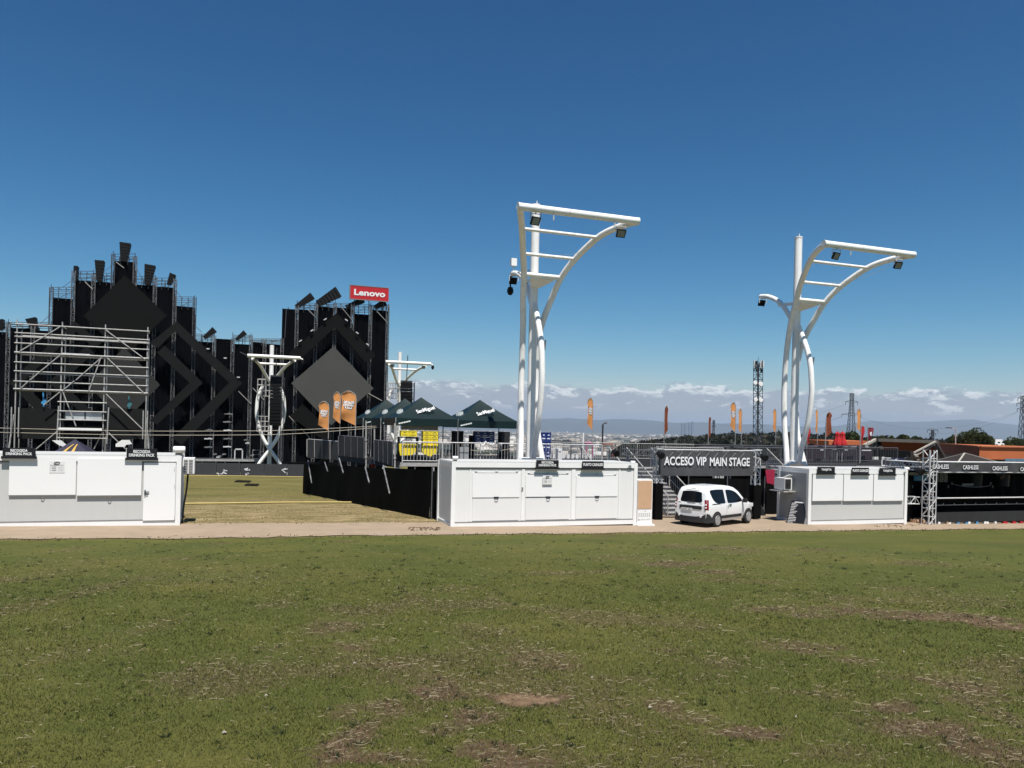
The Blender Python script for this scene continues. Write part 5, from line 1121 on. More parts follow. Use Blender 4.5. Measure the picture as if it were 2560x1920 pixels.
    p, q = AV(1917, 1212, 33.6), AV(1937, 1174, 33.6); MB().prism([(p.x,33.6,p.z+.1),(q.x,33.6,p.z),(q.x,33.6,q.z),(p.x-.1,33.6,q.z-.02)], (0,.05,0)).build('crimson_banner', M('crimson_cloth', (.30,.012,.045), .7, .15), label='crimson banner hanging beside the air conditioner of the right kiosk', cat='banner')
    p, q = AV(1912, 1300, 33.2), AV(1899, 1242, 33.2); MB().prism([(p.x-.35,33.2,p.z),(p.x+.18,33.2,p.z),(q.x+.2,33.6,q.z),(q.x-.05,33.6,q.z)], (0,.05,0)).build('leaning_board', m_blackpaint, label='tall black board leaning in the gap left of the right kiosk', cat='board')
build_platform()
def tent(u0, u1, v0, v1, ze, zp, label, text=None, logo=True):
    r = thing('canopy_tent', label, 'tent', ((u0+u1)/2, (v0+v1)/2, ZD), 'dark green canopy tents on the platform'); c = Vector(((u0+u1)/2, (v0+v1)/2, zp)); K = [Vector(p) for p in ((u0,v0,ze),(u1,v0,ze),(u1,v1,ze),(u0,v1,ze))]
    mb = MB(); n = 7
    def pt(a, b, f, t):
        e = a.lerp(b, f); p = e.lerp(c, t); p.z = ze+(zp-ze)*(t*.86+.14*t**2.4) - .05*math.sin(math.pi*f)*(1-t)*1.0; return p
    for k in range(4):
        a, b = K[k], K[(k+1)%4]; mb.grid([[pt(a, b, j/n, i/6) for j in range(n+1)] for i in range(7)])
    mb.build('canopy', m_green, r)
    vb = MB()
    for k in range(4):
        a, b = K[k], K[(k+1)%4]; nr = (b-a).cross(Vector((0,0,1))).normalized(); vb.grid([[a.lerp(b, j/14)+Vector((0,0,-h-.03*math.sin(math.pi*j/14)*(h < .05)))+nr*(.02+.035*math.sin(j*2.1+k)*h*2+.04*h) for j in range(15)] for h in (.42,.28,.14,0.0)])
    o = vb.build('valance', m_green, r)
    lg = MB()
    for p in K: MB().tube([(p.x, p.y, ZD), (p.x, p.y, ze)], .03, 6).build('leg', m_galv, r)
    # white print: name on the front slope, leaf-like marks on the left slope and valance
    if text:
        o_ = pt(K[0], K[1], .33, .20)+Vector((0,-.05,.03)); up = (pt(K[0],K[1],.5,.7)-pt(K[0],K[1],.5,.3)).normalized(); xd = Vector((math.cos(.27), 0, math.sin(.27))); up = (up-xd*up.dot(xd)).normalized()
        t = MB(); t.text(text, o_, xd, (u1-u0)*.30, .40, .006, .012, updir=up); t.build('lettering', m_letter, r)
    if logo:
        lf = MB(); w = v1-v0
        for f, t in ((.42,.33),):
            for k in range(9):
                p = pt(K[3], K[0], .18+f*.2+k*.055, t+.03*math.sin(k*2.2)-.05); nr = Vector((-.5,0,.85)); q = pt(K[3], K[0], .18+f*.2+k*.055+.07, t+.02*math.sin(k*2.2)+.03); s = .16+.08*math.sin(k*1.7)
                lf.add([p+nr*.03+Vector((0,0,-s*.6)), q+nr*.03+Vector((0,0,-s*.4)), q+nr*.04+Vector((0,0,s*.5)), p+nr*.04+Vector((0,0,s*.6))], [(0,1,2,3)])
        p, q = pt(K[3], K[0], .55, .62), pt(K[3], K[0], .68, .60); lf.add([p+Vector((-.03,0,.0)), q+Vector((-.03,0,.0)), q+Vector((-.02,0,.09)), p+Vector((-.02,0,.09))], [(0,1,2,3)])
        for k in range(5):
            a = Vector((u0+.12+k*.13, v0-.055, ze-.34+.03*k)); lf.add([a, a+Vector((.12,0,.01)), a+Vector((.13,0,.09)), a+Vector((.02,0,.07))], [(0,1,2,3)])
        if False: lf.add([Vector((u0+.75, v0-.075, ze-.15)), Vector((u1-.35, v0-.075, ze-.19)), Vector((u1-.35, v0-.07, ze-.155)), Vector((u0+.6, v0-.07, ze-.10))], [(0,1,2,3)]); lf.add([Vector((u0+.15, v0-.05, ze-.035)), Vector((u1-.5, v0-.06, ze-.06)), Vector((u1-.5, v0-.055, ze-.035)), Vector((u0+.15, v0-.045, ze-.01))], [(0,1,2,3)])
        lf.build('print', M('canopy_print', (.62,.66,.65), .5, .1), r)
def build_tents():
    v0 = 41.2; a, b, c = AV(990, 1043, v0), AV(1145.5, 1046, v0), AV(1293, 1052, v0); zp = AV(1048, 993, v0+1.6).z; ze = a.z-.02; d = 3.1
    tent(a.x, b.x, v0, v0+d, ze, zp, 'dark green tent with white name above the yellow crates', 'SanMiguel'); tent(b.x, c.x, v0, v0+d, ze-.03, zp-.02, 'dark green tent with white name above the blue crates', 'SanMiguel')
    tent(a.x-.15, b.x-.2, v0+d+.35, v0+2*d+.35, ze, zp+.02, 'dark green tent directly behind the one over the yellow crates'); tent(a.x-.55, b.x-.6, v0+2*d+.9, v0+3*d+.9, ze, zp+.05, 'farthest left of the dark green tents, nearest the stage')
    # crates, fridges and loudspeakers under the tents
    def stack(px0, px1, pyt, pyb, v, cols, rows, mat, label, group, w=.4, dark=m_yellowdark, name='drinks_crate', cat='crate', slots=True):
        p, q = AV(px0, pyb, v), AV(px1, pyt, v); W = (q.x-p.x)/cols; H = (q.z-p.z)/rows
        for i in range(cols):
            for j in range(rows):
                x, z = p.x+W*i, p.z+H*j; cname = label.format(col=('left','right','middle')[i] if cols == 2 else ('left','middle','right')[i], row=('bottom','second','third','top','upper')[j] if rows > 2 else ('lower','upper')[j if rows == 2 else 1])
                r = thing(name, cname, cat, (x+W/2, v+w/2, z), group); mb = MB(); mb.box((x+.008, v, z+.006), (x+W-.008, v+w, z+H-.006)); mb.box((x+.002, v-.012, z+H*.86), (x+W-.002, v-.001, z+H-.004)); mb.build('shell', mat, r)
                s = MB(); s.box((x+W*.34, v-.008, z+H*.62), (x+W*.66, v-.001, z+H*.74)); s.box((x+W*.18, v-.008, z+H*.22), (x+W*.82, v-.001, z+H*.34)); s.build('handhold', dark, r)
    stack(1057, 1096, 1078, 1115, 40.74, 2, 4, m_yellow, '{row} yellow crate in the {col} column of the tall yellow stack', 'yellow crates on the platform')
    stack(1002, 1043, 1077, 1091, 40.74, 2, 1, m_yellow, '{col} one of two yellow crates on the shelf near the platform corner', 'yellow crates on the platform')
    sh = MB(); p, q = AV(998, 1092, 40.74), AV(1047, 1091, 40.74); sh.box((p.x, 40.73, p.z-.05), (q.x, 41.2, p.z)); sh.box((p.x, 40.78, ZD), (p.x+.05, 41.2, p.z-.05)); sh.box((q.x-.05, 40.78, ZD), (q.x, 41.2, p.z-.05)); sh.build('shelf', m_blackpaint, label='black shelf carrying two yellow crates', cat='shelf')
    for (x0, x1, yt, yb, tail, lb) in ((998,1041,1109,1139,0,'crumpled yellow sack behind the railing under the two-crate shelf'),(1055,1094,1114,1142,1,'yellow sack with pointed bottom below the tall yellow stack')):
        pts = [(x0,yt),(x1,yt+1),(x1-2,yb-9),(x1-12,yb-1 if not tail else yb-6),((x0+x1)/2+2,yb if tail else yb-1),(x0+3,yb-8 if tail else yb),(x0,yb-14)]
        mb = MB(); mb.prism([tuple(AV(x, y, 40.56)) for x, y in pts], (0,.15,0)); r = thing('yellow_sack', lb, 'sack', tuple(AV(x0, yb, 40.7))); mb.build('cloth', m_yellow, r)
        m2 = MB()
        for f in (.16,.3,.45,.6,.75,.88): a = AV(x0+(x1-x0)*f, yt+1, 40.55); m2.box((a.x-.02, 40.545, a.z-.12), (a.x+.05, 40.558, a.z))
        m2.build('fold', m_yellowdark, r)
    stack(1187, 1237, 1079, 1107, 42.4, 3, 2, m_blue, '{row} blue crate in the {col} column behind the railing', 'blue crates on the platform', dark=m_letter)
    stack(1352, 1378, 1081, 1146, 41.4, 2, 3, m_blue, '{row} blue crate in the {col} column just right of the tall column', 'blue crates on the platform', dark=m_letter)
    for (x0, x1, yt, yb, v, lb) in ((1134,1159,1078,1107,43.4,'black loudspeaker box beside the tent leg, left of the blue crates'),(1251,1275,1080,1110,43.4,'black loudspeaker box on the right of the blue crates'),(1178,1188,1089,1108,42.8,'low black box at the left of the blue crates')):
        p, q = AV(x0, yb, v), AV(x1, yt, v); r = thing('loudspeaker', lb, 'loudspeaker', ((p.x+q.x)/2, v, ZD)); mb = MB(); mb.box((p.x, v, ZD+.002), (q.x, v+.5, q.z)); mb.build('cabinet', m_blackpaint, r); g = MB(); g.box((p.x+.04, v-.015, p.z+.05), (q.x-.04, v-.001, q.z-.05)); g.build('grille', m_plastic, r)
    for k, (x0, x1, lb) in enumerate(((1104,1117,'left of two pale kegs behind the railing'),(1119,1133,'right of two pale kegs behind the railing'))):
        p, q = AV(x0, 1142, 41.6), AV(x1, 1112, 41.6); w = (q.x-p.x)/2; cx = p.x+w; mb = MB(); mb.tube([(cx,41.9,ZD+.01),(cx,41.9,ZD+.1),(cx,41.9,ZD+.12),(cx,41.9,ZD+.4),(cx,41.9,ZD+.42),(cx,41.9,ZD+.70)], [w*.9,w,w*.92,w*.92,w,w*.85], 14); mb.build('keg', M('keg_steel', (.45,.42,.41), .35, .2, 4, metal=.5), label=lb, cat='keg', group='kegs behind the railing')
    p, q = AV(1149, 1148, 41.5), AV(1172, 1118, 41.5); r = thing('metal_cabinet', 'pale grey metal cabinet behind the railing, right of the kegs', 'cabinet', ((p.x+q.x)/2, 41.7, ZD)); MB().box((p.x, 41.5, ZD+.003), (q.x, 42.0, q.z)).build('cabinet_body', M('cabinet_grey', (.42,.44,.45), .35, .2, 2, metal=.3), r); c = MB(); c.box((p.x+(q.x-p.x)*.42, 41.485, ZD+.05), (p.x+(q.x-p.x)*.48, 41.499, q.z)); c.box((p.x, 41.485, p.z+.35), (q.x, 41.499, p.z+.38)); c.build('door_gap', m_blackpaint, r)
    p, q = AV(1394, 1146, 41.4), AV(1405, 1122, 41.4); MB().box((p.x, 41.4, ZD+.003), (q.x, 41.8, q.z)).box((p.x+.05, 41.37, q.z-.14), (q.x-.05, 41.398, q.z-.08)).build('fridge', m_panel, label='slim white fridge right of the blue crates beside the column', cat='fridge')
    # plastic film draped on the rail, and a white cloth by the corner post
    pts = [AV(1200+i*7, 1105+4*math.sin(i*1.9)+(3 if i % 2 else 0), 40.2) for i in range(9)]; mb = MB(); 
    for i in range(8):
        a, b_ = pts[i], pts[i+1]; mb.tube([a, a.lerp(b_,.5)+Vector((0,0,-.12)), b_], [.02,.05,.02], 5); mb.tube([a+Vector((0,0,-.05)), a+Vector((.06,0,-.3-.1*math.sin(i)))], [.03,.012], 5)
    mb.build('plastic_film', m_panel, label='torn strip of white plastic film draped over the railing', cat='plastic film')
    mb = MB(); mb.prism([tuple(AV(x, y, 42.5)) for x, y in ((968,1063),(989,1064),(988,1081),(982,1083),(975,1080),(972,1085),(968,1084))], (0,.05,0)); mb.build('white_cloth', m_panel, label='white cloth hanging from the cable at the corner post', cat='cloth')
    wt = MB(); wt.tube(sag(AV(1176, 1125, 40.3), AV(1290, 1119, 40.3), .12), .012, 4); wt.build('cable', m_rope, label='thin pale cord sagging along the railing below the plastic film', cat='cable')
    mn = MB(); p, q = AV(1003, 1074, 44), AV(1095, 1066, 44); mn.box((p.x, 44, p.z), (q.x, 44.05, q.z)); mn.build('menu_strip', m_panel, label='long pale strip board hung behind the yellow crates', cat='board')
build_tents()
# ---------------------------------------------------------------- entrance truss with its banner
def spot(p, label, s=.16, group=None):
    p = Vector(p); r = thing('spotlight', label, 'spotlight', tuple(p), group); m = MB(); m.tube([p+Vector((0,s*1.1,.05)), p+Vector((0,s*.4,.03)), p+Vector((0,-s*.9,-.05)), p+Vector((0,-s*1.2,-.07))], [s*.55,s*.85,s,s*1.02], 12); m.build('lamp_can', m_blackpaint, r)
    y = MB(); y.tube([p+Vector((-s*1.1,0,0)), p+Vector((-s*1.1,0,s*1.8)), p+Vector((s*1.1,0,s*1.8)), p+Vector((s*1.1,0,0))], .018, 5); y.tube([p+Vector((0,0,s*1.8)), p+Vector((0,0,s*2.6))], .025, 5); y.build('yoke', m_darksteel, r)
def build_gate():
    v = 31.6; g = ground(20, v); xl = AV(1641, 1300, v).x; xr = AV(1890, 1150, v).x; ztl = AV(1645, 1125, v).z
    root = thing('entrance_truss', 'aluminium truss gateway carrying the black VIP entrance banner', 'truss', ((xl+xr)/2, v, g))
    for x in (xl, xr): MB().lattice((x, v, g), (x, v, ztl+.1), .29, .026, .4).build('truss_post', m_alu, root)
    t = MB(); t.lattice((xl+.16, v, ztl-.12), (xr-.16, v, ztl-.12), .29, .024, .42); t.build('truss_beam', m_alu, root)
    bx = MB()
    for x in (xl, xr): bx.box((x-.19, v-.19, ztl+.03), (x+.19, v+.19, ztl+.10))
    bx.build('corner_block', m_alu, root)
    z = AV(1641, 1208, v).z; c = MB(); c.box((xl-.20, v-.20, g), (xl+.20, v+.20, z)); c.build('post_cover', m_black, root); c = MB(); c.box((xr-.20, v-.20, g), (xr+.20, v+.20, z-.1)); c.build('post_cover', m_black, root)
    vb = v-.24; p, q = AV(1646, 1186, vb), AV(1884, 1148, vb); zb = p.z-.05; zt = ztl-.02
    r = thing('entrance_banner', 'wide black banner reading ACCESO VIP MAIN STAGE in white capitals', 'banner', (p.x, vb, zb)); rows = []
    for k in range(8):
        f = k/7; rows.append([(p.x+(q.x-p.x)*j/60, vb-.015*math.sin(j*.9+k*.3)*(1-abs(2*f-1))*1.2, zb+(zt-zb)*f-.02*math.sin(math.pi*j/60)*(f < .2)) for j in range(61)])
    MB().grid(rows).build('cloth', M('banner_cloth', (.055,.055,.060), .8, .25, 1.0, bump=.3, bscale=5), r)
    w = q.x-p.x; H = zt-zb; t = MB()
    # the banner reads as two phrases with a wider gap between them
    xs = AV(1659,1160,vb).x; xm = AV(1764.5,1160,vb).x; xn = AV(1773,1160,vb).x; xe = AV(1872.5,1165,vb).x; zl = AV(1660,1163,vb).z; zh = AV(1660,1141,vb).z
    t.text('ACCESO VIP', (xs, vb-.045, zl), (1,0,0), xm-xs, zh-zl, .01, .022); t.text('MAIN STAGE', (xn, vb-.045, zl-.02), (1,0,0), xe-xn, zh-zl, .01, .022); t.build('lettering', m_letter, r)
    ln = MB()
    for i in range(9): x = p.x+.5+i*(w-.8)/9; ln.beam((x, vb-.03, zt-.30), (x+.22, vb-.035, zt-.06), .012, .012)
    ln.build('crease', m_galv, r)
    spot((xl-.16, v-.42, ztl-.18), 'black spotlight at the left end of the entrance banner'); spot((xr+.02, v-.5, ztl-.24), 'black spotlight at the right end of the entrance banner')
    # side arm truss to the left with another lamp
    m = MB(); a, b = AV(1558, 1130, 35.2), AV(1640, 1132, 35.2); m.lattice((a.x, 35.2, a.z), (b.x, 35.2, a.z-.05), .3, .022, .45, 4); m.tube([(a.x+.3, 35.2, a.z), (a.x+.3, 35.2, -.1)], .05, 6); m.build('side_truss', m_darkrail, label='dark horizontal truss between the middle kiosk and the entrance banner', cat='truss')
    spot(AV(1538, 1131, 35), 'black spotlight hanging over the right end of the middle kiosk')
    # truss legs under the deck, red curtain strip
    for px in (1789, 1802): p = AV(px, 1206, 37.2); MB().lattice((p.x, 37.2, ground(p.x,37)), (p.x, 37.2, ZD-.2), .2, .022, .3, 4).build('deck_prop', m_alu, label='aluminium lattice leg under the deck, %s of a pair behind the banner' % ('left' if px == 1789 else 'right'), cat='prop', group='lattice legs under the deck')
build_gate()
# ---------------------------------------------------------------- cash point bar on the right
def build_bar():
    v = 29.25; P = lambda x, y, vv=v: AV(x, y, vv); x0 = P(2321, 1312).x; g = ground(x0, v); zt = P(2316, 1125).z; xr = x0+10.5
    root = thing('bar_stall', 'long black bar stall under an aluminium truss at the right edge of the photo', 'bar stall', (x0+3, v+1, g))
    MB().lattice((x0, v, g), (x0, v, zt), .42, .03, .42, 6, rd=.02).build('truss_post', m_alu, root)
    mid = MB(); mid.tube([(x0, v-.22, g), (x0, v-.22, zt)], .03, 6); mid.build('truss_post', m_alu, root)
    za, zb = P(2345, 1154.5).z, P(2345, 1180).z; b = MB(); b.lattice((x0+.25, v+.0, (za+zb)/2), (xr, v, (za+zb)/2), .42, .03, .5, 6, rd=.02) if False else b.lattice((x0+.25, v+.0, (za+zb)/2), (xr, v, (za+zb)/2), za-zb, .03, .5, 6, d=.40, rd=.02); b.build('truss_beam', m_alu, root)
    sid = MB(); sid.lattice((P(2230,1150,v+2.6).x, v+3.0, (za+zb)/2+.1), (x0-.1, v+2.6, (za+zb)/2+.1), .4, .03, .5, 5, rd=.02); sid.lattice((x0-.05, v+2.5, (za+zb)/2), (x0-.05, v+.25, (za+zb)/2), .4, .03, .5, 5); sid.build('truss_beam', m_alu, root)
    cl = MB(); rows = []
    for k in range(4): rows.append([(x0+.28+(xr-x0-.3)*j/70, v-.235-.012*math.sin(j*1.1+k), zb+.035+(za-zb-.07)*k/3) for j in range(71)])
    cl.grid(rows); bo = cl.build('banner_cloth', M('bar_banner', (.052,.052,.053), .75, .3, 1.4, bump=.3, bscale=6), root)
    t = MB(); ol = MB()
    for a, c, y0, y1 in ((2331,2372,1173,1162),(2407,2446,1174.5,1164),(2481,2519,1177,1166.5),(2551,2589,1179,1169)):
        p, q = P(a, y0, v-.26), P(c, y1, v-.26); zz = p.z+.02; hh = q.z-p.z-.01 if False else (P(a,y1,v-.26).z-p.z)
        t.text('CASHLESS', (p.x, v-.262, zz), (1,0,0), q.x-p.x, hh, .012, .012); ol.text('CASHLESS', (p.x-.04, v-.254, zz-.035), (1,0,0), q.x-p.x+.08, hh+.07, .006, .11)
    t.build('lettering', m_letter, bo); ol.build('letter_outline', m_signblack, bo)
    rf = MB(); rf.box((x0-.1, v+.25, zb-.02), (xr, v+3.2, zb+.06)); rf.build('roof', m_black, root)
    bk = MB(); rows = [[(x0-1.6+(xr-x0+1.6)*j/60, v+2.8+.06*math.sin(j*1.5), g-.2+(zb-g+.2)*k/2) for j in range(61)] for k in range(3)]; bk.grid(rows); bk.build('back_drape', m_black, root)
    zc = P(2450, 1244, v+.3).z; ct = MB(); ct.box((x0+.45, v+.15, zc-.05), (xr, v+.75, zc)); ct.build('counter_top', m_blackpaint, root)
    ce = MB(); ce.tube([(x0+.6, v+.10, zc+.01), (xr, v+.10, zc+.01)], .035, 6); ce.build('counter_rail', m_alu, root)
    for zz, h, d, m, nm in ((P(2450,1262).z, 0, 0, None, None),):
        sk = MB(); rows = [[(x0+.45+(xr-x0-.5)*j/50, v+.42+.02*math.sin(j*1.9), g+.10+(zc-.06-g-.10)*k/2) for j in range(51)] for k in range(3)]; sk.grid(rows); sk.build('front_cloth', m_black, root)
        z1 = P(2450,1279).z; z2 = P(2450,1305).z; lo = MB(); rows = [[(x0+.5+(xr-x0-.5)*j/50, v+.05+.015*math.sin(j*2.3), z2+(z1-z2)*k/2) for j in range(51)] for k in range(3)]; lo.grid(rows); lo.build('lower_cloth', M('lower_cloth', (.016,.017,.018), .8, .2, 1), root)
        tr = MB(); tr.tube([(x0+.4, v+.10, zz), (xr, v+.10, zz)], .014, 5)
        for i in range(14): x = x0+1+i*.72; tr.beam((x, v+.09, zz), (x+.07, v+.09, zz+.09), .02)
        tr.build('lower_rail', m_darkrail, root)
    lt = MB(); a, b_ = P(2279,1244), P(2310,1261); lt.lattice((a.x, v+.5, (a.z+b_.z)/2), (x0-.2, v+.5, (a.z+b_.z)/2-.02), a.z-b_.z, .025, .33, 5, d=.3); lt.lattice((x0+.25, v+.5, (a.z+b_.z)/2-.02), (x0+1.3, v+.8, (a.z+b_.z)/2-.03), .3, .02, .4, 4, d=a.z-b_.z); lt.build('side_truss', m_alu, root)
    lw = MB(); lw.box((a.x-.3, v+.9, g-.1), (x0-.1, v+1.0, P(2290,1203,v+.9).z)); lw.build('side_cloth', m_black, root)
    ip = MB()
    for px in (2351, 2362): p = P(px, 1204, v+2.2); ip.lattice((p.x, v+2.2, p.z), (p.x, v+2.2, zb), .14, .02, .25, 4)
    ip.build('inner_truss', m_alu, root)
    hr = MB(); p, q = P(2382, 1210, v+2.4), P(2476, 1214, v+2.4); hr.tube(sag(p, q, .12), .02, 4)
    a, c = P(2407,1209,v+2.3), P(2431,1214,v+2.3); hr.box((a.x, v+2.3, c.z), (c.x, v+2.35, a.z)); hr.box((c.x, v+2.3, c.z), (c.x+.08, v+2.35, a.z+.02))
    for x in (2380, 2477, 2371, 2482, 2281): a = P(x, 1206 if x in (2380,2477) else 1214, v+2.3); hr.box((a.x-.02, v+2.28, a.z-.13), (a.x+.02, v+2.33, a.z+.02))
    hr.build('hanging_gear', m_galv, root)
    for x in (2439, 2507): p = P(x, 1195, v+2.5); MB().tube([(p.x, v+2.5, p.z-.45), (p.x, v+2.5, p.z+.2)], [.30,.34], 14).build('hanging_drum', m_plastic, root)
    p, q = P(2286, 1202, v+2.0), P(2322, 1189, v+2.0); mb = MB(); mb.box((p.x, v+2.0, p.z), (q.x, v+2.06, q.z)); r = mb.build('light_blue_board', m_cyan, label='light blue board hanging behind the lattice post of the bar', cat='sign board')
    fr = MB(); fr.box((p.x+.12, v+1.985, p.z+.06), (q.x-.05, v+1.999, p.z+.09)); fr.box((p.x+.12, v+1.985, q.z-.09), (q.x-.05, v+1.999, q.z-.06)); fr.box((p.x+.12, v+1.985, p.z+.09), (p.x+.15, v+1.999, q.z-.09)); fr.box((p.x+.3, v+1.985, p.z+.13), (q.x-.2, v+1.999, q.z-.13)); fr.build('board_print', M('pale_blue_print', (.18,.42,.62), .5, .1), r)
    wl = MB(); p, q = P(2276, 1188, v+2.3), P(2322, 1181, v+2.3); wl.box((p.x, v+2.3, p.z), (q.x, v+2.4, q.z)); wl.build('white_lintel', m_white, label='white lintel strip right of the ticket kiosk above the light blue board', cat='lintel')
    spot(P(2297, 1177, v-.1), 'black spotlight left of the lattice post of the bar', .17); spot(P(2499, 1188, v+.1), 'black spotlight under the truss of the bar, near the third white word', .15)
    spot(P(2268, 1157, v+2.6), 'small black spotlight on the side truss over the right kiosk', .15)
    # little coloured feet along the bottom of the bar
    cols = [m_shutter, m_yellow, m_shutter, m_blue, m_cyan, m_shutter, m_cyan, m_shutter, m_shutter, m_red, m_red, m_red]
    for i, px in enumerate((2346, 2367, 2372, 2393, 2414, 2421, 2441, 2461, 2467, 2487, 2511, 2533, 2552)):
        p = P(px, 1308, v+.1); m = [m_shutter, m_tan, m_shutter, m_cyan, m_cyan, m_shutter, m_cyan, m_shutter, m_shutter, m_shutter, m_red, m_red, m_red][i]; nm = {m_shutter:'white', m_tan:'tan', m_cyan:'light blue', m_red:'red'}[m]; wd = .14 if m is not m_red else .26
        mb = MB(); zg = ground(p.x, v+.1); mb.cbox((p.x, v+.1, zg+.065), (wd, .12, .085), rz=rng.uniform(-.3,.3)); mb.cbox((p.x, v+.1, zg+.118), (wd*.8, .10, .02)); mb.build('floor_box', m, label='small %s box poking out under the black bar cloth' % nm, cat='box', group='small %s boxes under the bar' % nm)
    for k, (px, w) in enumerate(((2287, .34), (2303, .16))):
        p = P(px, 1307, v+.7); MB().cbox((p.x, v+.7, ground(p.x, v+.7)+.09), (w, .3, .13), rz=.2).cbox((p.x, v+.7, ground(p.x, v+.7)+.17), (w*.9, .28, .03), rz=.2).build('cardboard_box', m_tan, label=('larger' if k == 0 else 'smaller')+' cardboard box on the ground left of the lattice post', cat='box')
build_bar()
# ---------------------------------------------------------------- feather flags, pennants and parasols
def feather(px, pt, pfb, ppb, wpx, Y, label, mat=None, dark=False, logo=True, pole_top=None, twist=0.0, ax=None):
    """feather flag: bowed pole, rounded head, slanting foot; wpx < 0 flies to the left"""
    top, fb, pb = AD(px, pt, Y), AD(px, pfb, Y), AD(px, ppb, Y); W = wpx*Y/F; H = top.z-fb.z; rt = Vector((math.cos(YAW), -math.sin(YAW), 0)); fw = Vector((math.sin(YAW), math.cos(YAW), 0))
    r = thing('feather_flag', label, 'flag', tuple(pb), 'red flags' if mat is m_redcloth else 'orange feather flags'); 
    base = Vector((top.x, top.y, pb.z)); n, m = 13, 6; rows = []
    for i in range(n):
        f = i/(n-1); z = fb.z+H*f; wid = math.sqrt(max(0, 1-((f-.80)/.205)**2)) if f > .80 else 1.0-.12*math.sin(math.pi*f); row = []
        bow = abs(W)*.0
        for j in range(m):
            t = j/(m-1); zz = z + (t*H*.20*(1-f)**2.0) ; x = W*wid*t
            if f > .80: x = W*(.5+(t-.5)*wid) if t > 0 else W*(.5-.5*wid)
            y = .10*abs(W)*math.sin(f*7+t*2.5)*t + twist*W*t
            row.append(base+rt*x+fw*y+Vector((0,0,zz-pb.z)))
        rows.append(row)
    fb_m = mat or m_orange; k = MB(); k.grid(rows); k.build('cloth', fb_m, r)
    p = MB(); p.tube([base, base+Vector((0,0,H*.8+fb.z-pb.z))], .022, 6)
    p.tube([rows[i][0] for i in range(10, n)]+[rows[n-1][m-1]]+[rows[i][m-1] for i in range(n-2, 9, -1)], .016, 5); p.build('pole', m_galv, r)
    if logo and abs(W) > .18:
        l = MB(); dk = MB(); rg = np.random.default_rng(int(px))
        def on(f, t, lift):
            i = min(n-2, int(f*(n-1))); a = f*(n-1)-i; j = min(m-2, int(t*(m-1))); b = t*(m-1)-j
            q = (rows[i][j]*(1-b)+rows[i][j+1]*b)*(1-a)+(rows[i+1][j]*(1-b)+rows[i+1][j+1]*b)*a; return q-fw*lift
        def blk(o, f, t, df, dt, lift, sk=0): o.add([on(f, t, lift), on(f+sk, t+dt, lift), on(f+df+sk, t+dt, lift), on(f+df, t, lift)], [(0,1,2,3)])
        for row in range(3):
            f0 = .62-.085*row; t0, t1 = ((.12,.90),(.18,.92),(.28,.80))[row]; blk(dk, f0-.012, t0-.03, .095, t1-t0+.06, .010, .012)
            c = (4,4,2)[row]
            for q in range(c):
                a = t0+(t1-t0)*q/c; d = (t1-t0)/c*.86; blk(l, f0+.004, a, .068, d, .018, .012*rg.uniform(-1,1)); blk(dk, f0+.022+.02*rg.random(), a+d*.32, .026, d*.36, .024)
        l.build('emblem', m_letter, r); dk.build('emblem_outline', m_signblack, r)
    return r
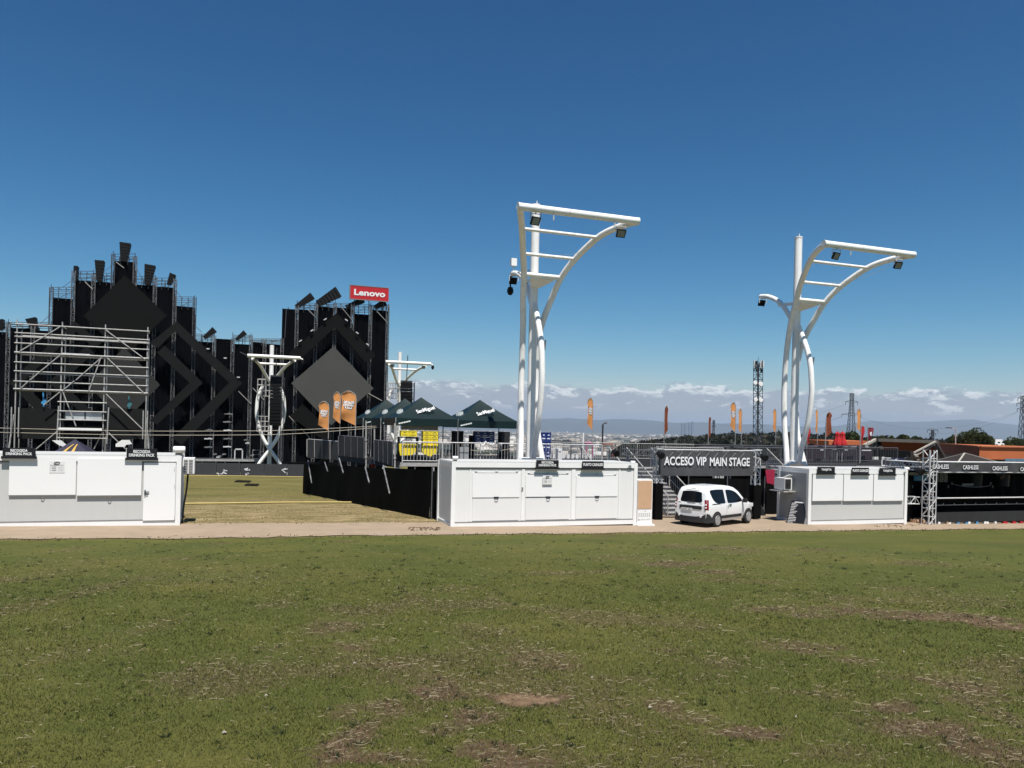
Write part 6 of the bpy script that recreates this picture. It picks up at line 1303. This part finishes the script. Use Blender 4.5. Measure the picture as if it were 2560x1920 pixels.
def build_flags():
    feather(823, 1004, 1077, 1098, -27, 47.5, 'lowest and leftmost of three orange feather flags before the grey diamond')
    feather(852, 980, 1060, 1091, -19, 46.8, 'middle of three orange feather flags before the grey diamond')
    feather(891, 978, 1064, 1096, -40, 46.0, 'widest and rightmost of three orange feather flags before the grey diamond')
    feather(1483, 995, 1076, 1112, -14, 48.0, 'orange feather flag with emblem right of the first column, against the city')
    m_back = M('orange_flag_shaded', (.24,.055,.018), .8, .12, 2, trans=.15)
    feather(1662, 1013, 1090, 1113, 12, 54.0, 'narrow twisted orange flag above the left end of the black banner', logo=False, mat=m_back, twist=1.2)
    feather(1772, 1040, 1098, 1114, 9, 58.0, 'shortest narrow orange flag above the middle of the black banner', logo=False, mat=m_back, twist=1.2)
    feather(1840, 1006, 1081, 1113, -13, 55.0, 'taller of two orange flags left of the telecom tower'); feather(1855, 1022, 1084, 1113, -8, 60.0, 'smaller of two orange flags, directly left of the telecom tower', logo=False)
    feather(1941, 1022, 1083, 1112, -8, 60.0, 'orange flag between the telecom tower and the right column', logo=False)
    feather(2045, 1022, 1086, 1112, -8, 60.0, 'slim pointed orange flag just right of the bulging column tube', logo=False, twist=.8)
    feather(2066, 1028, 1094, 1170, 24, 56.0, 'big orange flag seen from behind with rounded head, left of the red parasols', mat=m_back, logo=False, twist=.9)
    feather(2152, 1022, 1080, 1160, -9, 56.0, 'orange flag on a tall pole right of the red parasols', logo=False)
    def pennant(px0, px1, pt, pb, ppb, Y, label, mat):
        a, b = AD(px0, pt, Y), AD(px1, pb, Y); r = thing('pennant_flag', label, 'flag', tuple(AD(px0, ppb, Y)), 'red flags'); rt = Vector((math.cos(YAW), -math.sin(YAW), 0)); W = (px1-px0)*Y/F; rows = [[a+rt*(W*(1-.35*i/6)*j/3)+Vector((0,0,-(a.z-b.z)*i/6))+Vector((0,.06*math.sin(i+j),0)) for j in range(4)] for i in range(7)]
        MB().grid(rows).build('cloth', mat, r); p = MB(); q = AD(px0, ppb, Y); p.tube([(a.x, a.y, q.z), (a.x, a.y, a.z+.1)], .022, 6); p.tube([a+Vector((0,0,.05)), a+rt*(W*1.1)+Vector((0,0,.05))], .014, 5); p.build('pole', m_galv, r)
        c = MB(); o = Vector((0,0,-(a.z-b.z)*.4)); c.prism([a+o+rt*(W*.2)+Vector((0,-.08,0)), a+o+rt*(W*.6)+Vector((0,-.08,.1)), a+o+rt*(W*.5)+Vector((0,-.08,-.25)), a+o+rt*(W*.3)+Vector((0,-.08,-.2))], (0,.01,0)); c.build('print', m_letter if mat is m_maroon else m_redcloth, r)
    pennant(2153, 2161, 1066, 1110, 1168, 58, 'red pennant directly behind the tall orange flag pole', m_redcloth); pennant(2170, 2184, 1069, 1102, 1112, 62, 'dark red pennant with white mark right of the tall orange flag', m_maroon)
    pennant(2064, 2068, 1060, 1108, 1150, 58, 'narrow dark red pennant just left of the large turned orange flag', m_maroon); pennant(2018, 2026, 1070, 1110, 1125, 55, 'red pennant half hidden by the bulging tube of the right column', m_redcloth)
    for px, lb in ((2093, 'left of two closed red parasols'), (2105.5, 'right of two closed red parasols')):
        Y = 58; t, b = AD(px, 1078, Y), AD(px, 1113, Y); r = thing('closed_parasol', lb, 'parasol', (b.x, b.y, b.z-1.2), 'closed red parasols'); n = 12; H = t.z-b.z; rows = []
        for i, (f, w) in enumerate(((0,.30),(.08,.31),(.3,.23),(.55,.17),(.75,.15),(.82,.17),(.92,.08),(1,.02))): rows.append([(b.x+w*(1+.22*math.sin(j*3.14))*math.cos(j/24*6.283), b.y+w*(1+.22*math.sin(j*3.14))*math.sin(j/24*6.283), b.z+H*f) for j in range(25)])
        rows = [[(b.x+w*(1+.2*math.cos(j*math.pi*.5*.99))*math.cos(j/24*6.283), b.y+w*(1+.2*math.cos(j*math.pi*.5*.99))*math.sin(j/24*6.283), b.z+H*f) for j in range(25)] for f, w in ((0,.30),(.08,.31),(.3,.23),(.55,.17),(.75,.15),(.82,.17),(.92,.08),(1,.02))]
        MB().grid(rows).build('folded_cloth', m_redcloth, r); MB().tube([(b.x,b.y,b.z-1.2),(b.x,b.y,t.z+.06)], .03, 6).build('pole', m_galv, r)
    # dark lounge block behind the right railing
    r = thing('lounge_bar', 'dark maroon-black lounge block behind the right column with pale strips on its roof', 'bar', tuple(AD(2110, 1150, 60)))
    a, b = AD(2015, 1150, 60), AD(2182, 1150, 60); zt = AD(2080, 1117, 60).z; rt = (b-a).normalized(); bk = rt.cross(Vector((0,0,1)))*-1
    if bk.dot(Vector((math.sin(YAW), math.cos(YAW), 0))) < 0: bk = -bk
    mb = MB(); mb.prism([a, b, b+bk*3, a+bk*3], (0,0,zt-a.z)); mb.build('wall', M('dark_maroon', (.028,.018,.026), .7, .25, 1), r)
    s = MB()
    for x0, x1, y in ((2104,2120,1119),(2127,2142,1119),(2083,2092,1124),(2111,2119,1126),(2155,2178,1127),(2163,2172,1119),(2050,2060,1126)):
        p, q = AD(x0, y, 59.6), AD(x1, y, 59.6); s.prism([p, q, q+Vector((0,0,.07)), p+Vector((0,0,.07))], bk*.1)
    s.build('pale_strip', m_panel, r)
    # pink and orange bits of the bar far below the railing
    for (x0, x1, y0, y1, Y, m, lb) in ((1466,1482,1106,1110,62,M('pink_cloth',(.45,.04,.20),.7),'pink awning just above the railing under the emblem flag'),(1375,1428,1102,1108,64,m_blackpaint,'low dark stall roof right of the blue crates'),(1508,1532,1108,1112,64,m_terra,'orange-brown roof edge above the railing right of the emblem flag')):
        p, q = AD(x0, y1, Y), AD(x1, y1, Y); h = AD(x0, y0, Y).z-p.z; bk2 = Vector((math.sin(YAW), math.cos(YAW), 0)); k = MB(); k.prism([p, q, q+bk2*2, p+bk2*2], (0,0,h*.6)); k.add([p+Vector((-.1,0,h*.62)), q+Vector((.1,0,h*.62)), q+bk2*2+Vector((.1,0,h)), p+bk2*2+Vector((-.1,0,h))], [(0,1,2,3)])
        for e in (p, q): k.tube([Vector((e.x, e.y, -1)), e], .05, 5)
        k.build('stall_roof', m, label=lb, cat='stall')
    for px, t, b, Y, m, rr, lb in ((1458,1082,1112,60,m_white,.07,'short white post above the railing left of the emblem flag'),(1507,1062,1112,62,m_darksteel,.07,'slim dark lamp pole right of the emblem flag')):
        p, q = AD(px, b, Y), AD(px, t, Y); k = MB(); k.tube([(p.x,p.y,p.z-2), q], rr, 7)
        if m is m_darksteel: k.tube([q, q+Vector((.12,0,.14)), q+Vector((.35,0,.16))], .06, 6)
        k.build('slim_post', m, label=lb, cat='post')
build_flags()
# ---------------------------------------------------------------- terracotta buildings, masts and pylons beyond
def build_beyond():
    fwd = Vector((math.sin(YAW), math.cos(YAW), 0)); rt = Vector((math.cos(YAW), -math.sin(YAW), 0))
    # low hall with the long terracotta walls
    c = AD(2449, 1117, 95); cb = AD(2449, 1160, 95); r = thing('terracotta_hall', 'long flat-roofed terracotta hall at the right edge with one sunlit orange wall', 'building', (c.x+8, c.y+12, -2))
    a = AD(2339, 1111.5, 128); a.z = c.z+.1; e = c+Vector((26,-1,0)); 
    hz = c.z-AD(2449, 1148, 95).z
    MB().prism([c, e, e+Vector((0,10,0)), Vector((a.x+4,a.y,c.z)), Vector((a.x,a.y,c.z))], (0,0,-hz)).build('wall', m_terra, r); sw = (Vector((a.x,a.y,c.z))-c).normalized(); so2 = Vector((sw.y,-sw.x,0))*-.06; MB().prism([c+sw*.1, Vector((a.x,a.y,c.z)), Vector((a.x,a.y,c.z-hz)), c+sw*.1+Vector((0,0,-hz))], so2).build('side_shade', m_terra_shaded, r)  # thin sheet over the hall's side wall, terracotta with painted shade
    lo = MB(); lo.prism([c+Vector((.6,.6,-hz-.01)), e+Vector((0,.6,-hz-.01)), e+Vector((0,9,-hz-.01)), Vector((a.x+3.5,a.y-1,c.z-hz-.01)), Vector((a.x+.6,a.y-.5,c.z-hz-.01))], (0,0,-4)); lo.build('recess_wall', m_darksteel, r)
    cp = MB(); cp.beam(c+Vector((0,-.05,.06)), e+Vector((0,-.05,.06)), .3, .14); cp.beam(c+Vector((-.05,0,.06)), Vector((a.x-.05,a.y,c.z+.06)), .3, .14); cp.build('coping', M('terra_coping', (.36,.13,.06), .8), r)
    w = MB(); p, q = AD(2513, 1153, 94), AD(2570, 1153, 94); w.prism([p, q, q+Vector((0,0,.3)), p+Vector((0,0,.3))], (0,.1,0)); w.build('window', M('blue_glazing', (.10,.18,.26), .2), r)
    # gabled pavilion with pale beams
    r = thing('timber_pavilion', 'pavilion with grey ridge beam, terracotta infill and sloping pale beams behind the dark lounge', 'building', tuple(AD(2260, 1150, 112)+Vector((0,0,-3))))
    def q4(pts, m, nm, th=.3): P = [AD(*p) for p in pts]; return MB().prism(P, fwd*th).build(nm, m, r)
    wl = [AD(2182,1140,110), AD(2200,1106,120), AD(2334,1108,120), AD(2338,1142,116)]
    # the infill leans outwards under the ridge; its shade is also painted darker
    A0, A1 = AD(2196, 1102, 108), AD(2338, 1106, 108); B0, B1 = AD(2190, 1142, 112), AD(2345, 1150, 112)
    MB().prism([B0, B1, A1, A0], fwd*.4).build('infill', m_terra_shaded, r)
    bm = MB(); bm.beam(AD(2189, 1099.5, 106), AD(2338, 1104.5, 106), 1.6, .42); bm.build('ridge_beam', M('grey_timber', (.095,.088,.08), .8, .2, 1), r)
    for x0, y0, x1, y1, Y0, Y1, w_, m in ((2189,1099,2160,1114,106,103,.35,m_concrete),(2339,1103.5,2277,1136,105,101,.20,m_concrete),(2338,1111,2286,1141,105.5,101.5,.13,m_concrete),(2196,1108,2206,1131,107,104,.5,m_darkroof),(2338,1108,2362,1150,107,106,.6,m_darkroof),(2288,1136,2296,1150,96,96,.35,m_concrete)):
        MB().beam(AD(x0,y0,Y0), AD(x1,y1,Y1), w_, w_*.9).build('beam', m, r)
    ev = MB(); ev.beam(AD(2176, 1131, 100), AD(2280, 1137, 94), .5, .9); ev.beam(AD(2283, 1144, 95), AD(2352, 1150, 95), .3, .3); ev.build('eaves', m_darkroof, r)
    lw = MB(); lw.prism([AD(2170, 1138, 100), AD(2300, 1142, 96), AD(2300, 1175, 96), AD(2170, 1175, 100)], fwd*.5); lw.build('wall', m_darksteel, r)
    wn = MB()
    for x0, x1 in ((2177,2184),(2186,2196),(2206,2211)):
        p, q = AD(x0, 1149, 95), AD(x1, 1142, 95); wn.prism([p, AD(x1,1149,95), q, AD(x0,1142,95)], fwd*.1)
    wn.build('window', m_panel, r)
    sg = MB(); sg.prism([AD(2214, 1151, 80), AD(2263, 1153, 80), AD(2263, 1145.5, 80), AD(2214, 1143.5, 80)], fwd*.2); so_ = sg.build('navy_board', M('navy_board', (.012,.016,.055), .5), label='dark navy board below the pavilion eaves with a small pale mark', cat='sign board')
    mk = MB(); mk.prism([AD(2236,1151,79.8), AD(2240,1151,79.8), AD(2246,1146.5,79.8), AD(2242,1146.5,79.8)], fwd*.05); mk.prism([AD(2217,1148,79.8), AD(2223,1148,79.8), AD(2223,1147,79.8), AD(2217,1147,79.8)], fwd*.05); mk.build('mark', m_panel, so_)
    # roof strip on the left, small hipped kiosk roof on the right
    p0, p1 = AD(2072, 1112, 105), AD(2178, 1113, 105); MB().prism([p0, p1, p1+fwd*8, p0+fwd*8], (0,0,.55)).box((p0.x+1, p0.y+2, -3), (p1.x-1, p0.y+4, p0.z-.01)).build('low_terracotta_block', m_terra, label='low terracotta block just behind the red parasols', cat='building')
    ap = AD(2430, 1134, 62); l, rr_ = AD(2372, 1157, 62), AD(2482, 1157, 62); bk = fwd*((rr_-l).length); cs = [l-fwd*1.2, rr_-fwd*1.2, rr_+bk*.7, l+bk*.7]; ap = ap+fwd*1.0
    r = thing('hipped_stall', 'stall with a low dark hipped roof peeping over the bar truss', 'stall', (ap.x, ap.y, -1)); MB().add([ap]+cs, [(0,1,2),(0,2,3),(0,3,4),(0,4,1)]).add([p+Vector((0,0,-.12)) for p in cs], [(3,2,1,0)]).build('roof', m_darkroof, r)
    h = MB(); [h.beam(ap, c_, .12, .08) for c_ in cs]; h.build('hip_ridge', m_concrete, r); k = MB(); [k.tube([(c_.x, c_.y, -1), c_], .08, 6) for c_ in cs]; k.build('post', m_bark, r)
    # white camper van up on the bank
    p, q = AD(2487, 1117, 150), AD(2506, 1117, 150); L = (q-p).length*1.25; z0 = p.z; r = thing('camper_van', 'white camper van parked beyond the orange wall, beside the big tree', 'van', tuple(p)); H = AD(2487, 1098, 150).z-z0
    T = lambda x, y, z: p+rt*(x*L)+fwd*(y*2)+Vector((0,0,z*H)); out = [(0,.16),(.92,.16),(1.0,.22),(1.0,.42),(.90,.50),(.84,.72),(.80,.96),(.74,1.0),(.06,1.0),(0,.93)]
    MB().prism([T(x, 0, z) for x, z in out], fwd*2).build('body', m_carpaint, r); g = MB(); g.prism([T(x, -.012, z) for x, z in ((.84,.70),(.89,.52),(.74,.52),(.72,.70))], fwd*.02); g.prism([T(x, -.012, z) for x, z in ((.30,.66),(.55,.66),(.55,.50),(.30,.50))], fwd*.02); g.build('side_window', m_glass, r)
    for x in (.2, .78): MB().tube([T(x,-.01,.12)+Vector((0,0,0)), T(x,.1,.12)], .33, 12).build('wheel', m_rubber, r)
    MB().box((p.x-12, p.y-3, z0-4), (p.x+26, p.y+14, z0-.02)).build('bank', M('earth_bank', (.20,.16,.10), .95, .3, .3), kind='structure')
    # street lamp in front of the big tree
    b, t = AD(2389, 1118, 122), AD(2389, 1072, 122); r = thing('street_lamp', 'grey street lamp with one arm, left of the big round tree', 'street lamp', (b.x, b.y, b.z-1)); MB().tube([(b.x,b.y,b.z-1), t], [.11,.07], 8).build('pole', m_galv, r); hd = AD(2373, 1070, 122); MB().tube([t, hd], .05, 6).build('arm', m_galv, r); MB().cbox(hd+Vector((-.1,0,.02)), (.8,.3,.14), rz=-YAW).build('lamp_head', m_darksteel, r)
    # telecom tower
    Y = 265; b, t = AD(1895.5, 1112, Y), AD(1895.5, 902, Y); r = thing('telecom_tower', 'dark lattice telecom tower with white panels on top, left of the right column', 'tower', (b.x, b.y, b.z-8)); 
    MB().lattice((b.x, b.y, b.z-8), t, 2.1, .11, 1.6, 5, rd=.075).build('lattice', m_darksteel, r); MB().tube([(b.x,b.y,b.z-8), (t.x,t.y,t.z-1)], .28, 6).build('cable_ladder', m_darksteel, r); MB().tube([t, AD(1896, 893, Y)], .06, 5).build('spike', m_darksteel, r)
    an = MB()
    for dx, dy in ((-1.5,-.5),(.5,-1.3),(1.5,.2),(-.4,1.3),(1.45,-.9)):
        an.cbox(t+rt*dx+fwd*dy+Vector((0,0,-1.2)), (.42,.3,2.3), rz=dx)
    an.build('antenna_panel', m_panel, r); pf = MB()
    for y in (917, 922, 960, 963, 1001, 1003): q = AD(1895.5, y, Y); pf.cbox(q, (2.7,2.7,.14), rz=-YAW)
    pf.build('platform', m_darksteel, r); rm = MB()
    for dx, y in ((-.9,908),(.5,912),(-.7,926),(.8,928)): rm.cbox(AD(1895.5, y, Y)+rt*dx-fwd*1.1, (.7,.5,1.2), rz=-YAW)
    rm.build('radio_unit', m_blackpaint, r)
    for x, y, s, lb in ((1888,957,.7,None),(1902,960,.8,None),(1889,999,.7,None),(1902,1000,.75,None)): q = AD(x, y, Y-1.6); MB().tube([q, q-fwd*.35], [s, s*.9], 14).build('dish', m_white, r)
    # pylons
    def pylon(px, pt, pb, Y, wb, wt, arms, label, name='pylon', rod=.13):
        b, t = AD(px, pb, Y), AD(px, pt, Y); g = b.z-6; r = thing(name, label, 'pylon', (b.x, b.y, g), 'power line pylons'); mb = MB(); n = 9; prev = None
        for i in range(n+1):
            f = 1-(1-i/n)**1.25; z = g+(t.z-g)*f; w = wb+(wt-wb)*min(1, f*1.2); c = [Vector((b.x, b.y, z))+rt*(sx*w/2)+fwd*(sy*w/2) for sx, sy in ((-1,-1),(1,-1),(1,1),(-1,1))]
            if prev:
                for k in range(4): mb.tube([prev[k], c[k]], rod, 4); mb.tube([prev[k], c[(k+1)%4]], rod*.6, 4); mb.tube([prev[(k+1)%4], c[k]], rod*.6, 4); mb.tube([c[k], c[(k+1)%4]], rod*.6, 4)
            prev = c
        mb.build('lattice', m_darksteel, r); ends = []
        for y, l0, l1 in arms:
            z = AD(px, y, Y).z; c = Vector((b.x, b.y, z)); m = MB()
            for s, l in ((-1, l0), (1, l1)):
                if l <= 0: continue
                e = c+rt*(s*l*Y/F); m.tube([c+Vector((0,0,.8)), e], rod*.8, 4); m.tube([c-Vector((0,0,.5)), e], rod*.8, 4); m.tube([e, e-Vector((0,0,1.6))], rod, 5); ends.append(e-Vector((0,0,1.6)))
            m.build('cross_arm', m_darksteel, r)
        return ends
    e1 = pylon(2127, 983, 1105, 420, 4.6, 1.5, ((1004,15,15),(1036,24,24)), 'tall lattice pylon right of the tall column, above the red parasols')
    e2 = pylon(2556, 990, 1112, 380, 3.4, 1.6, ((995,14,3),(1008,16,3),(1022,15,3)), 'lattice pylon cut by the right edge of the photo')
    e3 = pylon(2331, 1075, 1104, 480, 1.6, 1.2, ((1075,13,13),(1084,8,8)), 'small T-shaped pylon above the pavilion ridge', rod=.15)
    e4 = pylon(1783, 1050, 1112, 640, 2.2, 1.0, ((1054,3,3),(1064,4,4)), 'thin distant pylon above the middle of the black banner', rod=.14)
    def wire(a, b, s, lb): MB().tube(sag(a, b, s, 20), .035, 3, False).build('power_line', m_wire, label=lb, cat='power line', group='power lines across the sky')
    wire(e1[0], e4[0], 6, 'power line sloping from the tall pylon down to the left, uppermost'); wire(e1[2], e4[2], 6, 'power line from the wide arm of the tall pylon sloping left'); wire(e1[3], e2[4], 7, 'power line running right from the tall pylon to the edge pylon'); wire(e1[2], AD(1500, 1066, 900), 12, 'lowest power line drooping left towards the city'); wire(e3[0], e2[4], 4, 'faint power line from the small pylon rising to the edge pylon')
    # distant bank of chimneys and poles on the hill
    for px, t, b_, Y, lb in ((1866,1087,1113,300,'left wooden pole at the foot of the telecom tower'),(1913,1088,1113,300,'right wooden pole at the foot of the telecom tower')): p, q = AD(px, b_, Y), AD(px, t, Y); MB().tube([p, q], .16, 6).tube([q+rt*-1.2, q+rt*1.2], .09, 5).build('utility_pole', m_bark, label=lb, cat='pole', group='utility poles on the hill')
build_beyond()
# ---------------------------------------------------------------- small things on the grass, then the air itself
def build_small():
    pts = [G(x, y)+Vector((0,0,.05)) for x, y in ((440,1262),(520,1261),(600,1260),(700,1258.5),(800,1258),(880,1258))]; MB().tube(spline(pts, 6), .045, 6).build('hose', m_hose, label='thin yellowish hose lying across the dry grass toward the black fence', cat='hose')
    a, b = G(480, 1194), G(768, 1194); MB().tube([(a.x-4, 89.3, ground(a.x, 89.3)+.1), (b.x, 89.3, ground(b.x, 89.3)+.06)], .05, 6).build('pale_hose', m_hose, label='pale straight hose along the foot of the stage barriers', cat='hose')
    for x0, x1, y, lb in ((587,622,1206,'farther black cable tray lying on the grass'),(612,642,1215,'nearer black cable tray lying on the grass')):
        p, q = G(x0, y), G(x1, y+1); mb = MB(); d = (q-p); mb.beam(p+Vector((0,0,.06)), q+Vector((0,0,.06)), .06, .09); o = Vector((0.2,1.3,0)); mb.beam(p+o+Vector((0,0,.06)), q+o+Vector((0,0,.06)), .06, .09)
        for f in (0,.5,1): c = p.lerp(q, f); mb.beam(c+Vector((0,0,.06)), c+o+Vector((0,0,.06)), .07, .07)
        mb.build('cable_tray', m_blackpaint, label=lb, cat='cable tray')
    # standing dry grass on the field behind the path
    n = 18000; u = rng.uniform(-3, 9.5, n); v = 31.0 + 32*rng.random(n)**1.6; kp = fbm(u*0.9, v*0.45, 61, 4) + 0.25*rng.random(n) > 0.58; u, v = u[kp], v[kp]; n = len(u); z = gz(u, v)-.01
    h = .012+.022*rng.random(n); w = .015+.03*rng.random(n); a = rng.random(n)*6.283
    V = np.stack([np.stack([u-w, v, z], 1), np.stack([u+w, v+.01, z], 1), np.stack([u+.05*np.cos(a), v+.05*np.sin(a), z+h], 1)], 1).reshape(-1, 3)
    mesh_np('dry_grass', V, np.arange(3*n).reshape(-1, 3), blade_mat('dry_blades', [(0,(.10,.092,.033)),(.5,(.16,.135,.058)),(1,(.26,.21,.115))]), smooth=False, attrs={'tint': np.repeat(np.clip(rng.normal(.5,.28,n),0,1),3)}, kind='stuff', label='dry yellow grass tufts on the field before the stage', cat='grass')
    # dry leaf litter on the sand, tufts along its edge
    V = []; ts = []
    for k in range(2200):
        u = rng.uniform(-14, 40); e = rng.random(); v = 27.15+rng.normal(0, .22) if e < .75 else rng.uniform(30.4, 31.6) if u < 8 else 27.2+rng.normal(0,.2); s = rng.uniform(.008, .03); z = ground(u, v)+.02; a = rng.random()*6.28
        V += [(u-math.cos(a)*s*1.3, v-math.sin(a)*s, z), (u+math.cos(a)*s*1.3, v+math.sin(a)*s, z), (u+rng.normal(0,.02), v, z+s*rng.uniform(.6,2.0))]; ts += [rng.random()]*3
    mesh_np('edge_tufts', np.array(V), np.arange(len(V)).reshape(-1,3), blade_mat('edge_grass', [(0,(.05,.062,.02)),(.6,(.10,.09,.04)),(1,(.2,.165,.095))]), smooth=False, attrs={'tint': ts}, kind='stuff', label='ragged grass tufts along the edge of the sand path', cat='grass')
    mb = MB()
    for k in range(60): p = G(1060+rng.uniform(-40,40), 1323+rng.uniform(-3,5)); mb.cbox(p+Vector((0,0,.035)), (rng.uniform(.03,.12), rng.uniform(.02,.06), .02), rz=rng.uniform(0,3))
    for k in range(40): p = G(rng.uniform(2180,2300), 1316+rng.uniform(-3,4)); mb.cbox(p+Vector((0,0,.035)), (rng.uniform(.03,.10), .03, .02), rz=rng.uniform(0,3))
    mb.build('leaf_litter', M('leaf_brown', (.12,.075,.045), .9, .3, 9), kind='stuff', label='brown leaf litter scattered on the sand path', cat='litter')
build_small()
def build_haze():
    me = MB().box((-48000, -48000, -140), (48000, 48000, 720)); o = me.build('haze', M('haze_tmp', (1,1,1)), loc=(0,0,0), kind='stuff', label='blue afternoon haze over the plain', cat='haze')
    m = bpy.data.materials.new('air'); m.use_nodes = True; N = m.node_tree.nodes; L = m.node_tree.links; N.remove(N['Principled BSDF'])
    p = N.new('ShaderNodeVolumePrincipled'); p.inputs['Density'].default_value = HAZE; p.inputs['Color'].default_value = (0.66, 0.82, 1.0, 1); p.inputs['Anisotropy'].default_value = 0.2
    L.new(p.outputs[0], N['Material Output'].inputs['Volume']); o.data.materials.clear(); o.data.materials.append(m)
HAZE = 4.2e-5
build_haze()
